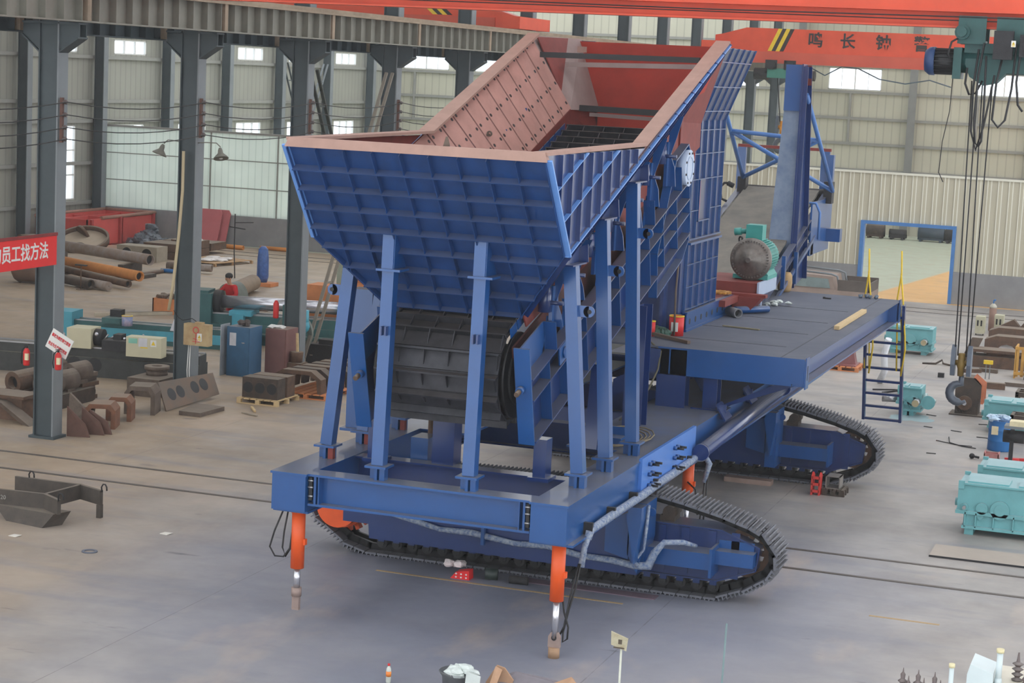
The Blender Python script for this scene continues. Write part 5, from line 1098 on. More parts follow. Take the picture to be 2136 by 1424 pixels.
def pipe_thing(name, a, b, ro, ri, m, lab, cat='pipe', group=None):
    r = root(name, lab, cat, tuple(Vector(((a[0]+b[0])/2, (a[1]+b[1])/2, min(a[2], b[2])-ro))), group)
    part('tube_wall', MB().ring(a, b, ro, ri, 22), m, r)
    if ri > .02:
        d = (Vector(b)-Vector(a)).normalized(); part('dark_bore', MB().cyl(Vector(a)+d*.12, Vector(b)-d*.12, ri*.98, 18), BLACK, r, 'dark hollow inside')
    return r
pipe_thing('pipe_section', (-8.35, 37.0, 3.17), (-8.1, 36.7, 3.17), .09, .07, mat('grey_tube', (110, 112, 116), .4), 'short black mouthed pipe end lying on the deck')
pipe_thing('pipe_section', (-8.3, 37.3, 3.16), (-7.8, 37.95, 3.16), .07, .05, BLUE, 'short blue pipe lying behind the black mouthed one on the deck')
mb = MB(); mb.lathe((-8.34, 42.2, 3.08), (0, 0, 1), [(.11, 0), (.15, .05), (.16, .2), (.15, .35), (.11, .42)], 20); thing('timber_roller', mb, mat('ochre_stained_wood', (176, 146, 104), 0.8, 0, 0.2, 6), 'ochre barrel shaped block standing at the foot of the mast', 'block')
mb = MB()
for k in range(9): mb.ball((-7.9+random.uniform(-.25, .25), 39.4+random.uniform(-.2, .2), 3.11+random.uniform(0, .05)), .07, 7, (1, 1, .5), .35)
thing('crumpled_film', mb, mat('white_film', (206, 214, 210), .4), 'white crumpled plastic film on the deck by the motor base', 'film')
mb = MB()
for k in range(12): x = -6.5+random.uniform(-.2, .25); y = 42.2+random.uniform(-.1, .1); mb.cyl((x, y, 3.09), (x+random.uniform(-.05, .05), y+.03, 3.15), .022, 8)
thing('bolt_heap', mb, mat('bluish_bolts', (92, 108, 124), .5), 'small heap of bolts at the far corner of the deck by the ladder', 'bolts')
mb = MB(); mb.cbox(-7.25, 41.4, 3.08, .14, .03, .03); mb.cbox(-7.33, 41.42, 3.08, .05, .05, .04); thing('deck_bolt', mb, BLACK, 'small dark bolt lying alone on the far part of the deck', 'bolt')
mb = MB(); mb.beam((-8.05, 35.25, 3.095), (-7.35, 35.12, 3.095), .06, .02); thing('wood_lath', mb, mat('olive_lath', (130, 122, 96), .8), 'thin olive lath lying flat in the middle of the deck', 'lath')

# ================================================================ FLOOR THINGS: RIGHT SIDE
def gearbox(ox, oy, L, D, H, label, rz=0.0, detail=True, m=TEAL, group=None, shaft=(0.85, 0.38)):
    r = root('gearbox', label, 'gearbox', (0, 0, 0)); z0 = .14; zs = H*.42
    mb = MB(); mb.box(0, L, 0.05, D, zs, H-.06); mb.prism([(0.12, .06, z0), (L-.02, .06, z0), (L-.02, .06, zs), (0.12, .06, zs)], (0, D-.12, 0)); mb.box(0.1, L+.02, 0, D, z0-.03, z0+.02); mb.box(-.02, L+.02, 0.0, D, zs-.03, zs+.03); mb.box(.15, .3, .05, D-.05, 0, z0); mb.box(L-.3, L-.15, .05, D-.05, 0, z0)
    part('housing', mb, m, r)
    mb = MB(); mb.box(.1, L, 0.0, D, H-.06, H-.03); mb.box(.15, L*.42, .06, D*.6, H-.03, H+.0); mb.box(L*.5, L*.92, .06, D*.6, H-.03, H+.0); mb.box(0, .1, .02, .06, H-.14, H); mb.box(0, .1, D-.06, D-.02, H-.14, H); part('cover', mb, m, r)
    mb = MB()
    for x in (.14, .32, .62, .95, 1.3, 1.6):
        if x < L-.02: mb.box(x, x+.02, -.0, .06, z0, zs)
    mb.prism([(.4, .03, z0+.12), (.5, .03, zs), (.3, .03, zs)], (0, .03, 0)); part('web_rib', mb, m, r)
    for x, q in ((.13, .06), (.42, .1), (.72, .16), (L-.2, .12)):
        part('bearing_cap', MB().cyl((x, .045, H*.56-.04), (x, .0, H*.56-.04), q, 26).cyl((x, .0, H*.56-.04), (x, -.012, H*.56-.04), q*.6, 22), m, r)
    mb = MB(); mb.cyl((shaft[0]*L, .05, H*.5), (shaft[0]*L, -.3, H*.5), .085, 20); mb.m = 1; mb.cyl((shaft[0]*L, -.3, H*.5), (shaft[0]*L, -.302, H*.5), .08, 20); part('output_shaft', mb, [STEEL, mat('paper_shaft_cap', (176, 164, 130), .8)], r)
    part('input_shaft', MB().cyl((.13, .05, H*.52), (.13, -.1, H*.52), .03, 12), STEEL, r)
    part('side_plug', MB().cyl((0, D*.5, H*.5), (-.08, D*.5, H*.5), .07, 14), m, r)
    if label.startswith('teal gearbox nearest'): pass
    r.location = (ox, oy, 0); r.rotation_euler = (0, 0, rz); return r
gearbox(-3.52, 34.15, 2.0, 1.0, .93, 'large teal gearbox at the right edge, nearest of the teal gearboxes')
gearbox(-3.52, 37.3, 1.9, 1.0, .66, 'teal gearbox just behind the nearest large one, mostly hidden by it')
gearbox(-4.22, 45.0, 1.4, .9, .74, 'teal gearbox standing behind the blue drum')
gearbox(-8.28, 57.2, 1.33, .8, .80, 'teal ribbed gearbox lying on the far floor behind the ladder')
r = gearbox(-6.32, 46.2, .55, .75, .70, 'small pale teal gearbox with shaft seen through the foot of the ladder')
mb = MB(); mb.cyl((-6.32, 46.5, .32), (-6.7, 46.5, .30), .07, 14); part('long_shaft', mb, STEEL, r).location = (6.32, -46.2, 0)
mb = MB(); mb.cyl((-5.77, 46.5, .36), (-5.45, 46.5, .36), .04, 12); mb.ring((-5.72, 46.5, .36), (-5.66, 46.5, .36), .17, .11, 16); part('wheel_hub', mb, mat('whitish_hub', (176, 192, 190), .5), r).location = (6.32, -46.2, 0)
# overspray on the floor
mb = MB(); 
for k in range(7): a = random.uniform(0, 6.28); x = -5.9+math.cos(a)*.25; y = 45.9+math.sin(a)*.35; mb.cyl((x, y, .0), (x, y, .002+k*.0002), .28, 20)
o = thing('paint_overspray', mb, mat('pale_teal_overspray', (150, 172, 176), .8, 0, .1, 5), 'pale teal overspray patch on the floor around the small gearbox', 'paint')
# rusty gearbox under the hook
r = root('rusty_gearbox', 'rusty dark gearbox with orange ribs standing right of the crane hook', 'gearbox', (-4.8, 47.2, 0))
mb = MB(); mb.box(-5.08, -4.55, 47.1, 47.6, .0, .42); mb.prism([(-5.1, 47.1, .42), (-4.5, 47.1, .42), (-4.5, 47.1, .75), (-4.65, 47.1, .9), (-4.95, 47.1, .9), (-5.1, 47.1, .75)], (0, .6, 0)); part('housing', mb, RUSTD, r)
mb = MB()
for k in range(5): y = 47.1+k*.13; mb.prism([(-4.5, y, .3), (-4.44, y, .3), (-4.44, y, .75), (-4.68, y, .94), (-4.7, y, .9), (-4.5, y, .72)], (0, .03, 0))
part('orange_rib', mb, mat('orange_rust_rib', (190, 112, 78), .8, 0, .2, 6), r)
mb = MB(); mb.cyl((-4.86, 47.1, .3), (-4.86, 47.02, .3), .17, 24); mb.m = 1; mb.cyl((-4.86, 47.02, .3), (-4.86, 46.98, .3), .05, 14); part('bearing_cap', mb, [RUST, CHROME], r)
mb = MB(); mb.box(-5.2, -4.35, 47.0, 47.65, -.0, .03); part('base_flange', mb, RUSTD, r)
# blue drum
r = root('steel_drum', 'blue steel drum with crumpled plastic on top beside the teal gearboxes', 'drum', (-3.63, 42.9, 0))
part('drum_shell', MB().lathe((-3.63, 42.9, 0), (0, 0, 1), [(.25, 0), (.26, .02), (.255, .2), (.265, .22), (.255, .24), (.255, .42), (.265, .44), (.255, .46), (.255, .64), (.262, .65), (.24, .65), (.24, .6)], 32), BARREL, r)
part('paper_label', MB().box(-3.8, -3.66, 42.64, 42.66, .36, .54), mat('cream_paper', (226, 214, 176)), r)
mb = MB(); 
for k in range(9): mb.ball((-3.63+random.uniform(-.2, .12), 42.85+random.uniform(-.12, .12), .64+random.uniform(0, .08)), .1, 7, (1.2, 1, .5), .35)
thing('plastic_sheet', mb, mat('pale_blue_film', (176, 200, 220), .35, 0, .25, 10), 'crumpled pale plastic sheet draped over the blue drum', 'plastic')
r = root('pipe_vice_stand', 'grey stand with a horizontal roller and cream board at the right edge', 'stand', (-3.0, 41.2, 0))
part('post', MB().box(-3.28, -3.2, 41.0, 41.08, 0, .8), DARK, r); mb = MB(); mb.box(-3.4, -2.4, 40.9, 41.3, .8, .86); part('top', mb, COLL, r)
mb = MB(); mb.cyl((-3.42, 41.1, .62), (-3.0, 41.1, .62), .13, 16); part('roller', mb, DARK, r); mb = MB(); mb.box(-3.3, -2.6, 40.9, 41.2, .86, .96); part('board', mb, mat('cream_paper', (226, 214, 176)), r)
def frame_casting(x, y, w, d, h, lab, m=RUSTD, n=3, rz=0):
    r = root('machine_frame_casting', lab, 'casting', (x, y, 0))
    mb = MB(); t = .07
    for xx in (0, w-t): mb.box(x+xx, x+xx+t, y, y+d, 0, h)
    for yy in (0, d-t): mb.box(x, x+w, y+yy, y+yy+t, 0, h*.18); mb.box(x, x+w, y+yy, y+yy+t, h*.82, h)
    for k in range(1, n): mb.box(x+w*k/n, x+w*k/n+.05, y, y+.07, 0, h)
    mb.box(x, x+w, y+d*.45, y+d*.5, h*.9, h)
    part('frame', mb, m, r); return r
frame_casting(-3.55, 44.0, 1.0, .6, .6, 'dark welded frame in front of the teal gearbox by the drum')
frame_casting(-3.75, 47.4, 1.3, .7, .62, 'brown open welded frame at the right edge beyond the drum')
r = root('cardboard_box', 'open pinkish cardboard box on the floor in front of the blue drum', 'box', (-3.65, 41.5, 0))
mb = MB(); mb.box(-3.8, -3.5, 41.35, 41.37, 0, .17); mb.box(-3.8, -3.5, 41.6, 41.62, 0, .17); mb.box(-3.8, -3.78, 41.35, 41.62, 0, .2); mb.box(-3.52, -3.5, 41.35, 41.62, 0, .19); mb.box(-3.8, -3.5, 41.36, 41.61, 0, .08); part('box_wall', mb, mat('pink_cardboard', (186, 128, 124), .8, 0, .2, 6), r)
mb = MB(); mb.ball((-4.05, 41.5, .06), .06, 10); mb.cyl((-4.05, 41.5, .06), (-3.9, 41.5, .04), .025, 8); thing('cast_knob', mb, DARK, 'small dark part left of the pink cardboard box', 'part')
mb = MB(); mb.beam((-3.4, 41.6, .05), (-2.9, 41.65, .07), .06, .06); mb.cyl((-3.3, 41.5, .05), (-3.1, 41.5, .06), .05, 10); thing('red_tool', mb, REDP, 'red and dark tool lying right of the pink cardboard box', 'tool')
# castings at the far right
def arch_casting(x, y, w, d, h, lab, m=RUST):
    r = root('arched_casting', lab, 'casting', (x, y, 0)); mb = MB()
    P = [(x, y, 0), (x+w*.12, y, 0)]
    for c in (.3, .7):
        for k in range(7): t = math.pi*(1-k/6); P.append((x+w*c+math.cos(t)*w*.15, y, h*.12+math.sin(t)*h*.5))
    P += [(x+w, y, 0), (x+w, y, h*.75), (x+w*.8, y, h), (x+w*.15, y, h), (x, y, h*.8)]
    mb.prism(P, (0, d, 0)); part('block', mb, m, r); return r
arch_casting(-5.75, 61.0, 1.9, .6, .55, 'flat rusty casting with two arches, farthest in the pile at the right edge')
arch_casting(-5.6, 58.4, 2.1, .6, .6, 'rusty casting with wide arches, second row of the pile at the right edge')
mb = MB(); mb.box(-5.7, -3.9, 55.8, 56.5, 0, .32); mb.box(-5.7, -3.9, 55.8, 56.5, .42, .5); mb.box(-5.3, -4.0, 56.0, 56.5, .32, .42); thing('steel_slab', mb, RUST, 'long rusty slab lying lowest in the pile at the right edge', 'slab')
mb = MB(); mb.prism([(-6.05, 56.3, 0), (-5.75, 56.3, 0), (-5.45, 56.3, .75), (-5.75, 56.3, .75)], (0, .12, 0)); thing('leaning_plate', mb, CAST, 'grey plate leaning against the long rusty slab', 'plate')
mb = MB(); mb.box(-4.75, -4.1, 62.5, 63.2, 0, .5); mb.prism([(-5.6, 62.9, 0), (-3.8, 62.9, 0), (-3.8, 62.9, .62), (-4.8, 62.9, .66), (-5.0, 62.9, .4), (-5.2, 62.9, .62), (-5.6, 62.9, .4)], (0, .3, 0)); thing('jagged_casting', mb, RUST, 'jagged brown casting behind the arched castings by the gas cylinder', 'casting')
r = root('gas_cylinder', 'brown gas cylinder with pale shoulder and blue valve by the far wall', 'gas cylinder', (-6.02, 64.7, 0))
part('cylinder', MB().lathe((-6.02, 64.7, 0), (0, 0, 1), [(.1, 0), (.115, .03), (.115, .75)], 18), mat('brown_cylinder_paint', (142, 112, 98), .6), r); part('shoulder', MB().lathe((-6.02, 64.7, .75), (0, 0, 1), [(.115, 0), (.11, .06), (.06, .12), (.035, .14)], 18), mat('pale_shoulder', (186, 182, 168), .6), r); mb = MB(); mb.cyl((-6.02, 64.7, .88), (-6.02, 64.7, 1.0), .02, 8); mb.ball((-5.98, 64.68, 1.0), .035, 8); part('valve', mb, BARREL, r)
for x, y, lab in ((-6.25, 63.4, 'cream welding set with dark vents left of the gas cylinder'), (-5.75, 64.2, 'second cream welding set behind the gas cylinder')):
    r = root('welding_set', lab, 'welding machine', (x, y, 0)); part('housing', MB().box(x-.14, x+.14, y-.2, y+.2, .06, .6), mat('cream_set_paint', (188, 184, 158), .6), r)
    part('vent', MB().box(x-.09, x-.04, y-.206, y-.2, .3, .48).box(x+.02, x+.07, y-.206, y-.2, .3, .48), BLACK, r); mb = MB(); mb.cyl((x-.12, y-.1, .05), (x-.1, y-.1, .05), .05, 12); mb.cyl((x+.1, y-.1, .05), (x+.12, y-.1, .05), .05, 12); part('wheel', mb, BLACK, r)
r = root('yellow_crate', 'tall ochre slatted crate at the right edge behind the hook', 'crate', (-4.0, 54.3, 0))
mb = MB()
for k in range(5): mb.box(-4.35+k*.14, -4.27+k*.14, 54.2, 54.24, 0.05, .85)
mb.box(-4.38, -3.7, 54.16, 54.2, .78, .86); mb.box(-4.38, -3.7, 54.16, 54.2, .1, .18); mb.box(-4.38, -4.34, 54.2, 54.9, 0, .86); part('slat', mb, mat('ochre_crate_paint', (196, 148, 70), .7, 0, .1, 4), r); part('contents', MB().box(-4.1, -3.6, 54.1, 54.16, 0, .5), DARK, r)
r = root('test_stand', 'small yellow lamp head on two thin legs in front of the right hand castings', 'stand', (-5.0, 53.6, 0)); mb = MB(); mb.cyl((-5.05, 53.6, 0), (-5.05, 53.6, .4), .012, 6); mb.cyl((-4.95, 53.6, 0), (-4.95, 53.6, .4), .012, 6); part('leg', mb, COLL, r); part('head', MB().box(-5.12, -4.88, 53.55, 53.65, .4, .5), YELL, r)
for i, (x, y, a, l, w) in enumerate(((-5.5, 54.6, .6, .5, .12), (-5.1, 54.9, -.2, .5, .1), (-4.75, 51.9, .05, .75, .2), (-4.2, 52.6, 0, .5, .05))):
    mb = MB(); mb.cbox(0, 0, 0, l, w, .1 if i != 2 else .16); mb.move((x, y, 0), a); thing('scrap_steel', mb, CAST if i % 2 else RUST, ['brown scrap bar in front of the right hand slab', 'grey scrap bar beside the leaning plate', 'grey steel block lying between rusty gearbox and yellow crate', 'short bar near the foot of the yellow crate'][i], 'scrap')
mb = MB(); mb.cbox(-6.15, 53.1, 0, .16, .12, .12); thing('steel_block', mb, DARK, 'small dark block alone on the floor left of the rusty gearbox', 'block')
mb = MB(); mb.cbox(-5.4, 53.0, 0, .3, .15, .14); thing('steel_block', mb, CAST, 'grey brown block just behind the hook on the floor', 'block')
mb = MB(); mb.tube([(-6.95, 55.4, .02), (-6.6, 55.5, .03), (-6.45, 55.7, .12), (-6.4, 55.5, .05), (-6.2, 55.5, .02)], .03, 6); thing('bent_clamp', mb, RUSTD, 'bent rusty clamp lying right of the far ribbed gearbox', 'clamp')
for i, (x, y, l, a) in enumerate(((-5.55, 46.6, .25, -.4), (-5.4, 44.9, .2, -.3), (-4.75, 44.7, .25, -.35), (-4.9, 41.6, .2, .1), (-4.1, 44.2, .3, 0), (-4.3, 46.0, .2, .3))):
    mb = MB(); mb.cbox(0, 0, 0, l, .04, .015); mb.move((x, y, 0), a); thing('floor_offcut', mb, DARK, 'thin dark steel offcut lying on the floor around the hook', 'offcut', 'steel offcuts around the hook')
mb = MB(); mb.tube([(-4.8, 43.8, .015), (-4.7, 43.1, .015), (-4.4, 42.8, .015), (-4.1, 42.7, .015)], .012, 5); mb.tube([(-5.0, 43.2, .015), (-4.5, 42.9, .015), (-4.2, 42.9, .015)], .01, 5); thing('floor_cable', mb, BLACK, 'thin black cable curling on the floor left of the blue drum', 'cable')
mb = MB(); mb.box(-3.7, -0.4, 32.2, 33.05, 0, .03); mb.m = 1; mb.box(-3.7, -.4, 32.18, 32.2, 0, .03); thing('steel_sheet', mb, [mat('dusty_sheet_steel', (170, 158, 146), .6, 0, .08, 1.5), DARK], 'large flat steel sheet lying on the floor at the right edge', 'sheet')
# pallet with wrapped red plate beneath the deck
def pallet(x, y, w, d, lab, m=WOODO, rz=0, group=None, boards=6):
    r = root('wooden_pallet', lab, 'pallet', (0, 0, 0), group); mb = MB()
    for k in range(boards): mb.box(-w/2+k*w/boards, -w/2+(k+.8)*w/boards, -d/2, d/2, .1, .125)
    for yy in (-d/2, -.04, d/2-.08): mb.box(-w/2, w/2, yy, yy+.08, 0, .022)
    part('board', mb, m, r); mb = MB()
    for yy in (-d/2, -.04, d/2-.08):
        for xx in (-w/2, -.05, w/2-.1): mb.box(xx, xx+.1, yy, yy+.08, .022, .1)
    part('block', mb, m, r); r.location = (x, y, 0); r.rotation_euler = (0, 0, rz); return r
pallet(-8.75, 53.0, 1.0, 1.0, 'orange wooden pallet under the wrapped red plates beyond the deck')
mb = MB(); mb.box(-9.2, -8.35, 52.6, 53.4, .125, .16); mb.prism([(-9.2, 52.9, .16), (-8.4, 52.9, .16), (-8.5, 52.9, .62), (-9.2, 52.9, .7)], (0, .3, 0)); thing('wrapped_plates', mb, mat('wrapped_red_plate', (140, 92, 92), .35, 0, .2, 4), 'dark red plates wrapped in film stacked on the pallet beyond the deck', 'plates')
mb = MB(); mb.tube([(-7.45, 51.0, .05), (-7.3, 50.7, .35), (-7.35, 50.8, .8), (-7.25, 50.7, 1.2)], .09, 8); thing('white_sack', mb, mat('white_sack', (216, 218, 222), .6), 'white plastic sack hanging behind the upper rungs of the ladder', 'sack')
mb = MB(); mb.tube([(-7.1, 49.2, .03), (-6.8, 49.6, .05), (-6.6, 49.3, .03), (-6.2, 49.4, .02)], .025, 6); mb.tube([(-7.4, 49.6, .03), (-6.9, 49.9, .03), (-6.5, 49.8, .04)], .02, 6); thing('scrap_branch', mb, DARK, 'dark twisted scrap rods on the floor behind the ladder', 'scrap')
# red bracket and square tube by the rear crawler
r = root('red_bracket', 'bright red slotted steel bracket standing beside the rear crawler', 'bracket', (-6.3, 36.1, 0)); mb = MB()
for x in (-6.38, -6.24): mb.prism([(x, 36.0, 0), (x, 36.22, 0), (x, 36.22, .36), (x, 36.11, .42), (x, 36.0, .36)], (.03, 0, 0))
for z in (.05, .18, .3): mb.box(-6.37, -6.22, 36.0, 36.04, z, z+.05)
part('plate', mb, mat('bright_red_primer', (212, 62, 56), .6, 0, .1, 5), r)
pallet(-5.98, 36.35, .42, .5, 'small timber pallet beside the red bracket', RUSTD, 0)
r = root('square_tube', 'short grey square tube standing on the small pallet', 'steel tube', (-6.0, 36.3, .125)); mb = MB(); mb.box(-6.14, -6.12, 36.15, 36.5, .125, .36); mb.box(-5.89, -5.87, 36.15, 36.5, .125, .36); mb.box(-6.14, -5.87, 36.15, 36.5, .125, .14); mb.box(-6.14, -5.87, 36.15, 36.5, .345, .36); part('wall', mb, mat('grey_tube_steel', (132, 126, 120), .6, 0, .1, 5), r)
mb = MB(); mb.box(-8.1, -7.2, 36.35, 36.6, 0, .09); thing('steel_channel', mb, mat('grey_orange_channel', (150, 128, 118), .7, 0, .2, 3), 'long grey channel lying in front of the rear crawler', 'channel')
# under the near crawler
r = root('carton', 'red carton with white diamond marks lying before the near crawler', 'carton', (-9.9, 27.15, 0)); mb = MB(); mb.prism([(-10.06, 27.0, .0), (-9.76, 27.0, .0), (-9.77, 27.0, .14), (-9.85, 27.0, .13), (-9.98, 27.0, .1)], (0, .18, 0)); part('carton_wall', mb, mat('bright_red_carton', (222, 36, 40), .6), r); mb = MB()
for i in range(3):
    for j in range(2): x = -9.97+i*.08; z = .03+j*.05; mb.prism([(x, 26.998, z-.015), (x+.018, 26.998, z), (x, 26.998, z+.015), (x-.018, 26.998, z)], (0, -.002, 0))
part('white_mark', mb, WHITE, r)
mb = MB()
for k in range(6): mb.ball((-10.1+random.uniform(-.1, .1), 27.3+random.uniform(-.06, .06), .13+random.uniform(0, .05)), .07, 7, (1.2, 1, .7), .3)
thing('foam_lump', mb, mat('white_foam', (226, 214, 212), .8), 'whitish crumpled foam behind the red carton', 'foam')
pipe_thing('pipe_section', (-9.18, 27.15, .06), (-8.9, 27.18, .06), .06, .02, DARK, 'short dark steel bar end lying under the crawler beam', 'bar')
pipe_thing('pipe_section', (-9.58, 27.2, .08), (-9.4, 27.25, .08), .085, .02, mat('dark_green_roller', (44, 56, 52), .5), 'short dark green roller lying left of the dark bar end', 'roller')
mb = MB()
for k in range(8): mb.ball((-8.9+random.uniform(-.15, .15), 30.3+random.uniform(-.2, .2), .05), .08, 7, (1, 1, .8), .3)
thing('green_litter', mb, mat('green_litter', (58, 110, 84), .6, 0, .4, 12), 'green and white litter on the floor under the feeder', 'litter')
mb = MB(); mb.box(-9.0, -7.0, 27.3, 27.55, 0, .012); thing('wood_board', mb, mat('purplish_board', (110, 92, 104), .8), 'thin purplish board lying partly under the near crawler', 'board')
# pickup truck behind the deck
r = root('pickup_truck', 'dusty grey pickup truck parked by the far wall behind the deck', 'truck', (-11.2, 65, 0)); TR = mat('dusty_truck_paint', (150, 132, 122), .6, 0, .12, 2)
mb = MB(); mb.box(-12.9, -9.9, 64.2, 66.0, .35, .95); mb.prism([(-12.6, 64.25, .95), (-11.05, 64.25, .95), (-11.15, 64.25, 1.38), (-12.4, 64.25, 1.42)], (0, 1.6, 0)); part('body', mb, TR, r)
part('window', MB().prism([(-12.4, 64.22, 1.0), (-11.2, 64.22, 1.0), (-11.28, 64.22, 1.3), (-12.2, 64.22, 1.33)], (0, .02, 0)), mat('truck_glass', (120, 136, 136), .15), r)
mb = MB(); mb.tube([(-12.6, 64.3, 1.52), (-11.2, 64.3, 1.46), (-11.0, 64.3, 1.4), (-10.9, 64.3, .98)], .035, 8); mb.tube([(-12.6, 65.8, 1.52), (-11.2, 65.8, 1.46), (-11.0, 65.8, 1.4), (-10.9, 65.8, .98)], .035, 8); part('roll_bar', mb, COLL, r)
part('cargo_bed', MB().box(-10.95, -9.9, 64.2, 64.25, .95, 1.3).box(-10.95, -9.9, 65.9, 65.95, .95, 1.3).box(-9.95, -9.9, 64.2, 65.95, .95, 1.25), mat('dark_bed_paint', (92, 84, 78), .7), r)
for x in (-12.3, -10.4): part('wheel', MB().cyl((x, 64.15, .33), (x, 64.4, .33), .33, 20), BLACK, r)
# machines seen through the doorway
for i, (x, w, h, m) in enumerate(((-16.0, .9, .6, RUSTD), (-14.85, .85, .42, DARK), (-13.4, 1.3, .62, mat('dark_blue_motor', (50, 66, 78), .5)), (-12.05, .8, .6, DARK))):
    mb = MB(); mb.cyl((x, 101.3, h*.5+.1), (x+w, 101.3, h*.5+.1), h*.5, 14); mb.box(x, x+w, 101.1, 101.6, .08, h*.6); mb.box(x+.1, x+.2, 100.9, 101.8, 0, .1); mb.box(x+w-.2, x+w-.1, 100.9, 101.8, 0, .1)
    thing('dark_machine', mb, m, ['rusty machine part leftmost in the far doorway view', 'dark box shaped machine second from left in the far doorway view', 'dark blue cylindrical machine third from left in the far doorway view', 'round dark machine rightmost in the far doorway view'][i], 'machine')
# ================================================================ BOTTOM EDGE
r = root('drink_bottle', 'plastic drink bottle with orange label and red cap standing on the floor', 'bottle', (-8.91, 21.9, 0))
part('bottle', MB().lathe((-8.91, 21.9, 0), (0, 0, 1), [(.028, 0), (.032, .01), (.032, .15), (.028, .18), (.013, .21), (.013, .22)], 18), mat('clear_plastic', (196, 200, 190), .15), r); part('label', MB().cyl((-8.91, 21.9, .08), (-8.91, 21.9, .145), .0335, 18), mat('orange_yellow_label', (232, 160, 50), .5, 0, 0, 8, rgb2=(226, 110, 60)), r); part('cap', MB().cyl((-8.91, 21.9, .215), (-8.91, 21.9, .24), .016, 14), REDP, r)
mb = MB(); mb.lathe((-8.05, 21.95, 0), (0, 0, 1), [(.15, 0), (.17, .2), (.21, .26), (.2, .27)], 24); thing('metal_pail', mb, mat('grey_pail', (104, 106, 108), .4, .3), 'grey metal pail at the bottom edge under white film', 'pail')
mb = MB(); 
for k in range(8): mb.ball((-7.95+random.uniform(-.14, .16), 21.9+random.uniform(-.1, .1), .29+random.uniform(-.02, .05)), .08, 7, (1.3, 1, .6), .35)
mb.prism([(-7.86, 21.72, .0), (-7.68, 21.72, .02), (-7.66, 21.74, .3), (-7.84, 21.74, .34)], (0, .02, 0)); thing('plastic_bag', mb, mat('white_film', (206, 214, 210)), 'crumpled white plastic film over the grey pail', 'plastic')
r = root('cardboard_sheet', 'heap of torn brown cardboard and grey sheet at the bottom edge', 'cardboard', (-7.2, 22, 0))
mb = MB(); mb.prism([(-7.72, 22.1, .12), (-7.58, 22.1, .36), (-7.48, 22.1, .34), (-7.36, 22.1, .2), (-7.4, 22.1, .08)], (0, .02, .0)); mb.prism([(-7.58, 22.05, .36), (-7.5, 22.05, .33), (-7.55, 21.85, .05), (-7.62, 21.85, .05)], (.01, 0, 0)); part('torn_flap', mb, CARD, r)
mb = MB(); mb.prism([(-7.75, 21.7, .0), (-6.7, 21.7, .03), (-6.62, 22.2, .2), (-7.0, 22.35, .2), (-7.4, 22.3, .24), (-7.7, 22.2, .12)], (0, 0, .015)); part('sheet', mb, mat('grey_lilac_card', (124, 118, 124), .8, 0, .12, 4), r)
mb = MB(); mb.prism([(-6.9, 22.2, .2), (-6.68, 22.25, .3), (-6.62, 22.2, .28), (-6.78, 22.1, .16)], (0, .02, 0)); mb.prism([(-6.66, 22.2, .3), (-6.58, 22.18, .25), (-6.62, 21.7, .0), (-6.78, 21.7, 0)], (.01, 0, 0)); part('torn_flap', mb, CARD, r)
mb = MB(); mb.beam((-7.7, 21.62, .02), (-7.25, 21.6, .03), .03, .03); thing('red_stick', mb, REDP, 'thin red stick at the very bottom edge below the cardboard', 'stick')
r = root('sign_stand', 'small dirty white sign plate on a thin pole at the bottom edge', 'sign', (-5.46, 20, 0))
part('pole', MB().cyl((-5.46, 20, 0), (-5.46, 20, 1.42), .012, 10), mat('white_pole', (198, 200, 186), .6), r)
mb = MB(); mb.prism([(-5.57, 19.98, 1.46), (-5.40, 19.98, 1.41), (-5.385, 19.98, 1.55), (-5.575, 19.98, 1.61)], (0, .012, 0)); part('plate', mb, mat('dirty_cream_plate', (188, 184, 160), .7, 0, .1, 12, rgb2=(150, 136, 108)), r); mb = MB(); mb.box(-5.49, -5.45, 19.972, 19.978, 1.48, 1.53); mb.box(-5.54, -5.42, 19.972, 19.978, 1.43, 1.445); part('dark_mark', mb, mat('dark_smudge', (84, 74, 62), .8), r)
mb = MB(); mb.cyl((-4.36, 20, 0), (-4.33, 20, 1.86), .011, 10); thing('steel_pole', mb, mat('blue_grey_pole', (108, 130, 132), .5), 'thin blue grey pole standing alone at the bottom edge', 'pole')
mb = MB(); mb.cyl((-9.0, 21.35, 0), (-9.0, 21.35, .004), .1, 20); mb.cyl((-8.75, 21.4, 0), (-8.75, 21.4, .004), .12, 20); thing('floor_plate', mb, mat('pale_grey_plate', (140, 138, 136), .7), 'pale grey flat disc plate at the bottom edge by the bottle', 'plate')
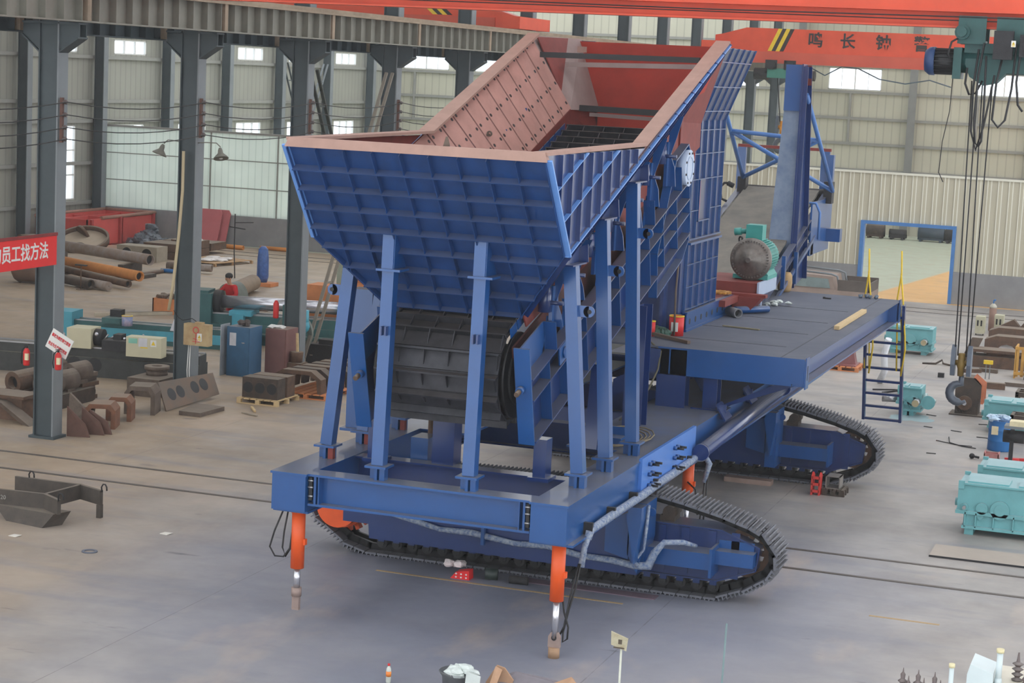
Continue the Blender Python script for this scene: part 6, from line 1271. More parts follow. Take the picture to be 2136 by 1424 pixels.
def transformer(x, y, zt, lab, w=.9):
    r = root('power_transformer', lab, 'transformer', (x+w/2, y+.35, 0))
    part('tank', MB().box(x, x+w, y, y+.7, .15, zt-.03).box(x+.05, x+.2, y, y+.7, 0, .15).box(x+w-.2, x+w-.05, y, y+.7, 0, .15), GREENIN, r)
    part('lid', MB().box(x-.05, x+w+.05, y-.05, y+.75, zt-.03, zt), mat('cream_lid', (206, 200, 184), .5, 0, .08, 6), r)
    mb = MB()
    for k in range(11): mb.box(x+.06+k*.075, x+.075+k*.075, y-.16, y, .4, zt-.12)
    part('cooling_fin', mb, GREENIN, r)
    mb = MB(); mb.cyl((x+.03, y+.1, zt), (x+.03, y+.1, zt+.3), .028, 16); mb.cyl((x+.03, y+.1, zt), (x+.03, y+.1, zt+.06), .04, 16, .03); part('filler_pipe', mb, GREENIN, r); part('pipe_cap', MB().cyl((x+.03, y+.1, zt+.3), (x+.03, y+.1, zt+.335), .036, 16), mat('cream_cap', (216, 206, 164), .5), r)
    for k in range(3):
        xx = x-.02+.17*(k+1.2); mb = MB(); prof = []
        for j in range(4): prof += [(.035, .05*j), (.055, .05*j+.012), (.02, .05*j+.03)]
        prof += [(.014, .21), (.008, .27)]; mb.lathe((xx, y+.3, zt), (0, 0, 1), prof, 14); part('bushing', mb, CERAM, r)
        mb = MB(); mb.lathe((xx+.08, y+.12, zt), (0, 0, 1), [(.02, 0), (.03, .03), (.012, .05), (.028, .07), (.01, .1), (.004, .15)], 10); part('small_bushing', mb, CERAM, r)
    mb = MB(); mb.cyl((x+.14, y+.02, zt), (x+.16, y+.0, zt+.05), .012, 8); mb.cyl((x+.25, y+.04, zt), (x+.25, y+.04, zt+.03), .014, 8); part('valve', mb, BLACK, r)
    return r
transformer(-1.42, 18.2, 2.12, 'white transformer with finned tank at the bottom right corner')
r = root('power_transformer', 'transformer mostly below the bottom edge with three brown bushings and a white pipe', 'transformer', (-1.9, 18, 0))
part('tank', MB().box(-2.5, -1.65, 17.9, 18.6, .1, 1.85), GREENIN, r)
part('filler_pipe', MB().cyl((-1.79, 18.05, 1.85), (-1.79, 18.05, 2.29), .022, 16), GREENIN, r); part('pipe_cap', MB().cyl((-1.79, 18.05, 2.29), (-1.79, 18.05, 2.325), .028, 16), mat('cream_cap', (216, 206, 164)), r)
for xx in (-2.36, -2.21, -2.07, -1.92):
    mb = MB(); prof = []
    for j in range(5): prof += [(.03, .055*j), (.046, .055*j+.014), (.02, .055*j+.035)]
    prof += [(.024, .30), (.008, .32), (.003, .36)]; mb.lathe((xx-.02, 18.1, 1.85), (0, 0, 1), prof, 16)
    if xx > -2.3: part('bushing', mb, CERAM, r); mb = MB(); mb.lathe((xx+.045, 18.0, 1.85), (0, 0, 1), [(.018, 0), (.02, .2), (.012, .22), (.022, .25), (.008, .28), (.003, .32)], 10); part('small_bushing', mb, CERAM, r)
r = root('sheet_metal_box', 'plain pale grey sheet metal box left of the finned transformer', 'box', (-1.7, 18.3, 0)); part('box_wall', MB().prism([(-1.66, 18.2, 0), (-1.43, 18.2, 0), (-1.43, 18.2, 2.24), (-1.64, 18.2, 2.3), (-1.665, 18.2, 2.2)], (0, .4, 0)), GREENIN, r)

# ================================================================ FLOOR THINGS: LEFT SIDE
# ---- red scrap bins
r = root('scrap_bin', 'large open bright red steel bin with inner partitions against the far left wall', 'bin', (-41.6, 69, 0))
mb = MB(); mb.box(-42.6, -40.3, 66.6, 66.66, .02, 1.08); mb.box(-42.6, -40.3, 71.7, 71.76, .02, 1.08); mb.box(-42.6, -42.54, 66.6, 71.76, .02, 1.08); mb.box(-42.6, -40.3, 66.6, 71.76, 0, .05); part('bin_wall', mb, BIN, r)
part('side_wall', MB().box(-40.36, -40.3, 66.6, 71.76, .02, 1.08), BIN, r)
mb = MB(); mb.box(-41.9, -41.84, 66.66, 71.7, .02, 1.0); mb.box(-42.6, -40.3, 69.2, 69.26, .02, 1.0); part('divider', mb, BIN, r)
mb = MB()
for a, b in (((-40.3, 67.6, 1.1), (-40.3, 71.8, 1.1)), ((-42.6, 66.6, 1.1), (-42.6, 71.8, 1.1)), ((-42.6, 71.75, 1.1), (-40.3, 71.75, 1.1))): mb.cyl(a, b, .07, 12)
part('rim_pipe', mb, mat('brown_rim_pipe', (150, 108, 92), .7), r)
mb = MB()
for y in (66.75, 68.9, 71.5): mb.box(-40.3, -40.2, y, y+.14, .02, 1.08)
part('post', mb, mat('dull_red_post', (160, 58, 56), .6), r)
mb = MB(); mb.prism([(-40.6, 66.35, .0), (-39.9, 66.35, 0), (-39.75, 66.45, .78), (-40.65, 66.45, .82)], (0, .05, 0)); thing('red_plate', mb, mat('dull_red_plate', (176, 70, 60), .7), 'dull red plate leaning on the front corner of the red bin', 'plate')
# heap of black plastic
mb = MB()
for k in range(26):
    a = random.uniform(0, 6.28); q = random.uniform(0, 1); mb.ball((-39.3+math.cos(a)*q*.75, 69.6+math.sin(a)*q*.9, max(.08, .7*(1-q)*random.uniform(.6, 1))), .26, 8, (1, 1, .7), .35)
thing('plastic_heap', mb, mat('dark_grey_film', (84, 90, 98), .35, 0, .45, 8), 'heap of dark grey plastic beside the red bin', 'plastic')
# pink plates leaning on the far wall
for x0, x1, h, y, lab in ((-38.35, -37.2, 1.42, 71.5, 'large pink primed plate leaning on the far left partition'), (-37.55, -36.95, 1.40, 71.75, 'narrower pink primed plate behind the large leaning one')):
    mb = MB(); mb.prism([(x0, y-.25, 0), (x1, y-.25, 0), (x1, y+.22, h-.15), (x1-.1, y+.25, h), (x0, y+.25, h)], (0, .04, 0)); thing('primed_plate', mb, PINKP, lab, 'plate')
pipe_thing('steel_pipe', (-36.9, 70.6, .09), (-35.6, 70.5, .09), .09, .06, PIPEO, 'orange pipe lying at the foot of the pink plates')
pipe_thing('steel_pipe', (-35.2, 71.2, .08), (-33.6, 71.2, .08), .08, .05, PIPEO, 'second orange pipe lying along the far left partition')
# big ring dish leaning
r = root('ring_dish', 'large shallow rusty dish with raised rim leaning near the red bin', 'dish', (-39.9, 66.0, 0))
c = Vector((-39.75, 65.4, .42)); n = Vector((.10, -.38, .92)).normalized()
part('rim', MB().ring(c-n*.12, c+n*.12, .98, .9, 40), RUST, r); part('disc', MB().cyl(c-n*.08, c-n*.05, .9, 40), mat('dusty_disc', (176, 160, 140), .8, 0, .1, 2), r); mb = MB(); mb.cyl(c+Vector((.1, -.55, -.2)), c+Vector((.1, -.55, -.2))+n*.02, .3, 20); part('dark_hole', mb, BLACK, r); part('prop_block', MB().box(-40.3, -39.2, 65.0, 65.9, 0, .2), RUSTD, r)
mb = MB(); mb.cyl((-40.1, 65.9, .55), (-40.05, 65.98, .6), .38, 24); mb.cyl((-40.3, 66.0, .2), (-40.2, 66.2, .2), .4, 20); thing('leaning_disc', mb, RUST, 'round rusty disc leaning behind the big ring dish', 'disc')
for i, (x, y, q) in enumerate(((-41.6, 64.0, .3), (-41.0, 64.4, .28), (-41.4, 65.2, .33), (-42.0, 64.9, .26))):
    mb = MB(); mb.ring((x, y, q), (x+.3, y+.5, q), q, q*.6, 20); thing('ring_casting', mb, RUST, ['rusty ring casting at the left edge, nearest of four', 'rusty ring casting beside the nearest one by the left edge', 'rusty ring casting behind two others by the left edge', 'smallest rusty ring casting at the far left edge'][i], 'casting')
# pipes on the floor
pipe_thing('steel_pipe', (-40.3, 62.6, .56), (-33.9, 60.15, .50), .19, .16, PIPEG, 'long grey pipe resting highest on the pipe heap at left')
pipe_thing('steel_pipe', (-37.6, 59.6, .32), (-32.5, 57.0, .30), .17, .13, PIPEO, 'long orange brown pipe lying in front of the long grey pipe')
pipe_thing('steel_pipe', (-36.4, 58.2, .22), (-32.1, 55.6, .20), .12, .09, RUST, 'rusty thin pipe in front of the orange brown pipe')
pipe_thing('steel_pipe', (-34.6, 55.6, .19), (-33.0, 54.8, .19), .15, .11, RUSTD, 'short dark pipe with open mouth nearest in the pipe heap')
pipe_thing('steel_pipe', (-33.9, 55.6, .16), (-32.4, 54.9, .16), .14, .02, PIPEG, 'short grey rod right of the short dark pipe')
mb = MB(); mb.box(-36.2, -35.9, 58.0, 60.6, 0, .14); mb.box(-33.6, -33.35, 56.0, 59.6, 0, .12); mb.box(-39.0, -38.8, 60.5, 62.8, 0, .34); mb.box(-34.9, -34.7, 59.7, 61.0, 0, .3); thing('timber_bearer', mb, RUSTD, 'dark timber bearers carrying the heap of pipes', 'timber')
pipe_thing('steel_pole', (-33.7, 56.0, .07), (-33.85, 61.9, .07), .07, .02, RUST, 'long straight rusty pole on the floor right of the pipe heap', 'pole')
r = root('round_tank', 'short rusty round tank on the floor behind the nearest column', 'tank', (-35.2, 55.4, 0)); part('shell', MB().lathe((-35.9, 55.2, .5), (1, .15, 0), [(.3, -.16), (.44, -.06), (.5, .05), (.5, 1.2), (.44, 1.32), (.3, 1.42)], 28), mat('brown_tank_paint', (110, 88, 74), .7, 0, .2, 2, dust=.7, dustcol=(150, 138, 124)), r); part('saddle', MB().box(-35.7, -34.8, 55.0, 55.6, 0, .08), RUSTD, r)
r = root('work_stand', 'thin T shaped stand in front of the pipe heap', 'stand', (-33.3, 54.9, 0)); part('pole', MB().cyl((-33.3, 54.7, 0), (-33.3, 54.7, .78), .02, 8).cyl((-33.3, 54.7, 0), (-33.3, 54.7, .02), .15, 14), RUST, r); part('head', MB().box(-33.5, -33.1, 54.65, 54.75, .76, .8), DARK, r)
r = root('work_stand', 'thin stand with small plate on top before the pink plates', 'stand', (-36.1, 66.3, 0)); part('pole', MB().cyl((-36.05, 66.3, 0), (-36.2, 66.3, .62), .015, 8), mat('olive_cable', (92, 88, 70)), r); part('head', MB().box(-36.45, -35.95, 66.2, 66.4, .6, .64), RUST, r)
mb = MB(); mb.tube([(-31.2, 61.2, 0), (-31.3, 61.3, .9), (-31.25, 61.2, 1.6), (-31.3, 61.3, 2.2)], .022, 6); mb.tube([(-31.3, 61.3, 1.9), (-30.6, 61.3, 1.95)], .015, 6); mb.tube([(-31.5, 61.3, 1.75), (-30.9, 61.3, 1.7)], .02, 6); thing('floor_lamp_pole', mb, DARK, 'thin crooked black pole standing left of the third column', 'pole')
# stacked blocks
def holed_block(x0, x1, y0, y1, z0, z1, n, lab, m=CAST, r_=.16):
    r = root('holed_block', lab, 'casting', ((x0+x1)/2, (y0+y1)/2, z0)); part('block', MB().box(x0, x1, y0, y1, z0, z1), m, r); mb = MB(); mr = MB()
    for k in range(n): x = x0+(x1-x0)*(k+.5)/n; zc = (z0+z1)/2; mb.cyl((x, y0+.01, zc), (x, y0-.004, zc), r_, 22); mr.ring((x, y0-.012, zc), (x, y0, zc), r_*1.16, r_, 22)
    part('hole', mb, BLACK, r, 'dark round holes'); part('ring', mr, m, r); return r
holed_block(-37.3, -35.65, 63.7, 64.5, 0, .55, 2, 'concrete coloured block with two round holes at far left', mat('grey_beige_block', (150, 140, 124), .85, 0, .1, 4), .2)
for i, (y, z) in enumerate(((65.0, 0), (66.4, 0), (65.0, .3), (66.4, .3), (67.8, .15))):
    mb = MB(); mb.box(-37.0+i*.03, -35.6, y, y+1.25, z, z+.28); thing('stone_slab', mb, RUST, ['lower near slab of the slab stack behind the two hole block', 'lower far slab of the slab stack behind the two hole block', 'upper near slab of the slab stack behind the two hole block', 'upper far slab of the slab stack behind the two hole block', 'farthest single slab beyond the slab stack'][i], 'slab')
mb = MB(); 
for k in range(5): mb.ball((-36.4+k*.18, 66.9, .62), .16, 8, (1.2, 1, .4), .3)
thing('white_sheet', mb, mat('whitish_film', (210, 204, 200), .6), 'crumpled white sheet on top of the slab stack', 'sheet')
pipe_thing('steel_pipe', (-34.0, 61.5, .2), (-32.4, 61.8, .2), .13, .1, PIPEG, 'short grey pipe just right of the two hole block'); pipe_thing('steel_pipe', (-33.9, 60.9, .08), (-33.1, 61.0, .08), .07, .02, BARREL, 'short bright blue pipe in front of the short grey pipe')
pallet(-34.1, 65.2, 1.9, 2.2, 'large wooden pallet covered with dust and white film beyond the second column', mat('dusty_pallet', (176, 142, 104), .8, 0, .2, 4), -.2)
mb = MB()
for k in range(9): mb.ball((-34.2+random.uniform(-.6, .5), 65.1+random.uniform(-.6, .6), .16), .22, 8, (1.3, 1, .25), .3)
thing('film_heap', mb, mat('whitish_film', (210, 204, 200)), 'white film spread on the large wooden pallet', 'film')
# blue upright machine left of third column
r = root('blue_cylinder_rack', 'blue plastic wrapped upright bundle just left of the third column', 'bundle', (-29.4, 59.8, 0)); mb = MB(); mb.lathe((-29.45, 59.8, .12), (0, 0, 1), [(.15, 0), (.2, .2), (.19, .8), (.16, 1.1), (.08, 1.2)], 14); part('wrapped_body', mb, mat('blue_wrap', (60, 96, 160), .4, 0, .4, 8), r); part('base', MB().box(-29.9, -29.0, 59.5, 60.1, 0, .12), WOODO, r)
# rolled belt and bundles behind the person
pipe_thing('steel_tube', (-27.6, 52.6, .28), (-29.0, 58.2, .28), .26, .04, mat('dusty_brown_roll', (142, 122, 102), .8, 0, .15, 3), 'thick dusty brown roll on the floor right of the person', 'roll')
mb = MB()
for k in range(14): a = Vector((-27.6+random.uniform(-.4, .9), 52.8+random.uniform(-.5, 1.4), .06+random.uniform(0, .2))); mb.beam(a, a+Vector((random.uniform(.5, 1.0), random.uniform(-.2, .6), random.uniform(-.02, .05))), .08, .06)
thing('scrap_heap', mb, RUST, 'heap of brown scrap strips behind the long lathe', 'scrap', kind='stuff')
mb = MB(); mb.cyl((-26.0, 50.6, .72), (-25.85, 51.0, .78), .4, 26); mb.box(-26.1, -25.8, 50.7, 51.1, 0, .5); thing('spoked_disc', mb, mat('grey_green_disc', (110, 116, 108), .6), 'round grey disc plate standing behind the person', 'disc')
# crate on the floor with scraps
r = root('open_crate', 'orange open crate filled with brown scraps left of the second column', 'crate', (-28.3, 51.4, 0)); part('crate_wall', MB().box(-28.7, -27.85, 51.1, 51.14, 0, .45).box(-28.7, -27.85, 51.7, 51.74, 0, .45).box(-28.7, -28.66, 51.1, 51.74, 0, .45).box(-27.89, -27.85, 51.1, 51.74, 0, .45), WOODO, r); mb = MB()
for k in range(12): mb.ball((-28.3+random.uniform(-.35, .35), 51.4+random.uniform(-.2, .2), .42+random.uniform(0, .12)), .12, 7, (1.2, 1, .6), .35)
part('scraps', mb, RUST, r).__setitem__('kind', 'stuff')
for i in range(3): mb = MB(); mb.beam((-29.6+i*.2, 49.4+i*.3, .05), (-28.0+i*.15, 51.2+i*.2, .05), .09, .09); thing('timber_batten', mb, mat('pale_grey_batten', (190, 180, 160), .8), ['pale batten lying nearest in front of the orange crate', 'middle pale batten lying by the orange crate', 'pale batten lying closest to the orange crate'][i], 'batten')
# ---- long green lathe with the person
def rot_lathe(name, label, x, y, L, H, ang, base, col, accent, boxm, items):
    r = root(name, label, 'lathe', (0, 0, 0)); mb = MB()
    mb.box(0, L, 0, .7, 0, H*.55); mb.box(0, L, .1, .6, H*.55, H*.8)
    part('bed', mb, base, r)
    mb = MB(); mb.box(0, L, .12, .18, H*.8, H*.84); mb.box(0, L, .5, .56, H*.8, H*.84); part('guide_rail', mb, STEEL, r)
    items(r, L, H); r.location = (x, y, 0); r.rotation_euler = (0, 0, ang); return r
def it1(r, L, H):
    part('headstock', MB().box(-.6, .4, -.05, .75, 0, H+.35).box(-.5, .3, .0, .7, H+.35, H+.42), LATHE, r)
    part('chuck', MB().cyl((.4, .35, H+.12), (.6, .35, H+.12), .3, 26), DARK, r)
    mb = MB(); mb.cyl((.6, .35, H+.12), (L-.3, .35, H+.12), .17, 26); part('workpiece', mb, CHROME, r, 'bright turned steel shaft')
    part('carriage', MB().box(.9, 1.5, -.1, .8, H*.8, H-.06).box(1.0, 1.3, -.15, .1, H*.5, H*.85), LATHEL, r)
    part('steady_rest', MB().ring((L*.55, .35, H+.12), (L*.55+.08, .35, H+.12), .3, .2, 24).box(L*.55-.02, L*.55+.1, .1, .6, H*.8, H-.1), LATHE, r)
    part('tailstock', MB().box(L-.3, L+.1, .05, .65, H*.8, H+.3), LATHEL, r)
    part('splash_tray', MB().box(.4, L, -.25, 0, H*.3, H*.34), LATHE, r)
rot_lathe('long_lathe', 'long green lathe holding a bright steel shaft between second and third columns', -24.9, 46.7, 4.3, .95, .22, LATHE, None, None, None, it1)
def it2(r, L, H):
    part('headstock', MB().box(-.5, .35, -.05, .7, 0, H+.1), LATHEL, r); part('cover_strip', MB().box(.35, L, -.03, 0, H*.2, H*.6), LATHEL, r)
    part('carriage', MB().box(1.2, 1.7, -.12, .75, H*.8, H+.02), LATHE, r); part('tool_head', MB().box(1.3, 1.6, .2, .5, H, H+.2), DARK, r)
rot_lathe('planer_bed', 'low cyan machine bed reaching from the first to the second column', -28.0, 45.0, 5.2, .62, .16, LATHE, None, None, None, it2)
can(-26.0, 45.0, .5, .14, .26, mat('pink_white_pail', (196, 176, 190), .5, 0, .2, 8, rgb2=(90, 130, 180)), 'pink and white paint pail standing on the cyan machine bed', 'pail')
# ---- near dark lathe with beige boxes
def it3(r, L, H):
    part('headstock', MB().box(2.4, 3.0, .0, .6, H*.8, H+.3), BEIGE, r, 'beige gear head'); part('chuck', MB().cyl((3.0, .3, H+.08), (3.2, .3, H+.08), .2, 20), DARK, r)
    part('carriage', MB().box(3.3, 3.9, -.1, .75, H*.8, H+.08).box(3.5, 3.7, .1, .4, H+.08, H+.2), DARK, r)
    mb = MB()
    for k in range(10): q = random.uniform(3.0, 4.6); mb.cyl((q, random.uniform(.0, .5), H+.05), (q+random.uniform(-.1, .2), random.uniform(0, .5), H+random.uniform(.12, .28)), .022, 8)
    part('levers', mb, STEEL, r)
    mb = MB(); mb.ball((2.3, .0, H+.12), .07, 10); mb.ball((2.25, 0, H-.02), .04, 8); mb.ball((3.15, -.05, H+.2), .05, 8); part('hand_wheel', mb, CHROME, r)
    mb = MB(); mb.cyl((2.6, -.004, H*.35), (2.6, 0, H*.35), .17, 20); mb.cyl((3.1, -.004, H*.35), (3.1, 0, H*.35), .17, 20); part('bed_opening', mb, BLACK, r)
    o = part('control_cabinet', MB().box(3.95, 4.8, -.25, .1, H*.72, H*1.28), BEIGE, r, 'beige control cabinet with stickers')
    def st(x0, x1, z0, z1, m, lab=None): part('sticker', MB().box(x0, x1, -.256, -.25, z0, z1), m, o, lab)
    st(4.01, 4.22, H*1.1, H*1.24, mat('mint_label', (130, 190, 170), .6), 'mint green label'); st(4.25, 4.46, H*1.02, H*1.26, mat('pale_paper', (196, 196, 200), .8), 'pale paper sheet'); st(4.3, 4.47, H*.98, H*1.01, YELL, 'yellow strip'); st(4.54, 4.68, H*1.04, H*1.22, WHITE, 'white sticker with yellow warning triangle')
    mb = MB(); mb.prism([(4.56, -.258, H*1.08), (4.66, -.258, H*1.08), (4.61, -.258, H*1.2)], (0, -.003, 0)); part('triangle', mb, YELL, o)
rot_lathe('turning_lathe', 'dark lathe with beige head and beige control cabinet between the first two columns', -27.0, 39.5, 5.6, .82, .16, mat('dark_oily_casting', (54, 56, 54), .6, 0, .3, 4, dust=.6, dustcol=(150, 144, 128)), None, None, None, it3)
mb = MB(); mb.prism([(-23.1, 42.0, .95), (-22.85, 42.0, .95), (-22.8, 42.1, 1.35), (-23.0, 42.1, 1.35)], (0, .02, 0)); mb.box(-23.0, -22.95, 42.0, 42.05, 0, 1.0); thing('sheet_stand', mb, mat('pale_paper', (196, 196, 200)), 'white drawing sheet on a stand just left of the second column', 'sheet')
# ---- cabinets
def cabinet(x0, x1, y0, y1, h, m, lab, extra=None):
    r = root('steel_cabinet', lab, 'cabinet', ((x0+x1)/2, (y0+y1)/2, 0)); part('carcass', MB().box(x0, x1, y0, y1, 0, h), m, r); part('door', MB().box(x0+.02, x1-.02, y0-.015, y0, .06, h-.03), m, r)
    if extra: part('paper', MB().box(x0+.08, x0+.25, y0-.02, y0-.015, h*.62, h*.88), mat('pale_paper', (196, 196, 200)), r); part('handle', MB().box(x1-.2, x1-.12, y0-.03, y0-.015, h*.68, h*.7), CHROME, r)
    return r
cabinet(-21.62, -21.02, 42.1, 42.75, 1.18, BLUECC if False else BLUEC, 'blue steel cabinet with white paper notice on its door', True)
cabinet(-21.0, -20.45, 42.9, 43.55, 1.1, BROWNC, 'reddish brown steel cabinet right of the blue one')
mb = MB(); mb.box(-21.72, -21.70, 41.95, 42.4, 0, 1.22); thing('metal_panel', mb, mat('galvanised_panel', (170, 176, 182), .4, .3), 'narrow galvanised panel standing at the left side of the blue cabinet', 'panel')
mb = MB()
for k in range(9): mb.ball((-21.25+random.uniform(-.13, .15), 42.4+random.uniform(-.15, .15), 1.23+random.uniform(0, .05)), .07, 8, (1, 1, .9), .3)
thing('rag_heap', mb, mat('dark_rag', (84, 76, 72), .9, 0, .3, 14), 'heap of dark rags on top of the blue cabinet', 'rags')
mb = MB()
for k in range(5): mb.ball((-20.8+random.uniform(-.15, .15), 43.1+random.uniform(-.1, .1), 1.13), .07, 8, (1.5, 1, .6), .3)
thing('white_rag', mb, WHITE, 'white rag lying on top of the brown cabinet', 'rag')
pipe_thing('turned_cylinder', (-22.6, 44.3, .12), (-22.0, 44.5, .12), .12, .02, STEEL, 'bright turned cylinder lying low left of the blue cabinet', 'cylinder')
r = root('turned_bushing', 'upright bright bushing on the floor left of the blue cabinet', 'bushing', (-21.95, 43.9, 0)); part('body', MB().cyl((-21.95, 43.9, .0), (-21.95, 43.9, .38), .13, 20).cyl((-21.95, 43.9, 0), (-21.95, 43.9, .04), .22, 20), STEEL, r)
r = root('tool_bucket', 'rusty bucket holding a pale wooden handle before the third column', 'bucket', (-20.35, 43.6, 0)); part('bucket', MB().lathe((-20.3, 43.2, .3), (0, 0, 1), [(.14, 0), (.16, .25), (.15, .26)], 16).box(-20.5, -20.1, 43.0, 43.4, 0, .3), RUST, r); part('wooden_handle', MB().beam((-20.28, 43.2, .5), (-20.33, 43.25, 1.0), .05, .05), WOOD, r)
r = root('bench_grinder', 'round grey green wheel guard machine behind the cabinets', 'grinder', (-21.4, 44.9, 0)); part('wheel', MB().ring((-21.2, 44.9, .75), (-21.2, 45.0, .75), .5, .38, 30), mat('grey_green_disc', (110, 116, 108)), r); part('column', MB().cyl((-21.35, 44.8, 0), (-21.35, 44.8, 1.45), .12, 16), LATHE, r); part('head', MB().cyl((-20.95, 44.85, .9), (-20.95, 44.85, 1.35), .16, 16).ball((-20.95, 44.85, .95), .2, 12), LATHEL, r)
r = root('fire_extinguisher', 'red fire extinguisher standing high just left of the third column', 'fire extinguisher', (-21.55, 44.4, 1.15)); part('cylinder', MB().lathe((-21.3, 44.05, 1.2), (0, 0, 1), [(.06, 0), (.07, .03), (.07, .36), (.03, .44)], 14), REDP, r)
# ---- orange plywood case
r = root('plywood_case', 'tall orange plywood packing case behind the brown slanting brace', 'packing case', (-20.9, 47.6, 0))
mb = MB(); mb.box(-21.0, -19.95, 48.0, 48.8, 0.1, 1.88); part('panel', mb, WOODO, r); mb = MB(); mb.box(-21.0, -19.95, 47.97, 48.0, 1.78, 1.88); mb.box(-20.3, -20.2, 47.96, 48.0, .1, 1.85); part('batten', mb, mat('dark_orange_batten', (176, 108, 72), .8), r)
mb = MB(); mb.box(-20.95, -20.9, 47.985, 47.99, .6, .9); mb.box(-20.6, -20.57, 47.985, 47.99, 1.1, 1.3); part('black_marks', mb, INK, r)
mb = MB(); mb.box(-22.6, -21.3, 48.6, 49.3, 0, 1.55); thing('plywood_case', mb, WOODO, 'lower orange plywood case partly hidden behind the third column', 'packing case')
r = root('green_machine', 'pale green grey machine housing standing beyond the orange cases', 'machine', (-23.8, 55, 0)); part('housing', MB().box(-24.6, -23.3, 55.0, 55.8, 0, 1.6), mat('pale_green_housing', (150, 158, 140), .6, 0, .08, 3), r); part('top_pipe', MB().tube([(-24.3, 55.2, 1.6), (-24.1, 55.2, 1.9), (-23.7, 55.3, 1.95)], .03, 6), DARK, r)
r = root('cyan_machine', 'cyan topped machine behind the orange packing case', 'machine', (-21, 50.5, 0)); part('housing', MB().box(-21.9, -20.6, 50.3, 51.2, 0, 2.0), LATHE, r); part('top', MB().box(-22.0, -20.5, 50.2, 51.3, 2.0, 2.12), LATHEL, r)
mb = MB()
for k in range(4): mb.cyl((-22.8+k*.1, 53.6, .9+k*.22), (-21.4, 54.0, .95+k*.22), .11, 12)
mb.box(-22.7, -21.5, 53.6, 54.1, 0, .85); thing('stacked_rolls', mb, mat('dusty_pink_rolls', (170, 142, 126), .8, 0, .15, 4), 'stack of dusty rolls seen between brace and hopper leg', 'rolls')
r = root('pedestal_post', 'dark pedestal with round head in front of the orange packing case', 'pedestal', (-20.0, 46.2, 0)); part('pole', MB().cyl((-20.1, 46.0, 0), (-20.1, 46.0, .95), .035, 10), DARK, r); part('head', MB().ball((-20.1, 46.0, 1.02), .12, 12, (1.2, 1, .7)), DARK, r)
mb = MB(); mb.box(-20.9, -19.9, 45.0, 45.5, 0, .5); mb.box(-20.6, -20.1, 45.1, 45.4, .5, .62); thing('dark_casting', mb, DARK, 'dark bulky casting in front of the orange packing case', 'casting')
mb = MB(); mb.beam((-20.1, 46.5, 1.2), (-19.55, 45.9, .35), .07, .03); thing('leaning_lath', mb, WOODO, 'pale brown lath leaning left of the rear hopper leg', 'lath')
for i, (x, y, w, h) in enumerate(((-18.9, 46.2, 1.0, .4), (-18.4, 47.6, .9, .55), (-18.2, 45.3, .7, .3))):
    mb = MB(); mb.box(x, x+w, y, y+.7, 0, h); mb.box(x+.1, x+w-.1, y+.1, y+.6, h, h+.08); thing('machine_block', mb, [RUSTD, DARK, LATHE][i], ['rusty block behind the leftmost hopper leg', 'dark block farther behind the leftmost hopper leg', 'green block low behind the leftmost hopper leg'][i], 'block')
mb = MB(); mb.box(-17.6, -17.25, 45.6, 45.9, .55, .75); mb.box(-17.6, -17.25, 45.6, 45.9, 0, .5); thing('carton', mb, mat('tan_carton', (206, 166, 110), .8), 'tan cardboard carton with white label right of the leftmost hopper leg', 'carton')
# ---- row of castings on pallets
pallet(-19.15, 39.35, 1.0, 1.1, 'pale pallet carrying the block with three holes', WOOD, 0.0)
holed_block(-19.58, -18.72, 38.92, 39.3, .125, .58, 3, 'dark casting block with three round holes on the pale pallet', RUSTD, .12)
mb = MB(); mb.box(-19.55, -18.7, 39.36, 39.75, .125, .58); thing('casting_block', mb, RUST, 'plain rusty block right behind the block with three holes', 'casting')
pallet(-18.6, 41.3, 1.1, 2.4, 'long orange pallet under the row of arched frames', WOODO, 0.0)
for i in range(6):
    y = 40.15+i*.42; x = -19.45+i*.04; r = root('arched_casting', ['nearest arched steel frame in the row on the long pallet', 'second arched steel frame from the near end of the long pallet', 'third arched steel frame from the near end of the long pallet', 'fourth arched steel frame from the near end of the long pallet', 'fifth arched steel frame from the near end of the long pallet', 'farthest arched steel frame on the long pallet'][i], 'frame', (x+.6, y, .125))
    mb = MB(); w = 1.2; h = .5
    mb.prism([(x, y, .125), (x+.08, y, .125), (x+.12, y, .125+h*.7), (x+.3, y, .125+h-.09), (x+w-.3, y, .125+h-.09), (x+w-.12, y, .125+h*.6), (x+w-.08, y, .125), (x+w, y, .125), (x+w, y, .125+h*.65), (x+w-.25, y, .125+h), (x+.25, y, .125+h), (x, y, .125+h*.7)], (0, .28, 0)); part('frame', mb, [RUST, RUSTD][i % 2], r)
for i in range(3):
    x = -18.2+i*.3; mb = MB(); mb.prism([(x, 43.2, 0), (x+.22, 43.2, 0), (x+.22, 43.2, .55), (x, 43.2, .55)], (0, .5, 0)); thing('upright_block', mb, RUST, ['left upright block left of the hopper leg foot', 'middle upright block beside the hopper leg', 'right upright block beside the hopper leg'][i], 'block')
